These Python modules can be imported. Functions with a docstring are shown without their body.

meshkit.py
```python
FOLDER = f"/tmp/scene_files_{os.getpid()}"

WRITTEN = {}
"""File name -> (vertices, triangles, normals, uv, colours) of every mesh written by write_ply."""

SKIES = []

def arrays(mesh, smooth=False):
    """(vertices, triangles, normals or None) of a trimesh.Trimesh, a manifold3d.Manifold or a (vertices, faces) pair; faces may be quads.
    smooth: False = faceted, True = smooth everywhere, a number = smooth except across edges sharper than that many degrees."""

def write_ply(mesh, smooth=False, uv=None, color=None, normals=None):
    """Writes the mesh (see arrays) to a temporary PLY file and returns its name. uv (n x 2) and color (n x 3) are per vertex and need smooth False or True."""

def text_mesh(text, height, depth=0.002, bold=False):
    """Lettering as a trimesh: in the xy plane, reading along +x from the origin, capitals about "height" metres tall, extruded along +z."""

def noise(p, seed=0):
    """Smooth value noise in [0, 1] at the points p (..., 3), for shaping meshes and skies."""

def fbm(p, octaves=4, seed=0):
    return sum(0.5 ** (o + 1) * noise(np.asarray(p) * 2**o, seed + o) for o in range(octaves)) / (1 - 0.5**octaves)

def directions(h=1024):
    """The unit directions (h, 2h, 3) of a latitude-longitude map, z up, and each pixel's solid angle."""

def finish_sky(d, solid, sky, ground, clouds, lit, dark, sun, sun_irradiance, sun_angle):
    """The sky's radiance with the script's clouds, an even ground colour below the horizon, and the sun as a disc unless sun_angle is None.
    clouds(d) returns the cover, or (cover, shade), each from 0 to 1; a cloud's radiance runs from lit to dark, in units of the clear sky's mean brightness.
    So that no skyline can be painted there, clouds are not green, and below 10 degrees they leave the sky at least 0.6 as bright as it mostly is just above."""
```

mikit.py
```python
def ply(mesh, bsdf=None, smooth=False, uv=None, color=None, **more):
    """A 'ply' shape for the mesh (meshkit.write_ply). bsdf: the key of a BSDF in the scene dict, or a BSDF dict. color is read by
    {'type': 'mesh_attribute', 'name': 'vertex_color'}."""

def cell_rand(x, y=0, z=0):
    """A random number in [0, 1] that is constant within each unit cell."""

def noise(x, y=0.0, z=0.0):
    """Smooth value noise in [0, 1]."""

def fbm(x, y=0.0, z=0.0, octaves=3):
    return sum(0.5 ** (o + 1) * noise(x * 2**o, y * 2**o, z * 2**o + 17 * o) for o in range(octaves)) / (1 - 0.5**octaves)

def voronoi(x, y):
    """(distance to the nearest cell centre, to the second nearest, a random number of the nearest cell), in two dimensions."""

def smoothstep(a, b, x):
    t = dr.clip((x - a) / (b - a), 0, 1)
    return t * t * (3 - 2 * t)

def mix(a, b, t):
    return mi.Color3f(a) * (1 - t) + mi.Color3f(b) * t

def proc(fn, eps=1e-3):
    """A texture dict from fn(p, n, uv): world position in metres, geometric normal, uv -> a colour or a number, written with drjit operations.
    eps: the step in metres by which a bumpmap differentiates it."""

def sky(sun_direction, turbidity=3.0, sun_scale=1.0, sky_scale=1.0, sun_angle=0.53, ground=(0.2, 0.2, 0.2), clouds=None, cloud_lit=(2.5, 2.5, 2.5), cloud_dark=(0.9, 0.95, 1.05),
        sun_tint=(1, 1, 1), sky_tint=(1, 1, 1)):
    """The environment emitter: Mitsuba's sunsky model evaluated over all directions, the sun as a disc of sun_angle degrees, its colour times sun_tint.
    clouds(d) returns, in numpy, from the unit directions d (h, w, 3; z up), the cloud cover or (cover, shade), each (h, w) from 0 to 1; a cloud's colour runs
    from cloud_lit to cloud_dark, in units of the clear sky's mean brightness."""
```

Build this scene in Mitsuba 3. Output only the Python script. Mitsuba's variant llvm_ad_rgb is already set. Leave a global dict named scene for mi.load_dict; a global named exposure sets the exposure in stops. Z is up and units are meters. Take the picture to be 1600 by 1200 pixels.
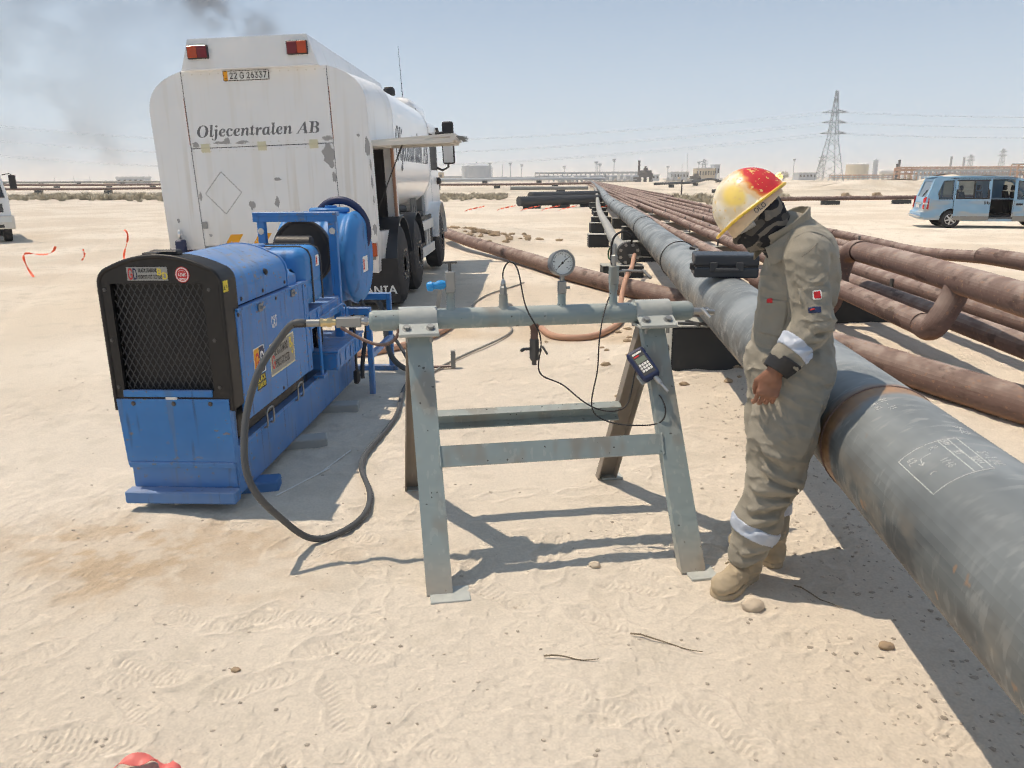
import math, random
import numpy as np, trimesh, manifold3d as m3
import drjit as dr, mitsuba as mi, mikit, meshkit
from mikit import proc, fbm, noise, voronoi, smoothstep, mix, cell_rand
from scipy.interpolate import CubicSpline
T = mi.ScalarTransform4f
scene, labels = {}, {}
RNG = np.random.default_rng(7)

# ------------------------------------------------------------------ camera, sky, exposure
CAM_H = 1.62
_p, _r = math.atan(321 / 1186.0), 0.0061
scene['camera'] = {'type': 'perspective', 'fov': 2 * math.degrees(math.atan(800 / 1186.0)), 'fov_axis': 'x',
                   'near_clip': 0.05, 'far_clip': 20000.0,
                   'to_world': T().look_at(origin=[0, 0, CAM_H], target=[0, math.cos(_p), CAM_H - math.sin(_p)],
                                           up=[math.sin(_r), 0, math.cos(_r)])}
SUN = (-0.40, 0.12, 0.97)


def smoke(d):
    az = np.degrees(np.arctan2(d[..., 0], d[..., 1])); el = np.degrees(np.arcsin(np.clip(d[..., 2], -1, 1)))
    q = np.stack([az * 0.16, el * 0.22, 0 * az], -1)
    n = meshkit.fbm(q + 3.1, 5, 3); n2 = meshkit.fbm(q * 3.3 + 9.0, 4, 5)
    sm = lambda a, b, x: (lambda t: t * t * (3 - 2 * t))(np.clip((x - a) / (b - a), 0, 1))
    # a smoke bank drifting over the western half of the sky, thinning upwards, and the denser plume that feeds it
    bank = sm(-12, -34, az + (n - .5) * 18) * sm(70, 10, el) * (.30 + .62 * n)
    veil = .34 + .46 * sm(16, 0, el)                                            # pale dust veil all round, thicker towards the horizon
    cx = -18.0 - (el - 10) * 1.15
    wid = 2.4 + 0.16 * np.abs(el - 9)
    pl = np.exp(-((az - cx + (n - .5) * 4) / wid) ** 2) * sm(6.5, 10.0, el) * sm(30, 13, el)
    plume = sm(.40, .75, n2 * .75 + n * .35) * pl
    far = np.exp(-((az + 26.4 + (n2 - .5) * 2 + el * .3) / 1.0) ** 2) * sm(.6, 1.4, el) * sm(4.6, 1.6, el) * sm(.3, .7, n2 + .12)
    dark = np.clip(bank * .62 * sm(.22, .80, n2 * .75 + n * .3) + bank * .06 + plume * 1.0 + far * .40, 0, 1)
    cover = np.clip(veil + bank * .4 + plume * .45 + far * .25, 0, .97); shade = np.clip(dark / np.maximum(cover, 1e-3), 0, 1)
    return cover, shade


scene['sky'] = mikit.sky(SUN, turbidity=4.0, sun_scale=1.0, sky_scale=1.0, ground=(.38, .32, .25), clouds=smoke,
                         cloud_lit=(2.12, 2.50, 2.84), cloud_dark=(.62, .68, .76))
exposure = 1.3

# ------------------------------------------------------------------ materials
def rgb(c):
    return {'type': 'rgb', 'value': [float(v) for v in c]}


def mat(name, color, rough=.5, metal=0., spec=.5, two=False, **k):
    b = {'type': 'principled', 'base_color': rgb(color) if isinstance(color, (tuple, list)) else proc(color),
         'roughness': rough, 'metallic': metal, 'specular': spec, **k}
    scene[name] = {'type': 'twosided', 'bsdf': b} if two else b
    return name


def bumped(name, fn, height, eps=2e-3):
    b = scene.pop(name)
    scene[name] = {'type': 'bumpmap', 'arbitrary': proc(fn, eps), 'scale': height, 'bsdf': b}


def c_sand(p, n, uv):
    x, y = p.x, p.y
    a = fbm(x * .55, y * .55, 0, 4); b = fbm(x * 6, y * 6, 3, 3); far = fbm(x * .045, y * .045, 1, 4)
    c = mix((.495, .434, .355), (.575, .522, .446), smoothstep(.3, .7, a))
    c = mix(c, (.42, .38, .31), .55 * smoothstep(.55, .8, b))
    c = mix(c, (.555, .505, .43), smoothstep(.42, .62, far) * .5)
    plain = smoothstep(.50, .66, fbm(x * .035 + 3, y * .11, 7, 4)) * smoothstep(45, 80, y)              # darker crusted soil out on the plain
    c = mix(c, (.40, .365, .30), .6 * plain)
    # damp, darker patch spilled before the machine
    e = dr.sqrt(dr.square((x + 1.75) / 1.15) + dr.square((y - 3.1) / .5)) + (fbm(x * 2.3, y * 2.3, 5, 4) - .5) * 1.3
    c = mix(c, (.40, .305, .205), (.30 + .5 * smoothstep(.35, .65, fbm(x * 11, y * 11, 6, 4))) * smoothstep(1.15, .25, e))
    e2 = dr.sqrt(dr.square((x - .6) / 1.5) + dr.square((y - 8.2) / .8)) + (fbm(x * 1.7, y * 1.7, 8, 4) - .5) * 1.2
    c = mix(c, (.44, .345, .235), .6 * smoothstep(1.0, .4, e2))
    # dark litter of coating flakes along the big pipe
    e3 = dr.abs(x - 1.35 - .1 * y) + (b - .5) * .8
    g = cell_rand(dr.floor(x * 150 + 9 * b), dr.floor(y * 80 + 7 * a), 2)
    c = mix(c, (.14, .115, .09), dr.select((g > .985) & (y < 14), .5, 0.) * smoothstep(.75, .1, e3))
    return c * (0.93 + 0.14 * noise(x * 160, y * 160, 2))


def b_sand(p, n, uv):
    x, y = p.x, p.y
    return .55 * fbm(x * 26, y * 26, 0, 3) + .45 * fbm(x * 95, y * 95, 4, 2) + .6 * smoothstep(.62, .8, noise(x * 48, y * 48, 9))


mat('m_sand', c_sand, rough=.95, spec=.15); bumped('m_sand', b_sand, .0055, 3e-3)
mat('m_dirt', (.34, .26, .18), rough=.95, spec=.1)
mat('m_pebble', lambda p, n, uv: mix((.30, .26, .215), (.55, .49, .41), cell_rand(dr.floor(p.x * 12), dr.floor(p.y * 12), 1)), rough=.9)
mat('m_rock', (.50, .43, .34), rough=.92)
mat('m_brush', lambda p, n, uv: mix((.33, .305, .23), (.50, .455, .365), noise(p.x * 1.3, p.y * 1.3, p.z * 3)), rough=.95, two=True)


def c_blue(p, n, uv):
    a = fbm(p.x * 5, p.y * 5, p.z * 5, 4); s = fbm(p.x * 30, p.y * 30, p.z * 7, 3)
    c = mix((.018, .142, .42), (.038, .21, .545), a)
    r_ = fbm(p.x * 22 + p.y * 22, p.z * 1.4, 3, 4)
    c = mix(c, (.10, .15, .22), .40 * smoothstep(.58, .76, r_))
    c = mix(c, (.018, .028, .05), .5 * smoothstep(.66, .78, fbm(p.x * 28 + 5, p.z * 2.2, p.y * 28, 3)))
    c = mix(c, (.20, .17, .14), .8 * smoothstep(.70, .735, fbm(p.x * 55, p.y * 55, p.z * 55, 2)) * smoothstep(.45, .62, a))
    dust = smoothstep(.35, .9, n.z) * (.10 + .28 * fbm(p.x * 9, p.y * 9, 2, 3)) + .30 * smoothstep(.42, .05, p.z) * fbm(p.x * 7, p.y * 7, p.z * 7, 3)
    return mix(c, (.48, .43, .36), dust)


mat('m_blue', c_blue, rough=.42)
bumped('m_blue', lambda p, n, uv: fbm(p.x * 9, p.y * 9, p.z * 9, 2), .004)
mat('m_bluetank', lambda p, n, uv: mix((.02, .15, .42), (.04, .215, .53), fbm(p.x * 4, p.y * 4, p.z * 4, 3)) * (1 - .35 * smoothstep(.6, .75, fbm(p.x * 14, p.y * 14, p.z * 5, 3))), rough=.5)


def c_white(p, n, uv):
    a = fbm(p.x * 2.2, p.y * 2.2, p.z * .7, 4); s = fbm(p.x * 12, p.y * 12, p.z * 1.1, 3)
    c = mix((.72, .735, .745), (.775, .79, .80), a)
    c = mix(c, (.60, .57, .50), .22 * smoothstep(.52, .75, s))
    c = mix(c, (.55, .47, .36), .55 * smoothstep(1.5, .5, p.z) * (.35 + .65 * a))
    c = mix(c, (.50, .44, .35), .38 * smoothstep(.55, .78, fbm(p.x * 16 + 2, p.y * 16, p.z * .6, 3)) * smoothstep(3.2, 1.0, p.z))
    chip = fbm(p.x * 7 + 3, p.y * 7, p.z * 7 + 11, 3)
    return mix(c, (.36, .35, .34), .9 * smoothstep(.93, .95, chip))


mat('m_white', c_white, rough=.38, clearcoat=.25)
mat('m_whitegloss', lambda p, n, uv: mix((.74, .74, .73), (.80, .80, .79), fbm(p.x * 2, p.y * 2, p.z * 2, 3)), rough=.16, clearcoat=.7)


def c_stand(p, n, uv):
    a = fbm(p.x * 6, p.y * 6, p.z * 6, 4); k = fbm(p.x * 48, p.y * 48, p.z * 48, 3); w = fbm(p.x * 11 + 4, p.y * 11, p.z * 3, 3)
    c = mix((.20, .26, .272), (.25, .312, .322), a)
    c = mix(c, (.40, .42, .39), .5 * smoothstep(.2, .9, n.z))
    c = mix(c, (.23, .185, .14), .55 * smoothstep(.48, .72, w))
    c = mix(c, (.42, .44, .42), .22 * smoothstep(.64, .70, fbm(p.x * 60, p.y * 60, p.z * 9, 2)))
    c = mix(c, (.06, .055, .05), .85 * smoothstep(.785, .80, k))
    return mix(c, (.42, .35, .27), .6 * smoothstep(.22, .0, p.z))


mat('m_stand', c_stand, rough=.45); bumped('m_stand', lambda p, n, uv: fbm(p.x * 40, p.y * 40, p.z * 40, 2), .0025)
mat('m_standdirty', lambda p, n, uv: mix((.20, .16, .125), (.30, .28, .25), fbm(p.x * 9, p.y * 9, p.z * 4, 4)), rough=.7)
mat('m_clamp', lambda p, n, uv: mix((.33, .36, .35), (.46, .48, .46), fbm(p.x * 25, p.y * 25, p.z * 25, 3)), rough=.4)


def c_blackpipe(p, n, uv):
    s = p.x * .1 + p.y * .995; l = dr.sqrt(dr.square(n.x) + dr.square(n.y) + 1e-6)
    a = fbm(p.x * 3, p.y * 2, p.z * 3, 4); k = fbm(p.x * 30, s * 6, p.z * 30, 3); f = fbm(p.x * 9 + 7, p.y * 14, p.z * 9, 4)
    c = mix((.046, .058, .066), (.135, .152, .160), smoothstep(.25, .75, a) * .5 + .5 * k)
    c = mix(c, (.22, .23, .23), .75 * smoothstep(.52, .70, fbm(p.x * 14, s * 40, p.z * 14, 3)) * smoothstep(.35, .6, a))
    c = mix(c, (.032, .038, .045), .65 * smoothstep(.46, .66, fbm(p.x * 7 + 11, p.y * 5, p.z * 7, 4)))
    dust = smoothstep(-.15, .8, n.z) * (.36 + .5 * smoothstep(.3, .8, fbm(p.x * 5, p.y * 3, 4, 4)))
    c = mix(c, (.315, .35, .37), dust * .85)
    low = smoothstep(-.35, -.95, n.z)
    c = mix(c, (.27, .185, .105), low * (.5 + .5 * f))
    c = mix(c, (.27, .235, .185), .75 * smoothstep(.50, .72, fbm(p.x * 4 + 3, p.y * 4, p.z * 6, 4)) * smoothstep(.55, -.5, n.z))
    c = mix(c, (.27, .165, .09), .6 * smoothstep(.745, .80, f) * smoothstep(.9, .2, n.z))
    d = dr.abs(s - 2.885 - .02 * p.z + (f - .5) * .09)                       # rusted field joint beside the worker
    c = mix(c, mix((.25, .115, .04), (.40, .225, .10), k), .95 * (.55 + .45 * k) * smoothstep(.105, .03, d))
    return c


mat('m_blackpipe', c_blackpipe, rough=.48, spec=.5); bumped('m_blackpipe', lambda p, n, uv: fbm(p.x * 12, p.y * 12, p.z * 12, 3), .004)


def c_rust(p, n, uv):
    a = fbm(p.x * 3, p.y * 3, p.z * 3, 4); k = fbm(p.x * 35, p.y * 35, p.z * 35, 3)
    c = mix((.105, .064, .055), (.195, .130, .115), a * .5 + k * .5)
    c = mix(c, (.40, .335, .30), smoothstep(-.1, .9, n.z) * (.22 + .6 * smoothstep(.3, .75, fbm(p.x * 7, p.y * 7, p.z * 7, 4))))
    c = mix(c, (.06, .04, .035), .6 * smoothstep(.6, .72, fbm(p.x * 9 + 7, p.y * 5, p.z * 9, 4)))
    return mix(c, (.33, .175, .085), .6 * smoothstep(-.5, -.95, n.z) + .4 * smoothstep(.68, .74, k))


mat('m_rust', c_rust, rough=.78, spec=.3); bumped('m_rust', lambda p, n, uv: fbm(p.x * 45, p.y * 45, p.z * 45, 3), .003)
mat('m_greypipe', lambda p, n, uv: mix((.16, .17, .17), (.36, .35, .32), smoothstep(.1, .9, n.z) * .7 + .3 * fbm(p.x * 6, p.y * 6, p.z * 6, 3)), rough=.5)
mat('m_fabric', lambda p, n, uv: mix((.232, .217, .180), (.300, .282, .240), fbm(p.x * 7, p.y * 7, p.z * 7, 4)) * (.93 + .14 * noise(p.x * 600, p.y * 600, p.z * 600)), rough=.92, sheen=.3, spec=.2)
bumped('m_fabric', lambda p, n, uv: (lambda k: k * k * k)(1 - dr.abs(2 * fbm(p.x * 9 + p.z * 5, p.y * 9, p.z * 13, 2) - 1)) + .25 * fbm(p.x * 40, p.y * 40, p.z * 40, 2), .011)
mat('m_suede', lambda p, n, uv: mix((.33, .27, .185), (.46, .39, .285), fbm(p.x * 22, p.y * 22, p.z * 22, 4)), rough=.95, spec=.15)
bumped('m_suede', lambda p, n, uv: fbm(p.x * 55, p.y * 55, p.z * 55, 3), .0035)
mat('m_skin', lambda p, n, uv: mix((.19, .085, .052), (.285, .145, .095), fbm(p.x * 40, p.y * 40, p.z * 40, 3)), rough=.5, spec=.4)


def c_helmet(p, n, uv):
    # painted blotches, in the shell's own frame (front is -x, rear up to +x)
    a = fbm(p.x * 18, p.y * 18, p.z * 18, 3) - .5; k = fbm(p.x * 70, p.y * 70, p.z * 70, 3)
    c = mix((.76, .72, .62), (.66, .57, .40), smoothstep(.4, .7, a + .5))
    e = dr.sqrt(dr.square((p.x - .825) / .042) + dr.square((p.z - 1.55) / .048)) + a * .9
    c = mix(c, (.80, .60, .12), .9 * smoothstep(1.2, .6, e))
    e = dr.sqrt(dr.square((p.x - .938) / .078) + dr.square((p.z - 1.622) / .066)) + a * .9
    c = mix(c, (.55, .028, .030), smoothstep(1.12, .95, e))
    c = mix(c, (.72, .38, .05), smoothstep(.3, .1, dr.abs(e - 1.1)) * .55)
    return mix(c, (.75, .55, .20), .8 * smoothstep(.66, .70, k))


mat('m_helmet', c_helmet, rough=.3, clearcoat=.4)


def c_camo(p, n, uv):
    u = p.x * .8 + p.z * .6; v = p.x * .6 - p.z * .8
    q = fbm(u * 16, v * 42 + 2 * noise(u * 20, v * 20, 1), p.y * 16, 2)
    c = mix((.014, .015, .019), (.155, .14, .12), smoothstep(.575, .61, q))
    return mix(c, (.075, .07, .062), smoothstep(.60, .62, fbm(u * 20 + 9, v * 30, p.y * 20, 2)))


mat('m_camo', c_camo, rough=.9)
mat('m_band', lambda p, n, uv: mix((.36, .42, .52), (.46, .51, .60), fbm(p.x * 30, p.y * 30, p.z * 30, 3)), rough=.45)
for _n, _c, _ro, _me in [
    ('black', (.018, .018, .02), .5, 0), ('blackpaint', (.007, .007, .008), .5, 0), ('flake', (.33, .33, .33), .7, 0), ('charcoal', (.042, .045, .05), .55, 0), ('rubber', (.022, .022, .024), .7, 0),
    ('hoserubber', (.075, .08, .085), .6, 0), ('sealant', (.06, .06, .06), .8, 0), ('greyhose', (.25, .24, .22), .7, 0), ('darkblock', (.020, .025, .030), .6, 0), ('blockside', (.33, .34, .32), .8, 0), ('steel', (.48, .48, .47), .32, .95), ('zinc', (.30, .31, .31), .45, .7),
    ('chrome', (.75, .75, .75), .12, 1.), ('brass', (.62, .50, .28), .3, .9), ('darksteel', (.10, .10, .10), .5, .6), ('offwhite', (.62, .60, .55), .5, 0), ('paper', (.70, .70, .68), .6, 0),
    ('navy', (.012, .022, .075), .5, 0), ('inkgrey', (.13, .135, .145), .6, 0), ('platewhite', (.66, .68, .68), .5, 0), ('orange', (.72, .33, .01), .5, 0), ('tapeorange', (.75, .09, .03), .5, 0),
    ('tapepink', (.70, .17, .15), .5, 0), ('redlens', (.16, .006, .010), .15, 0), ('orangelens', (.42, .055, .008), .15, 0), ('fadedred', (.42, .20, .14), .6, 0), ('red', (.50, .015, .02), .4, 0), ('yellow', (.70, .55, .03), .5, 0), ('paleyellow', (.62, .59, .42), .5, 0),
    ('case', (.022, .028, .038), .42, 0), ('copperhose', (.46, .27, .185), .6, 0), ('skyblue', (.02, .26, .62), .4, 0), ('gaugeface', (.62, .66, .66), .3, 0), ('woodgrey', (.36, .36, .34), .85, 0),
    ('bluewood', (.06, .16, .36), .7, 0), ('green', (.03, .10, .035), .6, 0), ('lcd', (.16, .19, .15), .3, 0), ('vanblue', (.24, .42, .60), .28, .25), ('vanlow', (.27, .26, .24), .5, .1),
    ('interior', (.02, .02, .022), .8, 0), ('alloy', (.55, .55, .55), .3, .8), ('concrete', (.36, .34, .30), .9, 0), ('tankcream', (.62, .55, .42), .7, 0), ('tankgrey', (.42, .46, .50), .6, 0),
    ('rackorange', (.48, .28, .17), .8, 0), ('rackgrey', (.36, .38, .40), .7, 0), ('lattice', (.26, .28, .30), .5, .3), ('shed', (.55, .57, .58), .6, 0), ('brownbox', (.50, .42, .30), .8, 0), ('dkmachine', (.07, .065, .065), .7, 0),
    ('wire', (.36, .38, .40), .6, 0), ('sleeper', (.16, .14, .12), .9, 0), ('chalk', (.60, .61, .60), .9, 0), ('polished', (.72, .70, .66), .18, .9), ('cream', (.62, .50, .36), .6, 0), ('straw', (.20, .16, .11), .9, 0), ('rim', (.72, .48, .06), .35, 0)]:
    mat('m_' + _n, _c, rough=_ro, metal=_me)
mat('m_vanpaint', lambda p, n, uv: mix(mix((.20, .37, .54), (.27, .45, .62), fbm(p.x * 3, p.y * 3, p.z * 3, 3)), (.47, .43, .36), .75 * smoothstep(.42, .68, fbm(p.x * 1.6 + 4, p.y * 1.6, p.z * 5, 4)) * smoothstep(1.15, .5, p.z)), rough=.32, clearcoat=.3)
scene['m_glass'] = {'type': 'thindielectric'}
scene['m_tint'] = {'type': 'thindielectric', 'specular_transmittance': rgb((.55, .58, .58))}

# ------------------------------------------------------------------ mesh helpers
A = lambda *v: np.array(v, float)


def unit(v):
    v = np.asarray(v, float); return v / (np.linalg.norm(v) + 1e-12)


def cat(*ms):
    ms = [m for x in ms for m in (x if isinstance(x, (list, tuple)) else [x])]
    return trimesh.util.concatenate(ms)


def hull(pts):
    return trimesh.convex.convex_hull(np.asarray(pts, float))


def bx(x0, x1, y0, y1, z0, z1, b=0.):
    """box, edges chamfered by b"""
    if b <= 0:
        m = trimesh.creation.box((x1 - x0, y1 - y0, z1 - z0)); m.apply_translation(((x0 + x1) / 2, (y0 + y1) / 2, (z0 + z1) / 2)); return m
    b = min(b, .49 * min(x1 - x0, y1 - y0, z1 - z0)); P = []
    for X, sx in ((x0, 1), (x1, -1)):
        for Y, sy in ((y0, 1), (y1, -1)):
            for Z, sz in ((z0, 1), (z1, -1)):
                P += [(X, Y + sy * b, Z + sz * b), (X + sx * b, Y, Z + sz * b), (X + sx * b, Y + sy * b, Z)]
    return hull(P)


def frame(t):
    t = unit(t); a = A(0, 0, 1) if abs(t[2]) < .95 else A(1, 0, 0)
    u = unit(np.cross(a, t)); return u, np.cross(t, u)


def tube(path, r, n=10, cap=True):
    """round tube along a polyline; r a number or one per point"""
    P = np.asarray(path, float); r = np.broadcast_to(r, (len(P),)); D = np.gradient(P, axis=0); D /= np.linalg.norm(D, axis=1, keepdims=True) + 1e-12
    u, v = frame(D[0]); V = []
    for i in range(len(P)):
        u = unit(u - D[i] * (u @ D[i])); v = np.cross(D[i], u)
        a = np.arange(n) * 2 * np.pi / n
        V.append(P[i] + r[i] * (np.cos(a)[:, None] * u + np.sin(a)[:, None] * v))
    V = np.vstack(V); F = []
    i, j = np.meshgrid(np.arange(len(P) - 1), np.arange(n), indexing='ij'); k = (j + 1) % n
    a, b, c, d = i * n + j, i * n + k, (i + 1) * n + k, (i + 1) * n + j
    F = np.vstack([np.stack([a, b, c], -1).reshape(-1, 3), np.stack([a, c, d], -1).reshape(-1, 3)])
    if cap:
        m = len(V); V = np.vstack([V, P[0], P[-1]]); e = (len(P) - 1) * n; j = np.arange(n); k = (j + 1) % n
        F = np.vstack([F, np.stack([k, j, 0 * j + m], -1), np.stack([e + j, e + k, 0 * j + m + 1], -1)])
    return trimesh.Trimesh(V, F, process=False)


def cyl(p, q, r, r2=None, n=20, b=0.):
    p, q = A(*p), A(*q); r2 = r if r2 is None else r2
    if b > 0:
        d = unit(q - p); return tube([p, p + d * 1e-4, p + d * b, q - d * b, q - d * 1e-4, q], [r - b, r - b, r, r2, r2 - b, r2 - b], n)
    return tube([p, q], [r, r2], n)


def spl(pts, n=40):
    P = np.asarray(pts, float); s = np.r_[0, np.cumsum(np.linalg.norm(np.diff(P, axis=0), axis=1) ** .5)]
    return CubicSpline(s, P)(np.linspace(0, s[-1], n))


def lathe(prof, o=(0, 0, 0), ax=(0, 0, 1), n=28):
    """profile [(radius, height)] turned about ax through o"""
    o, ax = A(*o), unit(ax); return _lathe(prof, o, ax, n)


def _lathe(prof, o, ax, n):
    u, v = frame(ax); a = np.arange(n) * 2 * np.pi / n; ring = np.cos(a)[:, None] * u + np.sin(a)[:, None] * v
    V = np.vstack([o + ax * h + max(r, 1e-4) * ring for r, h in prof]); m = len(prof)
    i, j = np.meshgrid(np.arange(m - 1), np.arange(n), indexing='ij'); k = (j + 1) % n
    a_, b_, c_, d_ = i * n + j, i * n + k, (i + 1) * n + k, (i + 1) * n + j
    F = np.vstack([np.stack([a_, b_, c_], -1).reshape(-1, 3), np.stack([a_, c_, d_], -1).reshape(-1, 3)])
    q = len(V); V = np.vstack([V, o + ax * prof[0][1], o + ax * prof[-1][1]]); e = (m - 1) * n; j = np.arange(n); k = (j + 1) % n
    F = np.vstack([F, np.stack([k, j, 0 * j + q], -1), np.stack([e + j, e + k, 0 * j + q + 1], -1)])
    m_ = trimesh.Trimesh(V, F, process=False)
    if m_.volume < 0:
        m_.invert()
    return m_


def torus(c, ax, R, r, n=40, m=10, a0=0., a1=2 * np.pi):
    u, v = frame(ax); a = np.linspace(a0, a1, n); c = A(*c)
    return tube(c + R * (np.cos(a)[:, None] * u + np.sin(a)[:, None] * v), r, m)


def prism(poly, o, u, v, d, holes=()):
    """2D polygon (coordinates along u and v from o) pushed along d (a vector)"""
    from shapely.geometry import Polygon
    m = trimesh.creation.extrude_polygon(Polygon(poly, holes) if not hasattr(poly, 'geom_type') else poly, 1.0, engine='earcut')
    u, v, d = A(*u), A(*v), A(*d); M = np.eye(4); M[:3, 0], M[:3, 1], M[:3, 2], M[:3, 3] = u, v, d, A(*o)
    m.apply_transform(M)
    return m


def sheet(fn, nu, nv, thick, flip=False):
    """a thin shell from fn(u, v) -> point arrays, u, v in 0..1"""
    u, v = np.meshgrid(np.linspace(0, 1, nu), np.linspace(0, 1, nv), indexing='ij'); P = fn(u, v)
    du, dv = np.gradient(P, axis=0), np.gradient(P, axis=1); N = np.cross(du, dv); N /= np.linalg.norm(N, axis=-1, keepdims=True) + 1e-12
    a, b = (P + N * thick / 2).reshape(-1, 3), (P - N * thick / 2).reshape(-1, 3)
    i, j = np.meshgrid(np.arange(nu - 1), np.arange(nv - 1), indexing='ij'); q = lambda i, j: i * nv + j
    top = np.vstack([np.stack([q(i, j), q(i + 1, j), q(i + 1, j + 1)], -1).reshape(-1, 3), np.stack([q(i, j), q(i + 1, j + 1), q(i, j + 1)], -1).reshape(-1, 3)])
    m = nu * nv; F = [top, top[:, ::-1] + m]
    edge = np.r_[[q(i, 0) for i in range(nu)], [q(nu - 1, j) for j in range(1, nv)], [q(i, nv - 1) for i in range(nu - 2, -1, -1)], [q(0, j) for j in range(nv - 2, 0, -1)]]
    e2 = np.roll(edge, -1); F += [np.stack([edge, edge + m, e2 + m], -1), np.stack([edge, e2 + m, e2], -1)]
    return trimesh.Trimesh(np.vstack([a, b]), np.vstack(F), process=False)


def bar(p, q, w, h, up=(0, 0, 1), b=0.):
    """rectangular bar from p to q, w across, h along up"""
    p, q = A(*p), A(*q); d = unit(q - p); s = unit(np.cross(d, A(*up))); t = np.cross(s, d); L = np.linalg.norm(q - p)
    m = bx(-w / 2, w / 2, 0, L, -h / 2, h / 2, b); M = np.eye(4); M[:3, 0], M[:3, 1], M[:3, 2], M[:3, 3] = s, d, t, p
    m.apply_transform(M); return m


def channel(p, q, front, w, d, t=.008):
    """C-section from p to q: web of width w facing front, flanges d deep behind it"""
    p, q = A(*p), A(*q); ax = q - p; f = A(*front); f = unit(f - unit(ax) * (f @ unit(ax))); s = np.cross(unit(ax), f)
    P = [(-w / 2, 0), (w / 2, 0), (w / 2, -d), (w / 2 - t, -d), (w / 2 - t, -t), (-w / 2 + t, -t), (-w / 2 + t, -d), (-w / 2, -d)]
    return prism(P, p, s, f, ax)


def bolt(c, ax, r=.012, h=.010):
    c, ax = A(*c), unit(ax); return cat(cyl(c, c + ax * h, r, n=6), cyl(c - ax * .001, c + ax * .002, r * 1.45, n=14))


def pose(o=(0, 0, 0), yaw=0., roll=0., pitch=0.):
    """local (right, forward, up) to world; roll lifts the right side"""
    R = trimesh.transformations.euler_matrix(pitch, -roll, yaw, 'sxyz'); R[:3, 3] = A(*o); return R


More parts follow.
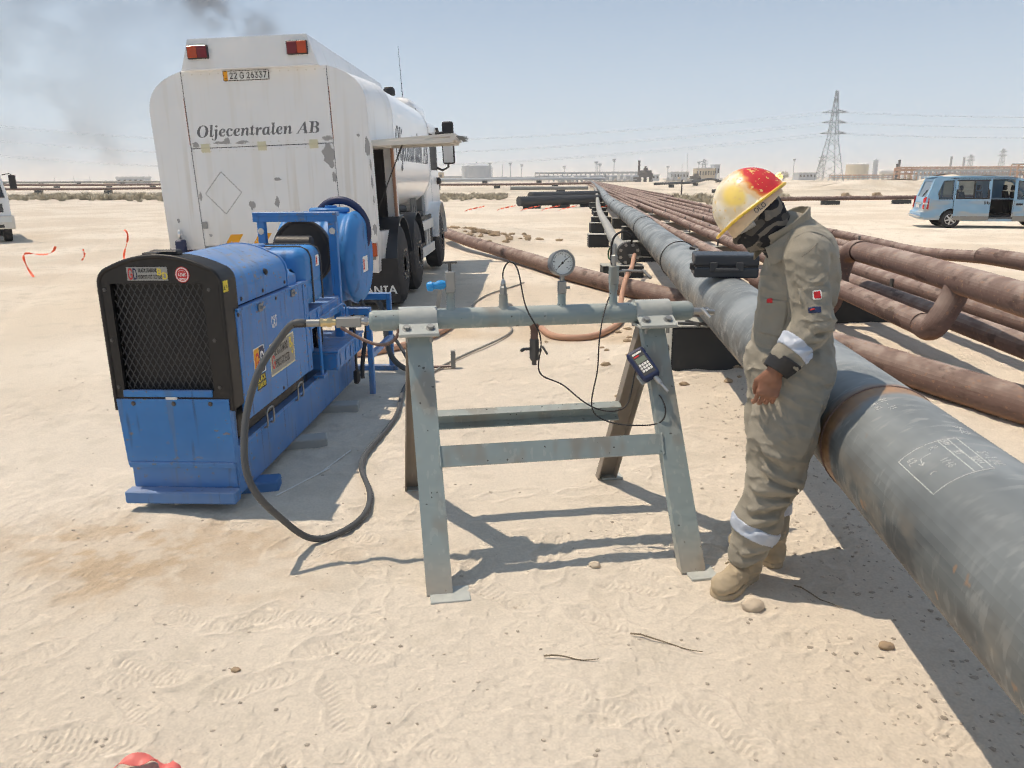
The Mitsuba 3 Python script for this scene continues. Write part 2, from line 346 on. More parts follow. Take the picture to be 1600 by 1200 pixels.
GLYPHS = {"O":[142,[[[6,37,6,60,12,81,29,109,51,129,75,139,97,140,118,133,130,121,137,101,137,81,134,67,119,36,95,12,67,0,45,-1,36,1,25,6,15,15],[35,47,35,23,39,13,51,6,68,9,85,27,101,65,108,98,107,117,98,131,91,133,77,131,58,112,47,91,40,70]]]],"l":[52,[[[-3,19,26,123,26,127,22,130,16,130,15,135,54,141,24,30,22,15,26,14,30,16,39,28,43,24,27,4,17,-1,7,-1,1,2,-3,9]]]],"j":[53,[[[27,119,27,127,34,135,44,136,53,128,53,118,47,111,34,111]],[[-40,-29,-39,-20,-34,-15,-25,-15,-21,-18,-22,-35,-13,-33,-9,-26,17,72,16,79,7,81,7,86,45,91,23,2,10,-27,0,-37,-13,-42,-29,-41,-38,-34]]]],"e":[80,[[[-3,23,-3,39,2,55,12,71,24,83,39,92,47,94,62,93,71,87,74,81,74,70,69,60,58,50,46,44,23,37,23,20,33,12,45,14,58,30,62,28,62,22,52,9,36,0,16,0,9,3,2,10],[30,63,26,45,39,50,53,63,58,78,55,86,46,86,37,77]]]],"c":[82,[[[-3,26,1,53,9,68,21,81,37,91,47,94,66,92,74,85,76,81,75,68,69,63,58,63,54,66,52,72,56,86,53,88,46,87,34,73,25,51,22,28,25,18,30,13,40,12,46,14,60,30,66,27,52,8,38,0,17,0,3,9]]]],"n":[106,[[[-4,0,15,73,15,80,10,83,5,83,5,88,45,94,38,65,58,88,67,93,81,94,89,89,91,84,90,68,74,15,77,13,81,14,90,27,95,24,77,3,68,-1,59,-1,52,4,50,9,52,28,67,72,67,78,60,79,48,70,40,58,26,25,20,0],[38,64,36,64,37,63]]]],"t":[55,[[[-5,12,13,81,12,83,4,83,4,90,23,100,40,120,48,120,40,92,55,91,54,83,37,83,20,16,22,14,28,16,37,29,43,26,26,5,14,-1,0,1]]]],"r":[78,[[[-4,0,15,71,15,79,5,81,5,86,45,92,38,65,50,83,58,90,63,92,74,90,77,85,77,73,73,67,62,65,53,72,42,61,29,33,20,0]]]],"a":[100,[[[-6,21,-5,35,0,51,10,69,24,84,44,94,58,92,64,82,67,92,88,92,68,16,74,14,84,27,88,26,89,23,73,4,63,-1,50,1,46,8,46,20,31,3,21,-1,11,-1,1,4],[20,23,22,15,31,14,44,26,57,59,59,78,56,84,46,84,32,67,21,38]]]],"A":[125,[[[-20,5,-11,7,-4,13,93,134,96,137,102,137,97,20,100,11,104,7,116,5,116,0,53,0,53,5,63,7,69,15,70,42,28,42,8,13,11,7,21,5,21,0,-20,0],[37,51,71,50,73,94,68,91]]]],"B":[128,[[[-10,5,2,7,9,16,35,112,36,121,34,126,22,129,22,134,91,133,107,129,120,119,123,111,123,98,119,89,108,79,89,71,101,65,109,57,113,44,109,24,98,11,81,3,64,0,-10,0],[68,125,55,74,71,75,81,79,88,86,93,98,94,111,88,124,80,127],[39,20,41,8,54,7,65,10,76,20,82,37,82,51,74,64,62,68,52,68]]]]," ":[50,[]]}


def put_text(m, o, u, v, n):
    """moves a lettering mesh (xy plane) onto the plane at o with reading direction u, up v, outward n"""
    M = np.eye(4); M[:3, 0], M[:3, 1], M[:3, 2], M[:3, 3] = A(*u), A(*v), A(*n), A(*o); m = m.copy(); m.apply_transform(M); return m


def serif(text, height, depth=.002):
    from shapely.geometry import Polygon
    s = height / 134.0; x = 0; ms = []
    for ch in text:
        adv, polys = GLYPHS[ch]
        for p in polys:
            rings = [np.array(r, float).reshape(-1, 2) * s + [x * s, 0] for r in p]
            g = Polygon(rings[0], rings[1:]).buffer(0)
            ms += [trimesh.creation.extrude_polygon(k, depth, engine='earcut') for k in getattr(g, 'geoms', [g])]
        x += adv
    return cat(*ms)


def sans(text, height, depth=.002, bold=True, width=None):
    m = meshkit.text_mesh(text, height, depth, bold)
    if width:
        m.apply_scale([width / (m.bounds[1][0] - m.bounds[0][0]), 1, 1])
    return m


def surf(f, lo, hi, h):
    """surface nets: mesh of f(P) = 0 (f < 0 inside) over the box lo..hi with cells of h"""
    lo, hi = A(*lo), A(*hi); n = np.ceil((hi - lo) / h).astype(int) + 1
    ax = [lo[k] + h * np.arange(n[k]) for k in range(3)]; G = np.stack(np.meshgrid(*ax, indexing='ij'), -1)
    # a coarse pass tells where the surface can be; the full grid is evaluated only there
    ci = [np.minimum(np.round(np.arange(n[k]) / 4).astype(int) * 4, (n[k] - 1) // 4 * 4) // 4 for k in range(3)]
    C0 = f(G[::4, ::4, ::4].reshape(-1, 3)).reshape([(n[k] - 1) // 4 + 1 for k in range(3)]).astype(np.float64)
    D = C0[np.ix_(*ci)].copy(); near = np.abs(D) < 6.5 * h + .012
    D[near] = f(G[near]); D[np.abs(D) < 1e-9] = 1e-9
    I = D < 0; cnt = np.zeros(n - 1); acc = np.zeros((*(n - 1), 3))
    c = [(a, b, d) for a in (0, 1) for b in (0, 1) for d in (0, 1)]
    sl = lambda o: tuple(slice(o[k], n[k] - 1 + o[k]) for k in range(3))
    for a in c:
        for k in range(3):
            if a[k] == 0:
                b = list(a); b[k] = 1; da, db = D[sl(a)], D[sl(b)]; cr = (da < 0) != (db < 0)
                t = np.where(cr, da / np.where(cr, da - db, 1), 0); cnt += cr
                for m in range(3):
                    acc[..., m] += cr * (a[m] + (t if m == k else 0))
    act = cnt > 0; idx = -np.ones(n - 1, int); idx[act] = np.arange(act.sum())
    V = (acc[act] / cnt[act][:, None] + np.argwhere(act)) * h + lo; F = []
    for k in range(3):
        a1, a2 = (k + 1) % 3, (k + 2) % 3
        s0 = [slice(1, n[m] - 1) for m in range(3)]; s0[k] = slice(0, n[k] - 1); s1 = list(s0); s1[k] = slice(1, n[k])
        ins0, ins1 = I[tuple(s0)], I[tuple(s1)]
        for flip, sel in ((False, ins0 & ~ins1), (True, ~ins0 & ins1)):
            q = np.argwhere(sel); q = q + [0 if m == k else 1 for m in range(3)]
            def g(d1, d2):
                r = q.copy(); r[:, a1] -= d1; r[:, a2] -= d2; return idx[r[:, 0], r[:, 1], r[:, 2]]
            a, b, cc, d = g(1, 1), g(0, 1), g(0, 0), g(1, 0)
            Q = [np.stack([a, b, cc], -1), np.stack([a, cc, d], -1)]
            F += [x[:, ::-1] if flip else x for x in Q]
    return trimesh.Trimesh(V, np.vstack(F), process=False)


def rcone(P, a, b, ra, rb):
    a, b = A(*a), A(*b); ba = b - a; h = np.clip((P - a) @ ba / (ba @ ba), 0, 1)
    return np.linalg.norm(P - a - h[:, None] * ba, axis=1) - (ra + (rb - ra) * h)


def ell(P, c, r, R=None):
    q = P - A(*c)
    if R is not None:
        q = q @ R
    r = A(*r); k0 = np.linalg.norm(q / r, axis=1); k1 = np.linalg.norm(q / r ** 2, axis=1); return k0 * (k0 - 1) / np.maximum(k1, 1e-9)


def smin(k, *ds):
    d = ds[0]
    for e in ds[1:]:
        h = np.clip(.5 + .5 * (e - d) / k, 0, 1); d = e + (d - e) * h - k * h * (1 - h)
    return d


# ------------------------------------------------------------------ scene bookkeeping
def fresh(key):
    if key not in scene and key not in labels and not any(k.startswith(key + '__') for k in scene):
        return key
    i = 1
    while f'{key}_{i:03d}' in scene or f'{key}_{i:03d}' in labels:
        i += 1
    return f'{key}_{i:03d}'


class Thing:
    def __init__(s, name, label, category, M=None, group=None, kind=None):
        s.key = fresh(name); s.M = np.eye(4) if M is None else M; s.n = {}
        labels[s.key] = {'label': label, 'category': category}
        if group:
            labels[s.key]['group'] = group
        if kind:
            labels[s.key]['kind'] = kind

    def add(s, part, mesh, mt, smooth=False, under=None, label=None, kind=None):
        base = (under or s.key) + '__' + part; i = s.n.get(base, 0); s.n[base] = i + 1; key = base if i == 0 else f'{base}_{i:03d}'
        scene[key] = s.ply(mesh, mt, smooth)
        if label or kind:
            labels[key] = {k: v for k, v in (('label', label), ('kind', kind)) if v}
        return key

    def ply(s, mesh, mt, smooth):
        if isinstance(mesh, (list, tuple)):
            mesh = cat(*mesh)
        m = mesh.copy(); m.apply_transform(s.M); return mikit.ply(m, mt, smooth)

    def whole(s, mesh, mt, smooth=False):
        scene[s.key] = s.ply(mesh, mt, smooth); return s


def structure(name, mesh, mt, smooth=False, kind='structure', label=None):
    k = fresh(name); scene[k] = mikit.ply(mesh, mt, smooth); labels[k] = {'kind': kind}
    if label:
        labels[k]['label'] = label
    return k

# ------------------------------------------------------------------ ground
def _bump2(x, y, cx, cy, rx, ry, h, rot=0.):
    c, s = math.cos(rot), math.sin(rot); u, v = (x - cx) * c + (y - cy) * s, -(x - cx) * s + (y - cy) * c
    return h * np.exp(-(u / rx) ** 2 - (v / ry) ** 2)


_prints = []
for _ in range(120):
    px_, py_ = RNG.uniform(-1.9, 1.7), RNG.uniform(1.7, 3.6) if RNG.random() < .7 else RNG.uniform(3.4, 7.5)
    _prints.append((px_, py_, RNG.uniform(0, 2 * np.pi), RNG.uniform(.5, 1.0), RNG.integers(0, 3)))


def ground_z(x, y, detail=True):
    x, y = np.asarray(x, float), np.asarray(y, float); r = np.hypot(x, y)
    P = lambda s, k=0.: np.stack([x * s + k, y * s - k, 0 * x + k], -1)
    z = .05 * (meshkit.fbm(P(.45), 3) - .5) * np.clip(r / 5, .35, 1) + .5 * (meshkit.fbm(P(.02, 4.), 3, 2) - .5) * np.clip((r - 25) / 60, 0, 1)
    for a in ((40, 84, 8, 3.5, 1.5), (52, 95, 5, 3, 2.0), (60, 99, 5, 3, 1.7), (48, 140, 22, 5, 1.1), (78, 155, 20, 5, 1.0), (30, 72, 10, 3, .5),
              (-1.6, 20.6, 1.5, .9, .36), (-.5, 22.5, 2.2, .8, .26), (2.4, 9.6, .8, .5, .10), (1.9, 6.9, .9, .45, .07), (-25, 95, 16, 4, .5), (6, 105, 18, 4, .5)):
        z = z + _bump2(x, y, *a)
    if not detail:
        return z
    w = np.clip(1.6 - r / 12, 0, 1)
    z = z + w * (.026 * (meshkit.fbm(P(2.6), 3, 3) - .5) + (.012 * (meshkit.fbm(P(9.), 3, 5) - .5) + .007 * (meshkit.fbm(P(30.), 2, 8) - .5)) * np.clip(3.2 * (meshkit.fbm(P(.9, 3.), 3, 31) - .30), .15, 1.1))
    rough = _bump2(x, y, 2.2, 7.2, 1.3, 1.6, 1.) + _bump2(x, y, -1.2, 20.8, 2.2, 1.3, 1.) + _bump2(x, y, 3.6, 7., 1., 2., .6)
    z = z + rough * (.10 * np.maximum(meshkit.fbm(P(7.), 4, 6) - .5, 0))
    for cx, cy, an, dep, kind in _prints:
        k = np.nonzero((np.abs(x - cx) < .24) & (np.abs(y - cy) < .24))
        if len(k[0]) == 0:
            continue
        c, s = math.cos(an), math.sin(an); u, v = (x[k] - cx) * c + (y[k] - cy) * s, -(x[k] - cx) * s + (y[k] - cy) * c
        e = np.sqrt((u / .14) ** 2 + (v / (.05 - .012 * np.cos(np.clip(u, -.14, .14) * 30))) ** 2)
        dz = -.009 * np.clip(1.15 - e, 0, 1) ** .5 * (e < 1.15) + .008 * np.exp(-((e - 1.3) / .16) ** 2)
        if kind == 0:
            dz = dz + .0035 * np.sin(np.hypot(u + .06, v) * 2 * np.pi / .016) * (np.hypot(u + .06, v) < .055) + .003 * np.sin(u * 2 * np.pi / .022) * (u > 0) * (e < 1)
        else:
            dz = dz + .0035 * np.sin((u + .5 * np.abs(v)) * 2 * np.pi / .024) * (e < 1)
        z[k] += .62 * dep * dz
    # wheel tracks leading off to the left, far field pressed flat by traffic
    for x0, sl in ((-3.2, -.42), (-4.9, -.42), (-.6, -.08)):
        d = x - (x0 + sl * (y - 6)); z = z - .02 * np.exp(-(d / .16) ** 2) * np.clip((y - 5) / 3, 0, 1) * np.clip((45 - y) / 20, 0, 1)
    return z


GRID = {}


def gz(x, y):
    """height of the finished ground sheet"""
    r, ph, z = GRID['r'], GRID['ph'], GRID['z']; i = min(max(np.searchsorted(r, math.hypot(x, y)) - 1, 0), len(r) - 2); a = math.atan2(x, y) % (2 * math.pi); a = a - 2 * math.pi if a > ph[-1] else a
    j = min(max(np.searchsorted(ph, a) - 1, 0), len(ph) - 2); u = min(max((math.hypot(x, y) - r[i]) / (r[i + 1] - r[i]), 0), 1); v = min(max((a - ph[j]) / (ph[j + 1] - ph[j]), 0), 1)
    return float((z[i, j] * (1 - u) + z[i + 1, j] * u) * (1 - v) + (z[i, j + 1] * (1 - u) + z[i + 1, j + 1] * u) * v)


def build_ground():
    ph = np.radians(np.r_[np.arange(-42, 42.01, .14), np.arange(44, 318, 4.)])
    r = np.r_[np.linspace(.15, 1.5, 12), 1.5 * 1.003 ** np.arange(1, 514), 0]
    r = r[:-1]; r = np.r_[r, r[-1] * 1.009 ** np.arange(1, 163)]; r = np.r_[r, r[-1] * 1.03 ** np.arange(1, 173)]
    R_, P_ = np.meshgrid(r, ph, indexing='ij'); x, y = R_ * np.sin(P_), R_ * np.cos(P_); z = ground_z(x, y); z = np.where(R_ > 600, z * 0 - .2, z)
    GRID.update(r=r, ph=ph, z=z); n, m = R_.shape; i, j = np.meshgrid(np.arange(n - 1), np.arange(m), indexing='ij'); k = (j + 1) % m
    a, b, c, d = i * m + j, i * m + k, (i + 1) * m + k, (i + 1) * m + j
    F = np.vstack([np.stack([a, b, c], -1).reshape(-1, 3), np.stack([a, c, d], -1).reshape(-1, 3)])
    V = np.stack([x, y, z], -1).reshape(-1, 3); j = np.arange(m); V = np.vstack([V, [0, 0, 0]])
    F = np.vstack([F, np.stack([0 * j + len(V) - 1, (j + 1) % m, j], -1)])
    return trimesh.Trimesh(V, F, process=False)


structure('ground', build_ground(), 'm_sand', smooth=True)


def blob(c, r, sub=1, amp=.35, squash=.6, seed=0):
    m = trimesh.creation.icosphere(sub, 1.0); v = m.vertices.copy(); n = meshkit.noise(v * 1.7 + seed * 3.7 + 50)
    v *= (1 - amp + 2 * amp * n)[:, None] * r; v[:, 2] *= squash; a = RNG.uniform(0, 6.28); v[:, :2] = v[:, :2] @ np.array([[math.cos(a), -math.sin(a)], [math.sin(a), math.cos(a)]]) * [1.2, .9]
    m.vertices = v + A(*c); return m


def scatter(name, label, cat_, mt, gen, n, sub=0):
    ms = []
    for i in range(n):
        x, y, r = gen(); ms.append(blob((x, y, gz(x, y) + r * .15), r, sub, .4, .65, i))
    t = Thing(name, label, cat_, kind='stuff'); t.whole(cat(*ms), mt)


def _g1():
    if RNG.random() < .5:
        y = RNG.uniform(1.7, 6); return 1.25 + .1 * y + RNG.normal(0, .28), y, RNG.uniform(.003, .011)
    y = 1.7 * (7 / 1.7) ** RNG.random(); return RNG.uniform(-.85, .8) * y, y, RNG.uniform(.0025, .008)


scatter('pebbles', 'small pebbles and grit lying loose over the sand', 'gravel', 'm_pebble', _g1, 1000)
scatter('clods', 'broken soil clods heaped where the pipe trench was dug', 'soil', 'm_dirt', lambda: ((RNG.normal(2.05, .55), RNG.normal(7.3, .9), RNG.uniform(.012, .045)) if RNG.random() < .5 else (RNG.normal(-1.2, .9), RNG.normal(20.8, .5), RNG.uniform(.03, .11))), 260)
for _x, _y, _r2, _l in ((.93, 2.62, .035, 'pale stone on the sand right of the near boot toe'), (1.32, 2.35, .022, 'dark stone at the edge of the big pipe shadow'), (1.62, 2.02, .03, 'rounded stone in the shade under the big pipe'),
                        (-.95, 2.25, .012, 'small dark stone alone on the sand at lower left'), (.35, 2.95, .02, 'little pale stone between the legs of the test stand'), (-.05, 9.6, .08, 'flat white stone on the sand beyond the manifold')):
    Thing('stone', _l, 'stone').whole(blob((_x, _y, gz(_x, _y) + _r2 * .35), _r2, 2, .3, .7, int(_x * 90)), 'm_dirt' if 'dark' in _l else 'm_rock', 40)
for _a, _b, _l in (((.427, 2.437), (.663, 2.319), 'long thin dry twig on the sand right of centre in front of the stand'), ((.106, 2.314), (.293, 2.279), 'short thin dry twig lying left of the longer one'), ((1.15, 2.78), (1.27, 2.60), 'thin twig in the shadow behind the worker boots')):
    _q = np.linspace(A(*_a, 0), A(*_b, 0), 8); _q[:, 2] = ground_z(_q[:, 0], _q[:, 1]) + .008 + .006 * np.sin(np.arange(8)); Thing('twig', _l, 'twig').whole(tube(_q, np.linspace(.0035, .0015, 8), 5), 'm_straw')


def brush(label, gen, n, h):
    V, F = [], []
    for i in range(n):
        x, y = gen(); z = gz(x, y); s = h * RNG.uniform(.5, 1.1)
        for k in range(34):
            a, t = RNG.uniform(0, 6.28), RNG.uniform(.1, 1.0); dx, dy = math.cos(a), math.sin(a); b = A(x + dx * .25 * s, y + dy * .25 * s, z - .05)
            p = b + A(dx * t * s * .9, dy * t * s * .9, s * RNG.uniform(.45, 1.0)); w = A(-dy, dx, 0) * .05 * s; mid = (b + p) / 2 + A(0, 0, .12 * s)
            j = len(V); V += [b - w, b + w, mid + w * 1.4, mid - w * 1.4, p]; F += [(j, j + 1, j + 2), (j, j + 2, j + 3), (j + 3, j + 2, j + 4)]
    Thing('dry_brush', label, 'brush', kind='stuff').whole(trimesh.Trimesh(np.array(V), np.array(F), process=False), 'm_brush')


brush('long band of grey dry brush on the plain behind the skid at left', lambda: (RNG.uniform(-46, -27), RNG.normal(71, 4.5) + 0), 240, .7)
brush('grey dry brush on the low bank right of the truck cab', lambda: (RNG.uniform(-9, -.5), RNG.normal(68, 3)), 150, .55)
brush('sparse dry brush beyond the rusty pipe rows', lambda: (RNG.normal(13.2, 1.0) if RNG.random() < .5 else RNG.uniform(12, 22), RNG.normal(58, 3)), 70, .6)


def ribbon(label, pts, w, m, name='tape_scrap', z=True):
    q = spl(pts, 26); t = np.gradient(q, axis=0); n = len(q)
    side = np.array([unit(np.cross(t[i], A(.3 * math.sin(i * .5), .2, 1))) for i in range(n)])
    ang = .9 * np.sin(np.arange(n) * .55); up = np.cross(side, t / np.linalg.norm(t, axis=1, keepdims=True)); side = side * np.cos(ang)[:, None] + up * np.sin(ang)[:, None]
    fn = lambda u, v: np.stack([np.interp(u, np.linspace(0, 1, n), q[:, k]) + (v - .5) * w * np.interp(u, np.linspace(0, 1, n), side[:, k]) for k in range(3)], -1)
    Thing(name, label, 'tape').whole(sheet(fn, n, 5, .0015), m, 40)


_gp = lambda x, y, h=0.: (x, y, gz(x, y) + .01 + h)
ribbon('crumpled red tape scrap at the bottom edge of the picture', [_gp(-1.13, 1.76), _gp(-1.10, 1.80, .022), _gp(-1.03, 1.815, .010), _gp(-.97, 1.785, .014), _gp(-.93, 1.775)], .036, 'm_tapepink')
ribbon('orange tape scrap bent like a hook, furthest left on the sand', [_gp(-8.35, 13.3), _gp(-8.62, 13.6, .15), _gp(-8.72, 13.75, .36), _gp(-8.5, 13.8, .35), _gp(-8.2, 13.85, .5)], .042, 'm_tapeorange')
ribbon('tiny orange tape flag between the hooked scrap and the skid', [_gp(-9.2, 16.4), _gp(-9.15, 16.45, .1), _gp(-9.2, 16.5, .22)], .042, 'm_tapeorange')
ribbon('upright red tape strip just behind the black grille', [_gp(-8.0, 15.9), _gp(-8.1, 16.1, .2), _gp(-8.05, 16.2, .45), _gp(-8.15, 16.3, .62)], .042, 'm_tapeorange')
for _i, (_x, _y, _l) in enumerate(((-2.4, 40.2, 'red tape strip on the sand nearest the truck cab'), (-.75, 41.6, 'red tape strip on the sand, second from the truck'), (.5, 40.6, 'red tape strip at the free end of the black pipes'), (1.6, 40.8, 'faint red tape strip under the black pipes'), (2.45, 40.3, 'red tape strip under the middle of the black pipes'), (4.3, 41.0, 'red tape strip beside the support blocks'))):
    ribbon(_l, [_gp(_x, _y), _gp(_x + .3, _y + .3, .10), _gp(_x + .7, _y + .4, .18), _gp(_x + 1.0, _y + .5, .24)], .09, 'm_tapeorange')

# ------------------------------------------------------------------ pipelines
BP = spl([(1.02, -1.5, .60), (1.165, 0, .612), (1.36, 2, .615), (1.565, 4, .615), (1.875, 7.3, .615), (2.13, 9.8, .615), (2.41, 12.5, .60), (2.95, 17.9, .62), (3.55, 24.3, .58), (4.95, 39.8, .55), (6.6, 56, .6), (11.9, 108, .5), (19.5, 185, .5), (32, 320, .5)], 260)
BPs = np.r_[0, np.cumsum(np.linalg.norm(np.diff(BP, axis=0), axis=1))]


def on_pipe(y, ang=0., lift=0., R=.229):
    """a point of the big pipe's surface at y; ang in degrees from its crest towards the camera side"""
    c = A(np.interp(y, BP[:, 1], BP[:, 0]), y, np.interp(y, BP[:, 1], BP[:, 2])); t = unit(A(np.interp(y + .1, BP[:, 1], BP[:, 0]), y + .1, c[2]) - A(c[0], y, c[2])); l = unit(A(-t[1], t[0], 0))
    a = math.radians(ang); n = l * math.sin(a) + A(0, 0, 1) * math.cos(a); return c + n * (R + lift)


big = Thing('large_pipeline', 'thick dark coated pipeline running past the worker from lower right to the horizon', 'pipe')
_q = np.linspace(0, 60, 420); _near = np.stack([np.interp(_q, BPs, BP[:, k]) for k in range(3)], -1); _far = BP[BPs > 60]
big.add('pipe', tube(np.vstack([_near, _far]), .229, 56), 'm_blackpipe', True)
for _y in (2.80, 9.6, 15.9, 22.6, 30.5, 41.):
    c = A(np.interp(_y, BP[:, 1], BP[:, 0]), _y, np.interp(_y, BP[:, 1], BP[:, 2]))
    big.add('weld_seam', torus(c, (.1, .995, 0), .2285, .0055 if _y < 5 else .013, 56, 8), 'm_rust' if _y < 5 else 'm_black', True)


def chalk(strokes, y0, a0, s=1., mirror=1):
    """chalk strokes drawn on the pipe: coordinates in metres, x along the pipe (towards the camera), y up round it"""
    ms = []
    for st in strokes:
        q = []
        for (a, b), (c, d) in zip(st[:-1], st[1:]):
            k = max(2, int(np.hypot(c - a, d - b) / .02) + 1); q += [(a + (c - a) * i / k, b + (d - b) * i / k) for i in range(k)]
        q.append(st[-1]); ms.append(tube([on_pipe(y0 - s * x, a0 - math.degrees(s * y / .229), .0003) for x, y in q], .0010, 5))
    return cat(*ms)


def vtext(txt, x, y, h):
    G = {'R': [[(0, 0), (0, 1), (.5, 1), (.6, .75), (.5, .5), (0, .5)], [(.25, .5), (.6, 0)]], '1': [[(.3, 0), (.3, 1), (.15, .8)]], '6': [[(.5, 1), (.1, .5), (.1, .1), (.5, .1), (.5, .45), (.1, .45)]], '4': [[(.4, 0), (.4, 1), (.05, .4), (.6, .4)]], '2': [[(0, .8), (.3, 1), (.55, .75), (0, 0), (.6, 0)]], 'H': [[(0, 0), (0, 1)], [(.5, 0), (.5, 1)], [(0, .5), (.5, .5)]],
         'G': [[(.55, .85), (.2, 1), (0, .5), (.2, 0), (.55, .15), (.55, .5), (.3, .5)]], 'S': [[(.5, .9), (.1, .85), (.1, .55), (.5, .45), (.5, .1), (0, .05)]], 'C': [[(.5, .9), (.1, .8), (0, .4), (.2, 0), (.5, .1)]], '/': [[(0, 0), (.4, 1)]], '-': [[(.05, .5), (.5, .5)]], '3': [[(0, 1), (.5, 1), (.2, .55), (.5, .3), (.1, 0)]], '0': [[(.2, 0), (0, .5), (.25, 1), (.5, .5), (.2, 0)]], '8': [[(.5, .9), (.1, .85), (.5, .1), (.05, .1), (.5, .9)]],
         'E': [[(.5, 1), (0, 1), (0, 0), (.5, 0)], [(0, .5), (.4, .5)]], 'T': [[(0, 1), (.6, 1)], [(.3, 1), (.3, 0)]], 'P': [[(0, 0), (0, 1), (.5, .9), (.5, .6), (0, .5)]], 'J': [[(.4, 1), (.4, .1), (.1, 0)]], 'D': [[(0, 0), (0, 1), (.5, .7), (.5, .3), (0, 0)]], 'N': [[(0, 0), (0, 1), (.5, 0), (.5, 1)]], 'A': [[(0, 0), (.3, 1), (.6, 0)], [(.1, .4), (.5, .4)]], '9': [[(.5, .6), (.1, .6), (.1, 1), (.5, 1), (.5, 0)]], '.': [[(0, 0), (.1, 0)]], ' ': []}
    out = []
    for ch in txt:
        out += [[(x + px_ * h * .8, y + py_ * h) for px_, py_ in st] for st in G[ch]]; x += h * .75
    return out


# chalked inspection table and notes
_box = [[(0, 0), (0, .185), (.25, .175), (.25, 0), (0, 0)], [(0, .13), (.25, .125)], [(0, .158), (.24, .150)], [(.06, .085), (.065, .05), (.10, .04)], [(.09, .05), (.10, .04), (.085, .035)]]
big.add('chalk_marking', chalk(_box + vtext('R', .03, .09, .024) + vtext('1/4G', .12, .085, .022) + vtext('62', .03, .015, .026) + vtext('C', .16, .035, .02) + vtext('S80', .01, .135, .018) + vtext('RT', .10, .134, .018) + vtext('P214', .16, .155, .017), 2.20, 51), 'm_chalk')
big.add('chalk_marking', chalk(vtext('S-126', 0, 0, .03), 2.08, 4), 'm_chalk'); big.add('chalk_marking', chalk(vtext('3-12', -.24, .07, .026), 2.08, 12), 'm_chalk')
big.add('chalk_marking', chalk(vtext('28 - 11', 0, 0, .024) + vtext('R 61', .02, -.035, .022), 2.66, 22), 'm_chalk')
big.add('chalk_marking', chalk(vtext('81', 0, 0, .026) + vtext('4', .0, -.05, .026), 3.0, 62), 'm_chalk')
for _n, (_y, _m, _l) in enumerate(((8.55, 'm_black', 'small black clip resting on the crest of the big pipe'), (8.30, 'm_chrome', 'small shiny clip resting on the crest of the big pipe'))):
    p = on_pipe(_y, -8, .0); t = Thing('spring_clip', _l, 'clip', pose(p, .4 + _n)); t.add('body', bx(-.05, .05, -.018, .018, -.004, .035, .008), _m); t.add('lever', cyl((-.02, -.03, .03), (.05, .05, .045), .008), 'm_darksteel')


def pipeline(name, label, pts, r, m, n=200, sides=20, group=None, clips=(), supports=()):
    t = Thing(name, label, 'pipe', group=group); t.add('pipe', tube(spl(pts, n), r, sides), m, True); return t


def line(c, y0, y1, z=.45, wob=.085, seed=0, slope=.085):
    ys = np.r_[y0 + (min(y1, 60) - y0) * np.linspace(0, 1, 12) ** 1.4, [90, 150, 320]] if y1 > 60 else np.linspace(y0, y1, 8)
    return [(c + slope * y + wob * 2 * (meshkit.noise(A(y * .12, seed, 3.)) - .5) * min(1, max(0, (y - 9) / 8)), y, z + .05 * (meshkit.noise(A(y * .1, seed, 9.)) - .5)) for y in ys]


RP = .089
# first two lines: one dives behind the worker, crosses over and climbs into the raised bridge
_l1 = line(2.15, 9.0, 320, seed=1)
first = Thing('rusty_pipeline', 'rusty pipe nearest to the big pipeline that climbs into the raised bridge behind the worker', 'pipe', group=None)
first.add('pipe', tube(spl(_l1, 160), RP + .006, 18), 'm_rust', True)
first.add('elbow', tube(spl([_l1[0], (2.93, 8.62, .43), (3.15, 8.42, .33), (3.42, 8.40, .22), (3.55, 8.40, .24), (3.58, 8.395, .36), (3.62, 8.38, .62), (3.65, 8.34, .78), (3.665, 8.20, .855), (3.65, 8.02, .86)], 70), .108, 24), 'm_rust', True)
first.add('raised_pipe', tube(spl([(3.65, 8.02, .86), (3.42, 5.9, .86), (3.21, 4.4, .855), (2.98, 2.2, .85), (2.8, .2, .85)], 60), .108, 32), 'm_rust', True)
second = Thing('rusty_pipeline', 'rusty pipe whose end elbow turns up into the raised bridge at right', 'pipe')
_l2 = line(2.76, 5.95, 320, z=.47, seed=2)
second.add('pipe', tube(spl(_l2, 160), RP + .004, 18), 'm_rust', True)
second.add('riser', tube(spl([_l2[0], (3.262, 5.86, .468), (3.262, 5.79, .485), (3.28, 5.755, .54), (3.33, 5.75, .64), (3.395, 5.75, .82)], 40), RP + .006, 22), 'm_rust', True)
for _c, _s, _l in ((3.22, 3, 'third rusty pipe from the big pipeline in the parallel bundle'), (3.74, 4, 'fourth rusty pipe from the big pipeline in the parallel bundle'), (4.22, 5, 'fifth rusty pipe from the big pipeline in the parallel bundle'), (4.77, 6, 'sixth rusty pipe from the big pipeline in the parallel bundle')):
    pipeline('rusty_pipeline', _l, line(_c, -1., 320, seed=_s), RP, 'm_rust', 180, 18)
_l7 = line(5.42, 12, 320, seed=7)
t = pipeline('rusty_pipeline', 'outermost rusty pipe at the right edge of the bundle, thicker at its near end', [(6.0, 2, .66), (6.05, 6, .64), (6.1, 9.4, .62)] + _l7, RP - .005, 'm_rust', 200, 18)
t.add('sleeve', tube(spl([(6.0, 1.2, .67), (6.05, 6, .645), (6.09, 9.75, .625), (6.1, 9.9, .622)], 30), .105, 20), 'm_rust', True); t.add('weld_seam', torus((6.81, 16.2, .46), (.085, 1, 0), .08, .014, 24, 8), 'm_rust', True)
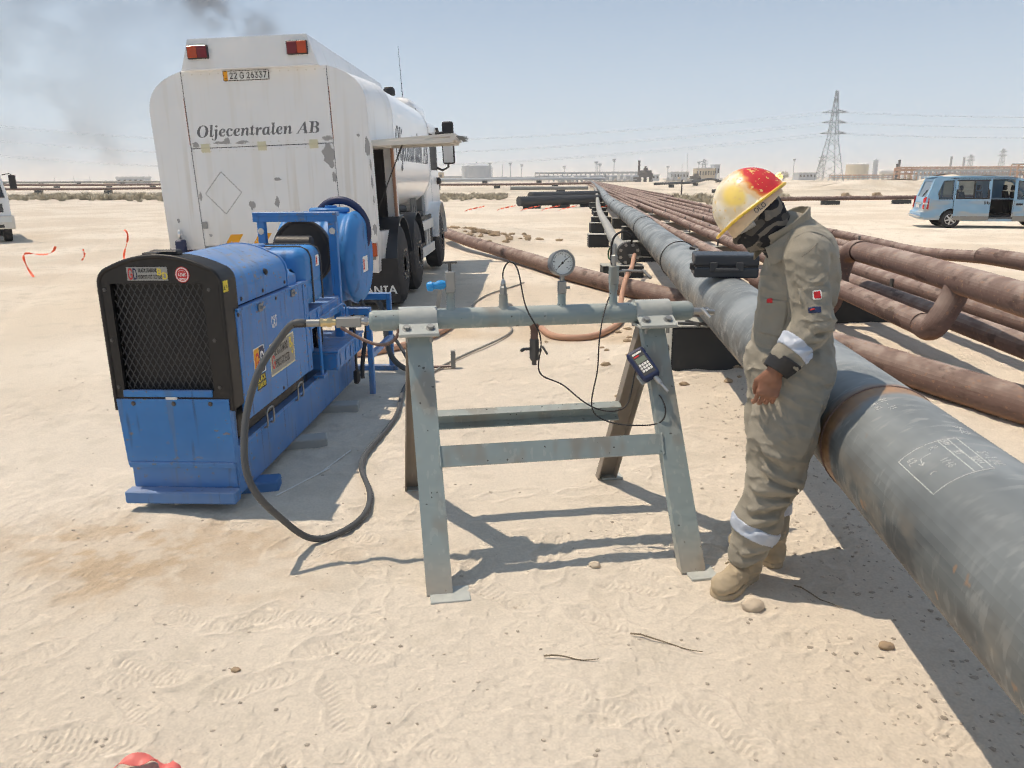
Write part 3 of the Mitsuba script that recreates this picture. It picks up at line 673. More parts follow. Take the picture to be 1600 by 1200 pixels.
for _i, _c in enumerate((2.48, 3.0, 3.5, 4.5, 5.05, 5.8, 6.3)):
    pipeline('rusty_pipeline', ['far thin pipe squeezed between the first and second rusty lines', 'far thin pipe between the second and third rusty lines', 'far thin pipe between the third and fourth rusty lines', 'far thin pipe between the fifth and sixth rusty lines', 'far thin pipe between the sixth and outermost rusty lines', 'far thin pipe just outside the outermost rusty line', 'far thin pipe furthest out from the bundle'][_i],
             line(_c, 33 + 3 * _i, 320, z=.42, seed=20 + _i, wob=.12), .07, 'm_rust', 60, 10)
# low concrete sleepers with steel guides under the bundle
for _i, _y in enumerate((3.0, 8.75, 14.5, 18.2, 22.4, 27.5, 33.5, 41, 50, 62, 78)):
    if _y < 4:
        continue
    x0 = (3.42 if _y < 10 else 2.75) + .085 * _y - (.25 if _y > 10 else .55); x1 = 5.3 + .085 * _y + .6; s = Thing('pipe_sleeper', ['dark low sleeper under the near end of the rusty bundle', 'dark concrete sleeper just behind the worker back', 'third sleeper under the rusty bundle', 'fourth sleeper under the rusty bundle', 'fifth sleeper under the rusty bundle', 'sixth sleeper under the rusty bundle', 'seventh sleeper under the rusty bundle', 'eighth sleeper, far down the bundle', 'ninth sleeper, far down the bundle', 'tenth sleeper, far down the bundle', 'last visible sleeper at the far end of the bundle'][_i], 'sleeper')
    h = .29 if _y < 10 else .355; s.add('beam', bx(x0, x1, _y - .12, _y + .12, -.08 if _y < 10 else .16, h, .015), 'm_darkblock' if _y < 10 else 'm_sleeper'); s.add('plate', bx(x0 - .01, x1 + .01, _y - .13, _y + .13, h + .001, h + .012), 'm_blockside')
    if _y > 10:
        for k in range(4):
            s.add('pier', bx(x0 + (x1 - x0) * (k + .3) / 4, x0 + (x1 - x0) * (k + .55) / 4, _y - .1, _y + .1, -.1, .16), 'm_sleeper')
    for c in (2.15, 2.76, 3.22, 3.74, 4.22, 4.77, 5.42):
        if x0 < c + .085 * _y < x1 and _y < 45:
            s.add('guide', bx(c + .085 * _y - .105, c + .085 * _y - .088, _y - .03, _y + .03, h + .012, h + .19), 'm_darksteel')

crs = Thing('crossing_pipe', 'loose rusty pipe lying across the sand and passing under the big pipeline', 'pipe')
crs.add('pipe', tube(spl([(-1.62, 19.5, .30), (-.7, 17.0, .22), (.3, 14.4, .16), (1.33, 11.3, .14), (2.1, 9.55, .13), (2.9, 6.9, .13), (3.26, 5.5, .13), (3.6, 4.5, .12), (4.4, 2.2, .12)], 120), .128, 28), 'm_rust', True)
crs.add('bore', cyl((-1.655, 19.58, .304), (-1.61, 19.47, .30), .116, n=28), 'm_black')

small = Thing('grey_pipeline', 'smaller grey pipe on black blocks ending in a blind flange behind the pressure gauge', 'pipe')
GP = spl([(1.98, 13.0, .385), (2.03, 14.5, .40), (2.14, 16.2, .41), (2.5, 20.1, .42), (3.02, 26, .42), (4.35, 39, .42), (9.3, 86, .42), (17, 170, .42), (31, 320, .42)], 140)
small.add('pipe', tube(GP, .108, 24), 'm_greypipe', True)
fl = A(1.985, 13.0, .385); ax = A(-.05, -1, 0)
small.add('flange', cyl(fl + A(0, .04, 0), fl + A(0, -.02, 0), .20, n=40, b=.006), 'm_black', 30); bf = small.add('blind_flange', cyl(fl + A(0, -.025, 0), fl + A(0, -.085, 0), .20, n=40, b=.006), 'm_darksteel', 30)
for i in range(8):
    a = i * math.pi / 4 + .39; p = fl + A(.155 * math.cos(a), -.085, .155 * math.sin(a)); small.add('flange_bolt', cat(cyl(p + A(0, .18, 0), p - A(0, .03, 0), .012, n=8), cyl(p, p - A(0, .03, 0), .029, n=6)), 'm_steel')
small.add('valve_wheel', cat(torus((1.72, 13.25, .36), (-1, -.3, .1), .10, .014, 28, 8), cyl((1.72, 13.25, .38), (1.9, 13.2, .42), .022), bar((1.72, 13.25, .28), (1.72, 13.25, .48), .015, .015)), 'm_green', 40)
small.add('test_nipple', cat(cyl(fl + A(.0, -.085, -.02), fl + A(.02, -.22, -.03), .022), bx(2.0 - .02, 2.0 + .03, 12.72, 12.80, .33, .39, .006), cyl((2.0, 12.78, .36), (2.35, 12.85, .33), .012)), 'm_zinc', 40)

for _i, (_x0, _x1, _y, _h, _l) in enumerate(((1.36, 2.1, 6.5, .40, 'large black pipe support block right of the manifold end'), (1.53, 2.22, 12.95, .19, 'black support block under the blind flange'), (1.86, 2.34, 18.6, .31, 'wide black support block at the grey pipe, third from near'), (2.38, 2.8, 23.4, .31, 'black support block at the grey pipe, fourth from near'), (2.82, 3.5, 27.2, .3, 'black support block at the grey pipe, fifth from near'),
                                            (3.34, 3.9, 31.4, .3, 'black support block at the grey pipe, sixth from near'), (3.75, 4.4, 36, .3, 'black support block at the grey pipe, seventh from near'), (4.35, 5.3, 43, .3, 'black support block at the grey pipe, eighth from near'), (2.3, 2.95, 15.6, .37, 'black support block under the big pipe behind the flange'), (2.95, 3.55, 20.5, .37, 'black support block under the big pipe, deep in the row'), (3.35, 3.95, 25.6, .33, 'black support block under the big pipe, far down the row'), (1.25, 2.0, -1.0, .36, 'black support block under the near end of the big pipe'))):
    if _y < 0:
        continue
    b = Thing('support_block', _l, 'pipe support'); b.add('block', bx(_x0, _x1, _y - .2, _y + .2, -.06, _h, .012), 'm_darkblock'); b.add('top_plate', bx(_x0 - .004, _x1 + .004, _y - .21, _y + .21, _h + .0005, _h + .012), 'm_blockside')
    if _i == 0:
        b.add('end_face', bx(_x0 - .006, _x0 - .0005, _y - .195, _y + .195, -.05, _h - .01), 'm_blockside'); b.add('anchor', cat(bar((1.42, 6.38, .42), (1.68, 6.34, .42), .05, .02), bar((1.5, 6.44, .425), (1.58, 6.28, .425), .02, .03), cyl((1.335, 6.4, .2), (1.36, 6.4, .2), .03)), 'm_darksteel')
for _a, _b, _r3, _l in (((.45, 43.6), (5.35, 46.8), .27, 'near black coated pipe lying crosswise on the ground'), ((1.35, 54.6), (6.9, 59.5), .29, 'far black coated pipe lying crosswise on the ground')):
    t = Thing('black_pipe', _l, 'pipe'); t.add('pipe', tube(np.linspace(A(*_a, _r3 + .12), A(*_b, _r3 + .12), 12), _r3, 24), 'm_charcoal', 30)
    for f in (.15, .5, .85):
        c = A(*_a) + (A(*_b) - A(*_a)) * f; t.add('chock', bx(c[0] - .5, c[0] + .5, c[1] - .25, c[1] + .25, -.1, .16), 'm_darkblock')

# ------------------------------------------------------------------ test stand with manifold
ST = np.eye(4); _a = math.atan2(.22, 1.423); ST[:3, 0] = (math.cos(_a), math.sin(_a), 0); ST[:3, 1] = (-math.sin(_a), math.cos(_a), 0); ST[:3, 3] = (.105, 3.31, 0)
sw = lambda u, v, z: (ST @ A(u, v, z, 1))[:3]
st = Thing('test_stand', 'grey-green welded steel trestle carrying the pressure test manifold', 'stand', ST)
ZT = .985
for u0, u1, v0, fr, ll in ((-.485, -.515, -.52, -1, None), (.585, .53, -.52, -1, None), (-.55, -.515, .62, 1, 'brown dusty inner side of the rear left leg'), (.515, .53, .62, 1, None)):
    g = gz(*sw(u0, v0, 0)[:2]); foot, top = A(u0, v0, g + .008), A(u1, v0 * .065, ZT)
    st.add('leg', channel(foot, top, (0, fr, 0), .105, .05, .007), 'm_stand' if fr < 0 else 'm_standdirty', label=ll)
    st.add('foot_plate', bx(u0 - .07 + (.04 if u0 > 0 else .03), u0 + .09 + (.0 if u0 > 0 else .03), v0 - .06, v0 + .055, g - .004, g + .009, .002), 'm_clamp')
for sgn, m_ in ((-1, 'm_stand'), (1, 'm_stand')):
    v = sgn * (.52 - .485 * (.5 / ZT)); f = A(0, sgn * .9, .5)
    st.add('cross_rail', channel((-.452 if sgn < 0 else -.48, v, .505), (.512 if sgn < 0 else .475, v, .505), (0, sgn, .45), .088, .045, .007), m_, label='rail chalked with a serial number' if sgn < 0 else None)
# chalked letters on the front rail
_n = unit(A(0, -1, .45)); _v = unit(A(0, .45, 1.0)); _o = A(-.085, -.264, .500) + _n * .0035
_tm = cat(*[tube([(x, y, 0) for x, y in s], .0016, 4) for s in vtext('SN.NA.29', 0, 0, .026)]); _tm.vertices[:, 2] *= .5
st.add('chalk_number', put_text(_tm, _o, (1, 0, 0), _v, _n), 'm_chalk')
for u_, v_ in ((-.452, -.273), (.512, -.273), (-.48, .273), (.475, .273)):   # weld beads where the rails meet the legs
    rr_ = np.random.default_rng(int(abs(u_) * 1000)); zz = np.linspace(.462, .548, 14); sg = -1 if v_ < 0 else 1
    st.add('weld_bead', tube([(u_ + rr_.uniform(-.002, .002), v_ + sg * (.004 - (z - .505) * .49), z) for z in zz], .0045 + rr_.uniform(-.001, .001, 14), 6), 'm_stand', True)
for u in (-.515, .53):
    st.add('saddle_plate', bx(u - .085, u + .085, -.115, .115, ZT - .004, ZT + .008, .002), 'm_clamp')

mf = Thing('test_manifold', 'grey steel test manifold pipe lying across the stand with four fittings on top', 'manifold', ST)
MZ = 1.036; MR = .0445
mf.add('pipe', tube([(-.722, 0, MZ), (-.719, 0, MZ), (-.705, 0, MZ), (.705, 0, MZ), (.719, 0, MZ), (.722, 0, MZ)], [.030, .036, MR, MR, .036, .030], 36), 'm_stand', 40)
for u in (-.515, .53):
    cl = Thing('pipe_clamp', 'left saddle clamp bolting the manifold to the stand' if u < 0 else 'right saddle clamp bolting the manifold to the stand', 'clamp', ST)
    th = np.linspace(0, np.pi, 20); ro, ri = MR + .012, MR + .001; zb = MZ - .022
    pts = [(ro * math.cos(a), max(0, ro * math.sin(a)) + .022) for a in th]; inn = [(ri * math.cos(a), ri * math.sin(a) + .022) for a in th[::-1]]
    prof = [(ro, 0.0)] + pts + [(-ro, 0.0)] + [(-ri, 0.0)] + inn + [(ri, 0.0)]
    cl.add('saddle', prism(prof, (u - .08, 0, zb), (0, 1, 0), (0, 0, 1), (.16, 0, 0)), 'm_clamp', 30)
    for s in (-1, 1):
        cl.add('flange', hull([(u + a * .082, s * (ro - .006 if b else ro + .068), (MZ - .004 if b else ZT + .012) - c * .010) for a in (-1, 1) for b in (0, 1) for c in (0, 1)]), 'm_clamp')
        for k in (-1, 1):
            cl.add('bolt', cat(bolt((u + k * .05, s * (ro + .032), ZT + .029), (0, s * .5, 1), .0145, .014), cyl((u + k * .05, s * (ro + .034), ZT + .022), (u + k * .05, s * (ro + .034), ZT - .03), .0075, n=10)), 'm_zinc', 30)
# needle valve with blue cap, far left
B = lambda u, dz=0.: A(u, 0, MZ + MR + dz)
v1 = Thing('needle_valve', 'needle valve with a blue capped outlet, first fitting from the left on the manifold', 'valve', ST); u = -.372
v1.add('nipple', _lathe([(.028, -.012), (.018, .008), (.018, .07)], B(u), A(0, 0, 1), 18), 'm_stand', 40)
v1.add('body', bx(u - .021, u + .021, -.021, .021, MZ + MR + .068, MZ + MR + .16, .004), 'm_zinc'); v1.add('stem', cyl(B(u, .16), B(u, .20), .007), 'm_darksteel')
v1.add('handle', cyl(B(u) + A(-.032, 0, .197), B(u) + A(.032, 0, .196), .005), 'm_darksteel'); v1.add('cap', _lathe([(.014, 0), (.02, .012), (.02, .03), (.015, .04), (.015, .055), (.022, .06), (.018, .078), (.004, .082)], B(u) + A(-.02, -.004, .105), A(-1, -.15, -.1), 18), 'm_skyblue', 40)
# pressure transmitter
v2 = Thing('pressure_sensor', 'slim pressure sensor with a cable looping from its top, second fitting on the manifold', 'sensor', ST); u = -.142
v2.add('nipple', _lathe([(.03, -.012), (.02, .006), (.0185, .055)], B(u), A(0, 0, 1), 18), 'm_stand', 40)
v2.add('body', _lathe([(.0165, .05), (.0165, .085), (.012, .09), (.012, .10)], B(u), A(0, 0, 1), 6), 'm_zinc'); v2.add('gland', _lathe([(.011, .098), (.009, .112), (.003, .122)], B(u), A(0, 0, 1), 12), 'm_steel', 40)
# gauge
v3 = Thing('pressure_gauge', 'round dial pressure gauge standing on the manifold', 'gauge', ST); u = .118; gc = B(u) + A(0, -.012, .185)
v3.add('nipple', _lathe([(.027, -.012), (.018, .006), (.018, .05)], B(u), A(0, 0, 1), 18), 'm_stand', 40); v3.add('valve', cat(bx(u - .017, u + .017, -.017, .017, MZ + MR + .05, MZ + MR + .105, .003), cyl((u + .017, 0, MZ + MR + .075), (u + .036, 0, MZ + MR + .075), .006), cyl(B(u, .105), B(u, .135), .011)), 'm_zinc', 30)
gn = unit(A(.20, -1, .14)); gu = unit(np.cross(gn, A(0, 0, 1))) * -1; gu = unit(np.cross(A(0, 0, 1), gn)); gv = np.cross(gn, gu)
cs = v3.add('case', _lathe([(.02, -.052), (.05, -.050), (.0535, -.044), (.0535, -.004), (.0575, -.003), (.0575, .005), (.0495, .006), (.0485, -.001), (.0485, -.004)], gc, gn, 48), 'm_zinc', 35)
fc = v3.add('dial', cyl(gc - gn * .008, gc - gn * .003, .0492, n=48), 'm_gaugeface'); tk = []
for i in range(41):
    a = math.radians(225 - 270 * i / 40); d = gu * math.cos(a) + gv * math.sin(a); r0 = .036 if i % 4 == 0 else .040
    tk.append(bar(gc - gn * .0025 + d * r0, gc - gn * .0025 + d * .044, .0012 if i % 4 else .002, .0006, gn))
tk += [put_text(sans(s, .005, .0004), gc - gn * .0028 + gu * (.029 * math.cos(math.radians(a)) - .005) + gv * (.029 * math.sin(math.radians(a)) - .0025), gu, gv, gn) for s, a in (('0', 225), ('4', 171), ('8', 117), ('12', 63), ('16', 9), ('20', -45))]
v3.add('scale', tk, 'm_black', under=fc); v3.add('needle', cat(bar(gc - gn * .001 - (gu * .77 + gv * .64) * .028, gc - gn * .001 + (gu * .77 + gv * .64) * .030, .0035, .001, gn), cyl(gc - gn * .002, gc + gn * .0005, .005)), 'm_black', under=fc)
# tall fitting stack
v4 = Thing('hose_fitting', 'tall stack of hydraulic fittings at the right of the gauge', 'fitting', ST); u = .352
v4.add('nipple', _lathe([(.032, -.012), (.019, .006), (.0165, .06)], B(u), A(0, 0, 1), 18), 'm_stand', 40); v4.add('collar', _lathe([(.021, .06), (.021, .085)], B(u), A(0, 0, 1), 6), 'm_stand')
v4.add('valve', bx(u - .019, u + .019, -.019, .019, MZ + MR + .085, MZ + MR + .165, .003), 'm_stand'); v4.add('adapter', _lathe([(.010, .165), (.010, .18), (.0155, .18), (.0155, .21), (.010, .214), (.010, .25), (.007, .262)], B(u), A(0, 0, 1), 6), 'm_zinc'); v4.add('pin', cyl((u + .019, 0, MZ + MR + .14), (u + .05, -.01, MZ + MR + .143), .005), 'm_zinc')
hs = Thing('flexible_tube', 'black tube arching over the blind flange behind the tall fitting stack', 'hose')
hs.add('tube', tube(spl([(1.70, 12.80, .18), (1.665, 12.75, .30), (1.656, 12.7, .42), (1.672, 12.7, .61), (1.742, 12.7, .725), (1.868, 12.7, .766), (1.975, 12.75, .70), (2.02, 12.9, .58), (2.02, 13.02, .50)], 60), .018, 10), 'm_rubber', True); hs.add('ferrule', cyl((2.02, 12.95, .56), (2.02, 13.02, .48), .028), 'm_zinc')
# drain valve below
v5 = Thing('drain_valve', 'drain valve with small lever handles hanging under the manifold', 'valve', ST); u = -.005; D_ = lambda dz: A(u, 0, MZ - MR - dz)
v5.add('nipple', _lathe([(.034, .014), (.021, -.004), (.0165, -.02), (.0165, -.062)], A(u, 0, MZ - MR), A(0, 0, 1), 18), 'm_rust', 40); v5.add('body', cat(_lathe([(.018, -.058), (.022, -.064), (.022, -.15), (.016, -.158)], A(u, 0, MZ - MR), A(0, 0, 1), 6), cyl(D_(.155), D_(.178), .011)), 'm_darksteel')
v5.add('lever', cat(bar(D_(.102) + A(-.02, -.01, 0), D_(.100) + A(-.05, -.02, 0), .016, .01), bar(D_(.100) + A(-.05, -.02, 0), D_(.108) + A(-.064, -.025, 0), .014, .01)), 'm_darksteel'); v5.add('lever', cat(cyl(D_(.11) + A(.018, -.01, 0), D_(.108) + A(.032, -.012, 0), .008), bar(D_(.092) + A(.034, -.014, 0), D_(.128) + A(.056, -.02, 0), .014, .008)), 'm_darksteel')
# end connector right
c6 = Thing('end_connector', 'shiny quick connector at the right end of the manifold', 'connector', ST)
c6.add('body', cat(cyl((.722, 0, MZ - .004), (.775, 0, MZ - .006), .017, n=6), cyl((.775, 0, MZ - .006), (.83, 0, MZ - .012), .012), cyl((.79, 0, MZ - .008), (.80, 0, MZ - .009), .02, n=12)), 'm_steel', 30); c6.add('lever', cyl((.765, -.012, MZ + .012), (.80, -.03, MZ - .03), .007), 'm_chrome')
# left coupling
c7 = Thing('swivel_coupling', 'steel swivel coupling joining the black hose to the left manifold end', 'coupling', ST)
c7.add('block', bx(-.86, -.755, -.019, .019, MZ - .022, MZ + .020, .003), 'm_zinc'); c7.add('nipple', cat(cyl((-.722, 0, MZ), (-.755, 0, MZ), .015, n=18), cyl((-.728, 0, MZ), (-.742, 0, MZ), .021, n=6)), 'm_steel', 30)
c7.add('nut', cat(cyl((-.86, 0, MZ), (-.878, 0, MZ), .014), cyl((-.878, 0, MZ), (-.897, 0, MZ), .021, n=6), cyl((-.897, 0, MZ), (-.913, 0, MZ), .017), cyl((-.913, 0, MZ), (-.925, 0, MZ), .019, n=6)), 'm_brass', 30); c7.add('ferrule', cyl((-.925, 0, MZ), (-.985, .0, MZ), .0165, n=20, b=.003), 'm_zinc', 30)
wl = Thing('safety_lanyard', 'brown wire lanyard looped under the left manifold end', 'cable', ST); wl.whole(tube(spl([(-.84, -.02, MZ - .02), (-.79, -.03, MZ - .05), (-.72, -.04, MZ - .085), (-.66, -.045, MZ - .095), (-.615, -.05, MZ - .07), (-.60, -.045, MZ - .03)], 40), .0075, 8), 'm_rust', True)

# hoses
h0 = sw(-.985, 0, MZ); bh = Thing('high_pressure_hose', 'black pressure hose arching from the coupling down over the sand', 'hose')
_pts = [h0, h0 + A(-.05, -.010, .0), (-.972, 3.165, .985), (-1.042, 3.125, .89), (-1.088, 3.09, .79), (-1.117, 3.04, .66), (-1.121, 3.0, .56), (-1.113, 2.97, .445), (-1.075, 2.97, .335), (-1.02, 3.05, .20), (-.965, 3.13, .085)]
_gr = [(-.90, 3.19), (-.80, 3.29), (-.735, 3.47), (-.765, 3.76), (-.86, 4.05), (-.885, 4.3), (-.86, 4.6), (-.82, 5.0), (-.825, 5.3), (-.86, 5.85), (-.86, 6.25)]
_pts += [(x, y, gz(x, y) + .022) for x, y in _gr]; _pts += [(-.93, 6.5, .12), (-1.08, 6.6, .32), (-1.2, 6.5, .48)]
bh.add('hose', tube(spl(_pts, 170), .0150, 14), 'm_hoserubber', True)
bh.add('sleeve', tube([_pts[0], np.array(_pts[0]) * .5 + np.array(_pts[1]) * .5, np.array(_pts[1])], .0170, 14), 'm_black', True)
ph = Thing('water_hose', 'pinkish copper coloured hose draped over the rusty pipe and curling over the sand', 'hose')
_g2 = lambda x, y, h=.034: (x, y, gz(x, y) + h)
ph.add('hose', tube(spl([(2.03, 12.6, .40), (1.93, 12.1, .36), (1.80, 11.4, .33), (1.66, 10.75, .335), (1.58, 10.42, .31), (1.47, 10.0, .17), _g2(1.38, 9.5), _g2(1.33, 9.0), _g2(1.22, 8.5), _g2(1.02, 8.0), _g2(.75, 7.68), _g2(.48, 7.72), _g2(.34, 8.1), _g2(.18, 8.9), _g2(-.15, 9.25), _g2(-.5, 8.85), _g2(-.72, 8.3), _g2(-.95, 7.6), _g2(-1.2, 7.15), _g2(-1.5, 7.0)], 150), .034, 14), 'm_copperhose', True)
ph.add('clamp', cat(torus((1.61, 10.55, .335), (.1, 1, -.2), .038, .01, 20, 8), cyl((1.52, 10.5, .39), (1.85, 10.45, .38), .018), cyl((1.80, 10.45, .40), (1.90, 10.35, .30), .022)), 'm_zinc', 40)
gh = Thing('thin_ground_hose', 'thin grey hose snaking over the sand behind the stand', 'hose')
gh.whole(tube(spl([(x, y, gz(x, y) + .018) for x, y in ((-.72, 6.1), (-.62, 6.6), (-.40, 7.1), (-.05, 7.9), (-.02, 8.4), (-.25, 8.9), (-.45, 9.3), (-.5, 9.9), (-.33, 10.8), (-.12, 11.3), (.2, 12.0))], 90), .011, 10), 'm_greyhose', True)
ar = Thing('return_hose', 'grey hose arching from the rear of the blue skid to the ground', 'hose'); ar.whole(tube(spl([(-1.22, 6.55, .62), (-1.15, 6.55, .58), (-1.10, 6.5, .40), (-1.06, 6.42, .18), (-.96, 6.38, .06), _g2(-.80, 6.35, .02)], 50), .024, 12), 'm_hoserubber', True)
sk = Thing('angle_iron', 'short bent steel angle lying on the sand behind the left stand leg', 'steel offcut', pose((-.66, 6.55, gz(-.66, 6.55)), .1)); sk.add('base', bx(-.1, .14, -.02, .02, .02, .035), 'm_rust'); sk.add('upright', bx(.12, .16, -.03, .03, .02, .17), 'm_greypipe')
sk = Thing('wooden_stake', 'short wooden stake standing behind the needle valve', 'stake'); sk.whole(bar((-.93, 9.2, -.03), (-.86, 9.2, .34), .07, .05), 'm_concrete')

# data logger held against the rear right leg, with its cables
lg = sw(.50, .02, .745); LM = np.eye(4); _d = unit(A(.40, -.50, -.55)); _n = unit(A(-.22, -.62, .62)); _n = unit(_n - _d * (_n @ _d)); _s = np.cross(_d, _n) * -1
LM[:3, 0], LM[:3, 1], LM[:3, 2], LM[:3, 3] = np.cross(-_d, _n) * 1, -_d, _n, A(.580, 3.26, .822)
dl = Thing('data_logger', 'blue handheld data logger propped on the right leg of the stand', 'instrument', LM)
_rr = lambda P, hx, hy, hz, r: np.linalg.norm(np.maximum(np.abs(P) - A(hx, hy, hz) + r, 0), axis=1) - r
dl.add('housing', surf(lambda P: _rr(P * A(1, 1, 1) / np.stack([1 - .9 * np.abs(P[:, 1]) * (P[:, 1] < 0), 1 + 0 * P[:, 0], 1 + 0 * P[:, 0]], -1), .043, .078, .021, .014), (-.055, -.09, -.03), (.055, .09, .03), .0035), 'm_navy', True)
dl.add('faceplate', bx(-.029, .029, -.058, .062, .0195, .0225, .001), 'm_charcoal'); dl.add('screen', bx(-.024, .024, .004, .030, .0222, .0235), 'm_lcd'); dl.add('badge', bx(-.022, .004, .036, .043, .0222, .0236), 'm_red'); dl.add('badge', bx(-.022, .022, .048, .057, .0222, .0236), 'm_paper')
for r_ in range(3):
    for c_ in range(4):
        dl.add('key', bx(-.024 + c_ * .0128, -.024 + c_ * .0128 + .0098, -.012 - r_ * .015, -.012 - r_ * .015 + .011, .0222, .0245), 'm_paper')
dl.add('connector', cat(cyl((.012, -.075, 0), (.016, -.115, 0), .011), cyl((.016, -.115, 0), (.02, -.165, .004), .006)), 'm_steel', 30); dl.add('bracket', bx(-.05, .02, -.07, -.02, -.036, -.021, .002), 'm_clamp')
# cables
def cable(label, pts, r=.0032):
    Thing('sensor_cable', label, 'cable').whole(tube(spl(pts, 110), r, 7), 'm_black', True)


_s2 = sw(*B(-.142, .12))
cable('thin dark cable looping from the slim sensor across the manifold to the logger top', [_s2, _s2 + A(.006, 0, .05), _s2 + A(.03, -.01, .075), _s2 + A(.06, -.03, .05), (.06, 3.18, 1.10), (.112, 3.17, 1.0), (.125, 3.17, .93), (.115, 3.18, .85), (.13, 3.19, .795), (.21, 3.2, .755), (.29, 3.2, .69), (.40, 3.2, .63), (.50, 3.22, .64), (.53, 3.24, .71), (.55, 3.27, .80), (.575, 3.3, .87), (.59, 3.31, .865)])
_s3 = sw(*B(.352, .03)) + A(-.02, -.02, 0)
cable('thin dark cable hanging from the tall fitting to the logger bottom', [_s3, (.39, 3.25, 1.0), (.375, 3.2, .90), (.37, 3.2, .80), (.35, 3.2, .68), (.37, 3.2, .61), (.46, 3.18, .575), (.56, 3.17, .57), (.65, 3.16, .59), (.67, 3.17, .64), (.645, 3.2, .70)])

# carrying case on the big pipe
cp = on_pipe(5.62, 0, .0); CM = pose((1.735, 6.22, .846), -.16)
cs = Thing('instrument_case', 'dark plastic carrying case lying on the crest of the big pipeline', 'case', CM)
def rbox(x0, x1, y0, y1, z0, z1, r):
    P = []
    for X, sx in ((x0, 1), (x1, -1)):
        for Y, sy in ((y0, 1), (y1, -1)):
            for Z, sz in ((z0, 1), (z1, -1)):
                c = A(X + sx * r, Y + sy * r, Z + sz * r); P += [c - A(sx, sy, sz) * r * unit(A(a, b, d)) for a in (0, .5, 1) for b in (0, .5, 1) for d in (0, .5, 1) if a + b + d]
    return hull(P)


cs.add('base', rbox(-.25, .25, -.18, .18, 0, .085, .018), 'm_case', 40); cs.add('lid', rbox(-.25, .25, -.18, .18, .091, .18, .02), 'm_case', 40); cs.add('seam', bx(-.242, .242, -.173, .173, .083, .093), 'm_black')
for x in (-.10, .10):
    cs.add('latch', bx(x - .03, x + .03, -.192, -.178, .05, .125, .005), 'm_charcoal')
cs.add('handle', cat(bx(-.09, -.07, -.21, -.18, .06, .075, .003), bx(.07, .09, -.21, -.18, .06, .075, .003), bx(-.09, .09, -.222, -.206, .055, .08, .006)), 'm_charcoal'); cs.add('end_latch', bx(-.282, -.248, -.17, -.11, .06, .11, .006), 'm_black'); cs.add('rib', [bx(.2505, .254, y - .008, y + .008, .02, .16) for y in (-.1, -.03, .04, .11)], 'm_charcoal')

# ------------------------------------------------------------------ worker
def fold(P, amp, s=(9., 9., 19.), seed=2, sh=.7):
    q = P * A(*s); q[:, 2] += sh * q[:, 0]; n = meshkit.fbm(q, 3, seed); return amp * (1 - np.abs(n - .5) * 6)


def ridges(P, segs):
    """cloth folds: a crest with a valley beside it along each segment"""
    out = np.zeros(len(P))
    for a, b, h, w in segs:
        a, b = A(*a), A(*b); ba = b - a; t = np.clip((P - a) @ ba / (ba @ ba), 0, 1); q = P - a - t[:, None] * ba; d = np.linalg.norm(q, axis=1); w = w * .8; tap = np.sin(np.pi * np.clip(.12 + .8 * t, 0, 1)); up = q[:, 2]
        out += 1.9 * h * tap * (np.exp(-(d / w) ** 2) - .75 * np.exp(-((d - 2 * w) / w) ** 2) * (up < 0))
    return out


LEG_F = [((1.12, 2.715, .47), (.95, 2.72, .535), .016, .016), ((1.11, 2.71, .445), (.93, 2.735, .445), .018, .018), ((1.09, 2.71, .405), (.92, 2.735, .36), .016, .017), ((1.05, 2.705, .555), (.945, 2.725, .62), .014, .017), ((1.04, 2.712, .335), (.905, 2.735, .295), .012, .015), ((1.03, 2.715, .205), (.89, 2.735, .165), .012, .014), ((1.0, 2.70, .50), (.93, 2.73, .575), .012, .013),
         ((1.17, 2.74, .80), (1.10, 2.70, .60), .008, .02), ((.99, 2.70, .83), (.945, 2.72, .68), .009, .02), ((1.15, 2.75, .54), (1.10, 2.71, .40), .010, .016)]
ARM_F = [((1.17, 2.69, 1.125), (1.05, 2.66, 1.065), .012, .014), ((1.17, 2.69, 1.09), (1.06, 2.66, 1.10), .012, .013), ((1.13, 2.68, 1.06), (1.01, 2.665, 1.045), .010, .012), ((1.12, 2.70, 1.03), (1.03, 2.665, 1.0), .010, .012), ((1.15, 2.73, 1.30), (1.06, 2.70, 1.235), .008, .018), ((1.00, 2.72, 1.27), (1.05, 2.69, 1.16), .008, .016), ((1.06, 2.67, .985), (.97, 2.68, .99), .008, .010)]
TORSO_F = [((1.24, 2.84, 1.32), (1.20, 2.82, 1.05), .008, .02), ((1.00, 2.80, 1.00), (1.24, 2.83, .985), .010, .016), ((.98, 2.84, 1.20), (.95, 2.82, 1.04), .010, .018), ((1.20, 2.82, 1.03), (1.08, 2.80, 1.0), .010, .016), ((.97, 2.85, .96), (1.1, 2.79, .90), .010, .02), ((1.25, 2.83, .93), (1.13, 2.79, .80), .008, .02), ((.965, 2.86, 1.30), (1.0, 2.82, 1.22), .008, .018), ((1.22, 2.84, 1.16), (1.12, 2.81, 1.24), .008, .02)]


def near_arm(P):
    d = smin(.03, rcone(P, (1.075, 2.795, 1.335), (1.105, 2.735, 1.10), .072, .066), rcone(P, (1.105, 2.735, 1.10), (1.008, 2.718, .972), .066, .058))
    return d - fold(P, .0045, (12, 12, 18), 4, .8) - ridges(P, ARM_F)


def far_arm(P):
    return smin(.03, rcone(P, (1.125, 3.115, 1.335), (1.175, 3.165, 1.10), .074, .064), rcone(P, (1.175, 3.165, 1.10), (1.145, 3.165, .95), .064, .056)) - fold(P, .008, seed=6)


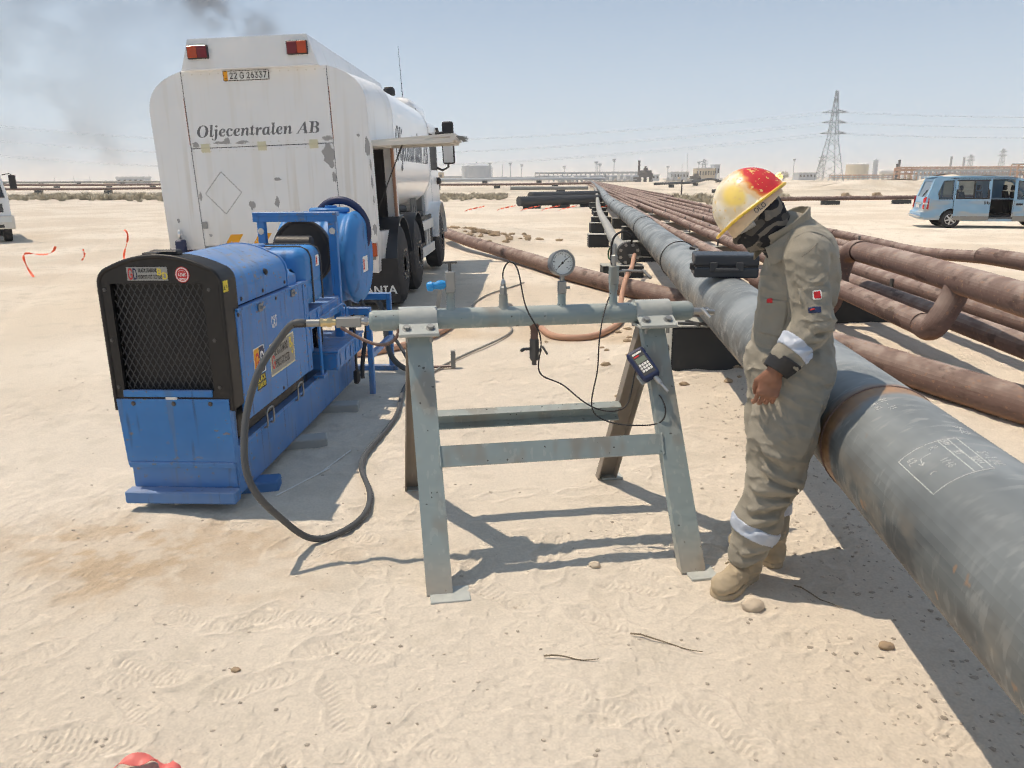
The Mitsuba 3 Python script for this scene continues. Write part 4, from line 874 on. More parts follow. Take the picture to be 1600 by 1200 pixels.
def torso(P):
    q = P.copy(); q[:, 1] = (q[:, 1] - 2.965) * .84 + 2.965
    d = smin(.06, ell(P, (1.116, 2.965, .885), (.165, .182, .17)), rcone(q, (1.110, 2.965, .92), (1.115, 2.965, 1.20), .146, .132), ell(P, (1.128, 2.97, 1.265), (.118, .168, .17)), ell(P, (1.130, 2.965, 1.34), (.098, .160, .100)))
    return smin(.05, d, rcone(P, (1.085, 2.81, 1.355), (1.075, 2.95, 1.385), .066, .075), rcone(P, (1.125, 3.10, 1.355), (1.09, 2.98, 1.385), .060, .072), rcone(P, (1.095, 2.965, 1.36), (1.055, 2.965, 1.415), .085, .070))


def near_leg(P):
    d = smin(.05, rcone(P, (1.105, 2.875, .87), (1.058, 2.82, .64), .142, .120), rcone(P, (1.058, 2.82, .64), (1.032, 2.80, .47), .114, .090), rcone(P, (1.032, 2.80, .47), (.982, 2.80, .28), .090, .079), rcone(P, (.982, 2.80, .28), (.950, 2.80, .14), .084, .070))
    return d - fold(P, .005, (10, 10, 16), 9, .8) - ridges(P, LEG_F)


def far_leg(P):
    d = smin(.05, rcone(P, (1.12, 3.05, .87), (1.105, 3.02, .64), .138, .118), rcone(P, (1.105, 3.02, .64), (1.095, 3.0, .47), .115, .096), rcone(P, (1.095, 3.0, .47), (1.10, 2.985, .17), .094, .076))
    return d - fold(P, .006, (7, 7, 12), 11, -.8)


def coverall(P):
    d = smin(.035, torso(P) - fold(P, .005, (9, 9, 14), 3) - ridges(P, TORSO_F), near_leg(P), far_leg(P)); d = smin(.022, d, near_arm(P), far_arm(P))
    seam = np.exp(-((P[:, 2] - .985 - .02 * (P[:, 0] - 1.1)) / .007) ** 2) * (P[:, 1] > 2.80)        # waist seam
    d = d + .006 * seam
    cutz = [P[:, 2] - .118 - .35 * (P[:, 0] - .96) * 0 - 0.02 * np.sin(P[:, 0] * 40)]
    return np.maximum(d, -cutz[0])


man = Thing('person', 'worker in khaki coverall and painted hard hat leaning on the big pipe, head bowed', 'person')
_cut = lambda P: (P - A(.995, 2.717, .957)) @ unit(A(-.55, -.1, -.82))           # sleeve end
_cutf = lambda P: (P - A(1.143, 3.165, .94)) @ unit(A(-.2, 0, -.98))
_arm_near = lambda P: np.linalg.norm((P - A(1.0, 2.718, .96)) * A(1, 1.2, 1), axis=1) < .13


def body(P):
    d = coverall(P); e = np.where(_arm_near(P) & (near_arm(P) < .02), np.maximum(d, _cut(P)), d)
    return np.where((np.linalg.norm(P - A(1.143, 3.165, .93), axis=1) < .12) & (far_arm(P) < .02), np.maximum(e, _cutf(P)), e)


cv = man.add('coverall', surf(body, (.80, 2.58, .09), (1.34, 3.28, 1.50), .0065), 'm_fabric', True)


def overlay(part, f, region, lift, lo, hi, mt, h=.005, under=None, label=None, drop=.012):
    return man.add(part, surf(lambda P: np.maximum(np.maximum(f(P) - lift, -f(P) - drop), region(P)), lo, hi, h), mt, True, under, label)


def slab(c, n, hw):
    c, n = A(*c), unit(n); return lambda P: np.abs((P - c) @ n) - hw


def patch(c, u, v, hu, hv, dmax=.2):
    c, u, v = A(*c), unit(u), A(*v); v = unit(v - unit(u) * (v @ unit(u))); n = np.cross(u, v)
    return lambda P: np.maximum(np.maximum(np.abs((P - c) @ u) - hu, np.abs((P - c) @ v) - hv), np.abs((P - c) @ n) - dmax)


_ax1 = unit(A(1.008 - 1.102, -.017, .972 - 1.10))
overlay('reflective_band', near_arm, slab((1.040, 2.722, 1.016), _ax1 + A(0, 0, .12), .025), .006, (.93, 2.60, .93), (1.18, 2.84, 1.12), 'm_band', .005, cv)
overlay('reflective_band', near_leg, slab((.975, 2.80, .255), A(.38, 0, 1), .027), .006, (.86, 2.66, .17), (1.12, 2.93, .34), 'm_band', .005, cv)
overlay('reflective_band', far_leg, slab((1.10, 2.99, .285), A(.2, 0, 1), .026), .005, (.95, 2.86, .2), (1.22, 3.12, .34), 'm_band', .006, cv)
overlay('sleeve_pocket', near_arm, patch((1.09, 2.66, 1.185), (1, -.1, .1), (.12, .1, 1), .046, .062, .06), .0045, (1.0, 2.6, 1.08), (1.19, 2.75, 1.28), 'm_fabric', .0045, cv)
overlay('badge', near_arm, patch((1.085, 2.66, 1.217), (1, -.1, .1), (.12, .1, 1), .016, .017, .06), .0075, (1.04, 2.6, 1.17), (1.13, 2.75, 1.26), 'm_paper', .0035, cv, 'white edged red emblem badge on the sleeve')
overlay('badge', near_arm, patch((1.085, 2.66, 1.217), (1, -.1, .1), (.12, .1, 1), .012, .013, .06), .0095, (1.04, 2.6, 1.17), (1.13, 2.75, 1.26), 'm_red', .003, cv, 'red centre of the emblem badge')
overlay('badge', near_arm, patch((1.078, 2.66, 1.164), (1, -.1, .1), (.12, .1, 1), .022, .0115, .06), .0075, (1.03, 2.6, 1.12), (1.13, 2.75, 1.21), 'm_navy', .0035, cv, 'dark flag badge on the sleeve')
overlay('badge', near_arm, patch((1.069, 2.66, 1.166), (1, -.1, .35), (.12, .1, 1), .009, .003, .06), .0095, (1.03, 2.6, 1.12), (1.13, 2.75, 1.21), 'm_red', .0025, cv)
overlay('pen_tab', torso, patch((.975, 2.86, 1.165), (1, -.3, .1), (0, .1, 1), .016, .009, .2), .010, (.90, 2.7, 1.1), (1.06, 2.9, 1.22), 'm_red', .004, cv)
overlay('back_pocket', torso, patch((1.20, 2.80, .835), (1, .4, 0), (0, 0, 1), .055, .065, .2), .006, (1.1, 2.7, .74), (1.34, 2.95, .93), 'm_fabric', .006, cv)
overlay('chest_pocket', torso, patch((.975, 2.86, 1.10), (.5, -.85, 0), (0, 0, 1), .06, .07, .12), .007, (.86, 2.72, 1.0), (1.08, 2.95, 1.2), 'm_fabric', .006, cv)
# stand collar
_cc, _ca = A(1.060, 2.963, 1.385), unit(A(-.42, 0, .91)); _cx = unit(np.cross(A(0, 1, 0), _ca))


def collar(P):
    q = P - _cc; h = q @ _ca; x, y = q @ _cx, q[:, 1]; r = np.hypot(x * 1.0, y * 1.02); R = .088 + .30 * np.clip(h, 0, .1) * (1 - .2 * (x < 0)); top = .074 + .016 * np.clip(x / .09, -1, 1)
    th = np.abs(np.arctan2(y, -x)); return np.maximum(np.maximum(np.abs(r - R) - .0055, np.maximum(-h - .03, h - top)), (.22 + 3.5 * np.clip(h, 0, .1) - th) * .08)


man.add('collar', surf(collar, (.90, 2.82, 1.32), (1.22, 3.11, 1.51), .004), 'm_fabric', True, cv)
for s_ in (-1, 1):       # wide collar points lying over the shoulders
    K = lambda x, y, z: (x, 2.963 + s_ * y, z)
    ed_ = [spl([K(1.135, .0, 1.475), K(1.098, .075, 1.468), K(1.040, .105, 1.432), K(.985, .094, 1.385), K(.960, .062, 1.362)], 16), spl([K(1.118, .0, 1.472), K(1.085, .068, 1.462), K(1.035, .096, 1.425), K(.992, .09, 1.378), K(.975, .064, 1.355)], 16), spl([K(1.165, .0, 1.415), K(1.135, .088, 1.408), K(1.065, .132, 1.372), K(1.000, .128, 1.318), K(.972, .098, 1.300)], 16)]
    man.add('collar_flap', sheet(lambda u, v, e=ed_: np.stack([np.interp(u, np.linspace(0, 1, 16), e[0][:, k]) * (1 - v) + np.interp(u, np.linspace(0, 1, 16), e[2][:, k]) * v + (.010 * np.sin(np.pi * v) * (1 if k == 2 else 0)) for k in range(3)], -1), 24, 8, .006), 'm_fabric', True, cv)
man.add('stitching', cat(*[tube(spl(q, 14), 0.0012, 5) for q in ([(1.165, 2.862, 1.418), (1.13, 2.80, 1.412), (1.085, 2.735, 1.385), (1.03, 2.715, 1.345)],)]), 'm_sleeper', True, cv)
_sh = lambda P: np.minimum(torso(P), near_arm(P))
overlay('shoulder_seam', _sh, patch((1.10, 2.82, 1.37), (1, .1, -.25), (0, 1, .2), .085, .006, .12), .006, (.98, 2.74, 1.26), (1.22, 2.9, 1.47), 'm_fabric', .004, cv)

# head in a camouflage balaclava, hard hat
UP, FW, SD = unit(A(-.61, 0, .79)), unit(A(-.79, 0, -.61)), A(0, 1, 0); HR = np.stack([FW, SD, UP], 1); HC = A(.930, 2.957, 1.482)
hp = lambda f, s, u: HC + FW * f + SD * s + UP * u


def head(P):
    d = smin(.03, ell(P, hp(-.005, 0, .02), (.098, .080, .105), HR), ell(P, hp(.028, 0, -.055), (.068, .064, .070), HR), rcone(P, hp(-.03, 0, -.04), (1.05, 2.963, 1.375), .070, .080))
    d = smin(.014, d, rcone(P, hp(.088, 0, -.012), hp(.108, 0, -.040), .011, .015), rcone(P, hp(.072, 0, -.085), hp(.080, 0, -.095), .018, .018))
    d = d + .010 * np.exp(-(((P - hp(.094, .033, .0)) / .016) ** 2).sum(1)) + .010 * np.exp(-(((P - hp(.094, -.033, .0)) / .016) ** 2).sum(1))
    return d - fold(P, .0035, (24, 24, 40), 8, .8)


hd = man.add('head', surf(head, (.79, 2.84, 1.28), (1.16, 3.08, 1.63), .005), 'm_camo', True, label='head wrapped in a dark camouflage balaclava')
man.add('ear', surf(lambda P: ell(P, hp(-.012, -.079, -.012), (.018, .010, .03), HR), (.88, 2.85, 1.42), (1.0, 2.90, 1.53), .004), 'm_camo', True, hd)
man.add('eye_shade', surf(lambda P: np.maximum(np.abs(ell(P, hp(.005, 0, -.004), (.104, .085, .052), HR)) - .0045, np.maximum(np.abs((P - hp(0, 0, -.006)) @ UP) - .012, -((P - hp(.035, 0, 0)) @ FW))), (.80, 2.86, 1.38), (.99, 3.06, 1.53), .0035), 'm_zinc', True, hd, label='pale safety glasses under the hat brim')


HH = hp(-.006, .004, .030)
_c, _s = math.cos(.24), math.sin(.24); HU, HS_ = UP * _c + SD * _s, SD * _c - UP * _s; HAT = np.stack([FW, HS_, HU], 1)      # the hat sits tipped a little away


def shell(P):
    q = (P - HH) @ HAT; f, s, u = q.T; r = ell(P, HH - HU * .006, (.140, .116, .152), HAT); ridge = .006 * np.exp(-(s / .012) ** 2) * np.clip(u / .06, 0, 1) + .004 * np.exp(-((np.abs(s) - .045) / .010) ** 2) * np.clip(u / .06, 0, 1)
    dome = np.maximum(np.maximum(r - ridge, -(r + .007)), -u - .002)
    bill = np.maximum(np.hypot(np.maximum(f - .055, 0) / .92 + np.minimum(f + .022, 0) * 1.0, s * 1.0) - .121, np.abs(u + .004 + .9 * np.clip(f - .06, 0, 1) ** 2) - .0035); inner = r + .004
    return smin(.008, dome, np.maximum(bill, -inner))


hs_ = man.add('hard_hat', surf(shell, (.745, 2.81, 1.36), (1.08, 3.10, 1.70), .0042), 'm_helmet', True, label='scuffed white hard hat painted with red and yellow blotches')
_t = np.linspace(0, 2 * np.pi, 73); _rim = []
for a in _t:
    c, s_ = math.cos(a), math.sin(a); f = -.022 + .121 * c if c < 0 else .0552 + .1113 * c if c > .01 else .0
    _rim.append(HH + FW * (f if abs(c) > .01 else .02) + HS_ * .121 * s_ + HU * (-.004 - .9 * max(f - .06, 0) ** 2))
man.add('rim', tube(_rim, .0055, 8, cap=False), 'm_rim', True, hs_)
man.add('sweatband', surf(lambda P: (lambda q: np.maximum(np.abs(np.hypot(q[:, 0] / 1.22, q[:, 1]) - .096) - .004, np.maximum(q[:, 2] + .006, -q[:, 2] - .040 - .14 * np.clip(q[:, 0], -.1, .12))))((P - HH) @ HAT), (.76, 2.82, 1.36), (1.06, 3.09, 1.62), .0045), 'm_cream', True, hs_)
man.add('marking', put_text(sans('OLO', .017, .001), HH + FW * .025 + HS_ * (-.1015) - HU * .030, -FW, HU, -HS_), 'm_inkgrey', under=hs_)


# hands and forearms
def hand_sdf(W, L, N, S, el):
    """W wrist, L towards the fingers, N palm normal, S towards the thumb"""
    L = unit(L); N = unit(A(*N) - L * (A(*N) @ L)); S = A(*S); S = unit(S - L * (S @ L) - N * (S @ N)); R = np.stack([L, S, N], 1); pt = lambda l, s, n: W + L * l + S * s + N * n
    segs = []
    for s0, s1, ln, cu in ((.0305, .0315, .98, .42), (.0105, .0105, 1.08, .48), (-.0100, -.0105, 1.0, .56), (-.0295, -.030, .80, .62)):
        p = pt(.088, s0, .0); a = cu * .7; rad = .0092
        for k, l in enumerate((.043, .027, .022)):
            q = p + (L * math.cos(a) + N * math.sin(a)) * l * ln + S * (s1 - s0) * .5; segs.append((p, q, rad, rad * .9)); p = q; a += cu * (1.35 if k == 0 else 1.0) + .12; rad *= .92
    t0, t1, t2, t3 = pt(.022, .026, .006), pt(.054, .046, .018), pt(.085, .044, .028), pt(.106, .036, .034); th = [(t0, t1, .0145, .0115), (t1, t2, .0112, .0100), (t2, t3, .0098, .0080)]
    kn = [pt(.088, s, -.006) for s in (.031, .0105, -.0105, -.030)]

    def f(P):
        palm = smin(.018, ell(P, pt(.052, .0, .002), (.052, .041, .0155), R), ell(P, pt(.085, .0, -.001), (.018, .040, .012), R), rcone(P, pt(-.01, 0, 0), pt(.03, 0, 0), .024, .022), rcone(P, el, W, .040, .0255))
        fing = np.min([rcone(P, *s) for s in segs], axis=0); d = smin(.005, palm, fing); d = smin(.010, d, np.min([rcone(P, *s) for s in th], axis=0))
        return smin(.006, d, np.min([np.linalg.norm(P - k, axis=1) - .0085 for k in kn], axis=0))
    return f


_W = A(.972, 2.722, .925)
hn = hand_sdf(_W, A(-.20, .07, -.97), A(.18, .97, .03), A(-.95, .25, .2), A(1.03, 2.722, 1.0)); man.add('hand', surf(lambda P: np.maximum(hn(P), (P - A(1.003, 2.72, .965)) @ A(.60, 0, .8)), (.85, 2.64, .72), (1.06, 2.84, 1.02), .003), 'm_skin', True, label='left hand hanging with curled fingers')
_W2 = A(1.135, 3.165, .905)
hn2 = hand_sdf(_W2, A(-.1, -.05, -.98), A(.1, -.98, .0), A(-.97, .1, .1), A(1.15, 3.165, 1.0)); man.add('hand', surf(lambda P: np.maximum(hn2(P), (P - A(1.143, 3.165, .95)) @ A(.2, 0, .98)), (1.0, 3.05, .70), (1.24, 3.28, .98), .004), 'm_skin', True)
man.add('cuff', surf(lambda P: np.maximum(np.abs(rcone(P, (1.012, 2.719, .975), (.968, 2.722, .920), .057, .044)) - .005, np.maximum((P - A(.974, 2.721, .926)) @ unit(A(-.55, -.1, -.82)), -((P - A(1.01, 2.72, .975)) @ unit(A(-.55, -.1, -.82))))), (.91, 2.64, .88), (1.07, 2.80, 1.02), .0028), 'm_black', True, label='black inner sleeve cuff')


def boot(heel, toe, lift=0., extra=0.):
    h, t = A(*heel), A(*toe); d = unit(t - h); s = A(-d[1], d[0], 0); z = max(gz(h[0], h[1]), gz(t[0], t[1])) - .003; o = A(h[0], h[1], z); R = np.stack([d, s, A(0, 0, 1)], 1); L = np.linalg.norm(t - h)
    pt = lambda a, b, c: o + d * a + s * b + A(0, 0, c)

    def up(P):
        e = smin(.03, ell(P, pt(.045, 0, .055), (.052, .042, .055), R), ell(P, pt(.14, 0, .052), (.085, .045, .050), R), ell(P, pt(L - .062, 0, .046), (.066, .048, .045), R), rcone(P, pt(.055, 0, .07), pt(.048, 0, .175), .050, .056))
        e = e - .003 * np.sin((P - o) @ d * 160) * np.clip(1 - np.abs((P - o) @ d - .12) / .06, 0, 1) - fold(P, .004, (22, 22, 30), 5, .5)
        return np.maximum(np.maximum(e, -(P[:, 2] - z - .012)), P[:, 2] - z - .178)

    def sole(P):
        q = (P - o) @ R; x = q[:, 0]; w = .040 + .010 * np.exp(-((x - L + .08) / .07) ** 2) - .004 * np.exp(-((x - .11) / .04) ** 2); cx = np.clip(x, .042, L - .048)
        e = np.hypot(x - cx, q[:, 1]) - w - .003; return np.maximum(e, np.abs(q[:, 2] - .012) - .013 - .003 * np.sign(np.sin(x * 300)) * (q[:, 2] < .01))
    lo, hi = np.minimum(h, t) - .09, np.maximum(h, t) + .09; lo[2], hi[2] = z - .02, z + .20
    k = man.add('boot', surf(up, lo, hi, .005), 'm_suede', True, label='tan suede boot, nearer to the camera' if extra else None)
    man.add('sole', surf(sole, lo, hi, .005), 'm_suede', True, k); man.add('strap', cat(*[tube([pt(a, -.050, .085 + .01 * j), pt(a + .012, -.030, .105 + .012 * j), pt(a + .014, 0, .112 + .014 * j), pt(a + .012, .030, .105 + .012 * j)], .004, 6) for j, a in enumerate((.145, .125, .10))]), 'm_suede', True, k)
    man.add('sock', cyl(pt(.05, 0, .16), pt(.048, 0, .20), .05, n=24), 'm_black', True, k)


boot((1.015, 2.885, 0), (.802, 2.683, 0), extra=1); boot((1.150, 2.935, 0), (.985, 3.13, 0))

# ------------------------------------------------------------------ blue pump skid  (local: right, back, up)
SM = pose((-1.668, 3.60, .006), yaw=-.050, roll=.002); SM[:3, 0] *= .925; SM[:3, 2] *= 1.022
sk = Thing('pump_skid', 'blue engine driven pump skid with a black mesh grille and tank, left of the stand', 'pump skid', SM)
BL = 'm_blue'
base = sk.add('base_frame', cat(bx(-.315, .30, -.055, .02, .035, .098, .006), bx(-.295, .285, .02, .028, .095, .215, .002), bx(-.30, .29, .0, .06, .205, .222, .003),
                                *[bx(s * .262 - .028, s * .262 + .028, .03, 2.52, .05, .066, .002) for s in (-1, 1)], *[bx(s * .288 - .006, s * .288 + .006, .03, 2.50, .06, .285, .002) for s in (-1, 1)],
                                *[bx(s * .262 - .03, s * .262 + .03, .05, 2.50, .283, .297, .002) for s in (-1, 1)], *[bx(-.28, .28, y, y + .06, .08, .26, .004) for y in (.5, 1.2, 1.9, 2.43)]), BL)
sk.add('front_panel', cat(hull([(-.305, .004, .23), (.295, .004, .23), (-.312, -.008, .562), (.300, -.008, .562), (-.305, .06, .23), (.295, .06, .23), (-.312, .06, .562), (.300, .06, .562)]), bx(-.30, .29, -.004, .02, .218, .236, .003)), BL)
sk.add('trim_strip', bx(-.270, .215, -.008, .012, .572, .606, .003), BL)
sk.add('bracket', bx(-.04, .02, -.010, .0, .560, .573, .001), 'm_paper')
# black radiator shroud with crowned top
def crown(hw, zt, zc, rr, zb, n=10):
    pts = [(-hw, zb)] + [(-hw + rr - rr * math.cos(a), zt - rr + rr * math.sin(a)) for a in np.linspace(0, math.pi / 2.4, n)]
    x0, z0 = pts[-1]; top = [(x, z0 + (zc - z0) * (1 - (x / x0) ** 2)) for x in np.linspace(x0, -x0, 16)[1:-1]]
    return pts + top + [(-x, z) for x, z in pts[::-1]]


_out = crown(.318, 1.188, 1.243, .075, .505); _hole = [(-.262, .600), (.225, .600), (.225, 1.118), (-.262, 1.118)]
sh = sk.add('shroud', cat(prism(_out, (0, .02, 0), (1, 0, 0), (0, 0, 1), (0, -.02, 0), [_hole]), prism(crown(.318, 1.188, 1.243, .075, .505), (0, .185, 0), (1, 0, 0), (0, 0, 1), (0, -.1649, 0), [crown(.303, 1.173, 1.228, .068, .5051)[0:]])), 'm_blackpaint', 40)
sk.add('shroud_edge', tube([(x, .004, z) for x, z in _out], .012, 8), 'm_blackpaint', True, sh)
sk.add('radiator_core', bx(-.28, .24, .075, .095, .565, 1.135), 'm_black', under=sh)
# expanded metal: each diagonal strand woven as a bar
_ms = []; w_, p_, q_ = .487, .056, .033
for s in (-1, 1):
    for k in range(-24, 25):
        c = k * q_; pts = []
        for i in range(0, 60):
            z = .60 + i * .518 / 59; x = -.018 + c + s * (z - .85) * (q_ / p_)
            if -.262 < x < .225:
                pts.append((x, .026 + .003 * math.sin(i * 1.7), z))
        if len(pts) > 2:
            _ms.append(bar(pts[0], pts[-1], .0045, .0030, (0, 1, 0)))
sk.add('mesh_grille', cat(*_ms), 'm_charcoal', under=sh, kind='stuff')
# stickers
def decal(parts, under=None):
    for nm, m, mt in parts:
        sk.add(nm, m, mt, under=under)


F_ = lambda m, u, w, dy=-.0028: put_text(m, (u, dy, w), (1, 0, 0), (0, 0, 1), (0, -1, 0))
plq = sk.add('name_plate', bx(-.162, .052, -.0022, .0, 1.133, 1.196, .0008), 'm_zinc', under=sh)
decal([('lettering', F_(sans('G', .050, .0005, width=.024), -.157, 1.139), 'm_red'), ('lettering', F_(sans('D', .050, .0005, width=.020), -.131, 1.139), 'm_navy'), ('lettering', cat(F_(sans('BLACK DIAMOND', .017, .0005, width=.100), -.100, 1.172), F_(sans('HYDROSTATIC TESTERS', .017, .0005, width=.128), -.107, 1.142)), 'm_black'), ('lettering', cat(F_(sans('B', .030, .0005), -.005, 1.158), F_(sans('D', .030, .0005), .022, 1.140)), 'm_yellow')], sh)
decal([('round_sticker', cyl((.128, -.0025, 1.160), (.128, 0, 1.160), .037, n=36), 'm_red'), ('round_sticker', cyl((.128, -.0032, 1.160), (.128, -.0026, 1.160), .0335, n=36), 'm_paper'), ('round_sticker', cyl((.128, -.0038, 1.160), (.128, -.0033, 1.160), .0285, n=36), 'm_red'),
       ('round_sticker', cat(F_(sans('ATMC', .015, .0006, width=.044), .106, 1.153, -.0040), *[F_(bx(-.016, .016, -.0015, .0015, 0, .0006), .128, 1.143 - k * .006, -.0040) for k in range(2)], *[F_(bx(-.002, .002, -.002, .002, 0, .0006), .128 + .02 * math.cos(a), 1.160 + .02 * math.sin(a), -.0040) for a in (.8, 1.2, 1.57, 1.95, 2.35)]), 'm_paper')], sh)
RS = .3185; S_ = lambda m, v, w, u=RS: put_text(m, (u, v, w), (0, 1, 0), (0, 0, 1), (1, 0, 0))
decal([('warning_sticker', bx(RS, RS + .0012, .03, .085, 1.072, 1.125), 'm_yellow'), ('warning_sticker', cat(S_(prism([(0, 0), (.018, 0), (.009, .022)], (0, 0, 0), (1, 0, 0), (0, 1, 0), (0, 0, .0005), [[(.0045, .003), (.0135, .003), (.009, .014)]]), .035, 1.083, RS + .0013), S_(bx(0, .002, 0, .008, 0, .0005), .043, 1.088, RS + .0013), S_(sans('A', .014, .0005), .062, 1.09, RS + .0013)), 'm_black')], sh)
# hood
_h1 = crown(.308, 1.172, 1.228, .11, .985)
hood = sk.add('hood', cat(prism(_h1, (0, .95, 0), (1, 0, 0), (0, 0, 1), (0, -.813, 0)), prism(crown(.312, 1.176, 1.232, .11, .98), (0, .965, 0), (1, 0, 0), (0, 0, 1), (0, -.02, 0))), BL, 40)
sk.add('hood_knob', _lathe([(.016, 0), (.018, .008), (.012, .016), (.002, .018)], (.300, .62, 1.10), unit(A(1, 0, .4)), 16), 'm_black', 40, hood)
sk.add('hood_catch', cat(bx(-.09, .06, .10, .16, 1.238, 1.262, .006), bx(-.10, -.02, .05, .13, 1.244, 1.256, .003)), 'm_black', under=hood)
sk.add('rear_hood', cat(bx(-.30, .30, .97, 1.16, .93, 1.06, .03)), BL, 40)
# side panels
for s in (1, -1):
    pn = sk.add('side_panel', cat(bx(min(s * .302, s * .322), max(s * .302, s * .322), .135, 1.26, .405, .965, .005)), BL)
    sk.add('panel_lip', cat(bx(min(s * .29, s * .332), max(s * .29, s * .332), .14, 1.27, .962, .976, .002), bx(min(s * .318, s * .326), max(s * .318, s * .326), 1.18, 1.26, .405, .97, .002)), BL, under=pn)
    if s > 0:
        X = .3225
        decal([('lettering', S_(sans('CAT', .062, .0006, width=.085), .60, .795, X), 'm_paper'), ('emblem', bx(X, X + .001, .30, .455, .595, .74, .0), 'm_paper')], pn)
        decal([('emblem', S_(prism([(0, .01), (.012, 0), (.07, 0), (.07, .135), (.012, .135), (0, .125)], (0, 0, 0), (1, 0, 0), (0, 1, 0), (0, 0, .0008)), .305, .60, X + .001), 'm_orange'), ('emblem', S_(prism([(0, 0), (.06, 0), (.072, .02), (.072, .115), (.06, .135), (0, .135)], (0, 0, 0), (1, 0, 0), (0, 1, 0), (0, 0, .0008)), .378, .60, X + .001), 'm_navy'), ('lettering', S_(sans('G', .085, .0008, width=.055), .313, .623, X + .0018), 'm_red'), ('lettering', S_(sans('D', .085, .0008, width=.05), .385, .623, X + .0018), 'm_paper')], pn)
        decal([('emblem', bx(X, X + .001, .315, .445, .515, .59), 'm_black'), ('lettering', cat(S_(sans('BLACK', .028, .0006, width=.11), .325, .557, X + .001), S_(sans('DIAMOND', .025, .0006, width=.11), .325, .523, X + .001)), 'm_yellow')], pn)
        lb = sk.add('label_plate', bx(X, X + .0015, .53, .935, .535, .715), 'm_paleyellow', under=pn)
        decal([('label_plate', bx(X + .0015, X + .002, .54, .925, .545, .705), 'm_zinc'), ('lettering', S_(sans('G', .07, .0006, width=.045), .55, .575, X + .002), 'm_red'), ('lettering', cat(S_(sans('BLACK DIAMOND', .045, .0006, width=.22), .60, .640, X + .002), S_(sans('HYDROSTATIC TESTERS', .045, .0006, width=.24), .60, .570, X + .002)), 'm_black'), ('lettering', cat(S_(sans('B', .06, .0006, width=.035), .845, .635, X + .002), S_(sans('D', .06, .0006, width=.035), .875, .595, X + .002)), 'm_yellow')], pn)
for s, y, z in [(1, y, z) for y in (.16, .7, 1.22) for z in (.43, .945)] + [(1, y, 1.01) for y in (.25, .55, .9)]:
    sk.add('bolt', bolt((.3225 if z < 1 else .3085, y, z), (1, 0, 0), .0075, .006), 'm_darksteel')
for x in (-.27, .235):
    for z in (.62, .85, 1.09):
        sk.add('bolt', bolt((x - (.022 if x < 0 else -.022), -.0005, z), (0, -1, 0), .0065, .005), 'm_darksteel')
for y in (.45, .98):
    sk.add('latch', cat(bx(.322, .334, y - .028, y + .028, .915, .955, .003), bar((.338, y - .02, .935), (.338, y + .02, .935), .010, .022, (1, 0, 0))), 'm_zinc')
for x in (-.22, 0, .2):
    sk.add('bolt', bolt((x, -.009, .54), (0, -1, 0), .008, .006), 'm_darksteel')
sk.add('engine_block', bx(-.26, .26, .14, 1.25, .30, .93, .02), 'm_black')
for y in (.42, .95):
    sk.add('lifting_loop', tube(spl([(.296, y, .285), (.315, y, .292), (.318, y, .35), (.318, y + .01, .375), (.318, y + .09, .375), (.318, y + .10, .35), (.315, y + .10, .292), (.296, y + .10, .285)], 40), .006, 8), 'm_zinc', True)
# fuel tank
ft = sk.add('fuel_tank', surf(lambda P: np.linalg.norm(np.maximum(np.abs(P - A(.055, 1.42, .985)) - A(.275, .22, .185) + .075, 0), axis=1) - .075 + .008 * np.exp(-((P[:, 2] - .95) / .012) ** 2), (-.27, 1.16, .77), (.36, 1.68, 1.20), .009), 'm_bluetank', True)
for y in (1.36, 1.56):
    sk.add('strap', tube([(-.2, y, 1.173), (.26, y, 1.173), (.315, y, 1.15), (.334, y, 1.10), (.334, y, .82)], .007, 6), 'm_charcoal', under=ft)
sk.add('filler_cap', cat(cyl((-.05, 1.36, 1.165), (-.05, 1.36, 1.19), .065, n=28, b=.006), bx(-.2, .1, 1.25, 1.30, 1.16, 1.176, .004)), BL, 40, ft); sk.add('sticker', cat(bx(.331, .333, 1.46, 1.53, 1.04, 1.11)), 'm_paper', under=ft); sk.add('sticker', bx(.333, .3336, 1.47, 1.49, 1.05, 1.10), 'm_red', under=ft)
# pump bay
sk.add('platform', cat(bx(-.29, .33, 1.20, 1.98, .745, .775, .004), bx(.325, .333, 1.25, 1.98, .66, .76, .002)), BL)
sk.add('pump_body', cat(cyl((-.1, 1.3, .50), (-.1, 2.0, .50), .16, n=28, b=.02), bx(-.25, .15, 1.45, 1.85, .32, .5, .02), cyl((.15, 1.62, .55), (.27, 1.62, .55), .08)), 'm_blackpaint', 35)
sk.add('tool_box', cat(bx(.02, .43, 1.50, 2.22, .335, .455, .008), bx(.01, .44, 1.49, 2.23, .455, .472, .004), *[bx(.431, .436, 1.56 + k * .14, 1.58 + k * .14, .36, .44) for k in range(5)]), BL)
sk.add('control_box', cat(bx(.16, .315, 1.29, 1.34, .50, .76, .012), cyl((.315, 1.315, .70), (.323, 1.315, .70), .012)), BL)
sk.add('post', cat(bar((.335, 1.42, .31), (.335, 1.42, .76), .04, .012, (1, 0, 0)), bx(.28, .36, 1.38, 1.47, .308, .33, .003)), BL)
# portal frame, tank, fan guard
fr = sk.add('portal_frame', cat(bx(-.285, -.225, 1.98, 2.03, .30, 1.345, .004), bx(.275, .34, 1.98, 2.03, .30, 1.345, .004), bx(-.31, .352, 1.965, 2.045, 1.332, 1.362, .004), bx(-.31, .352, 1.97, 1.98, 1.295, 1.345, .002)), BL)
for x in (-.255, .308):
    sk.add('eye_hole', cat(torus((x, 1.978, 1.23), (0, 1, 0), .020, .004, 24, 6), cyl((x, 1.9785, 1.23), (x, 1.98, 1.23), .019)), 'm_offwhite', True, fr)


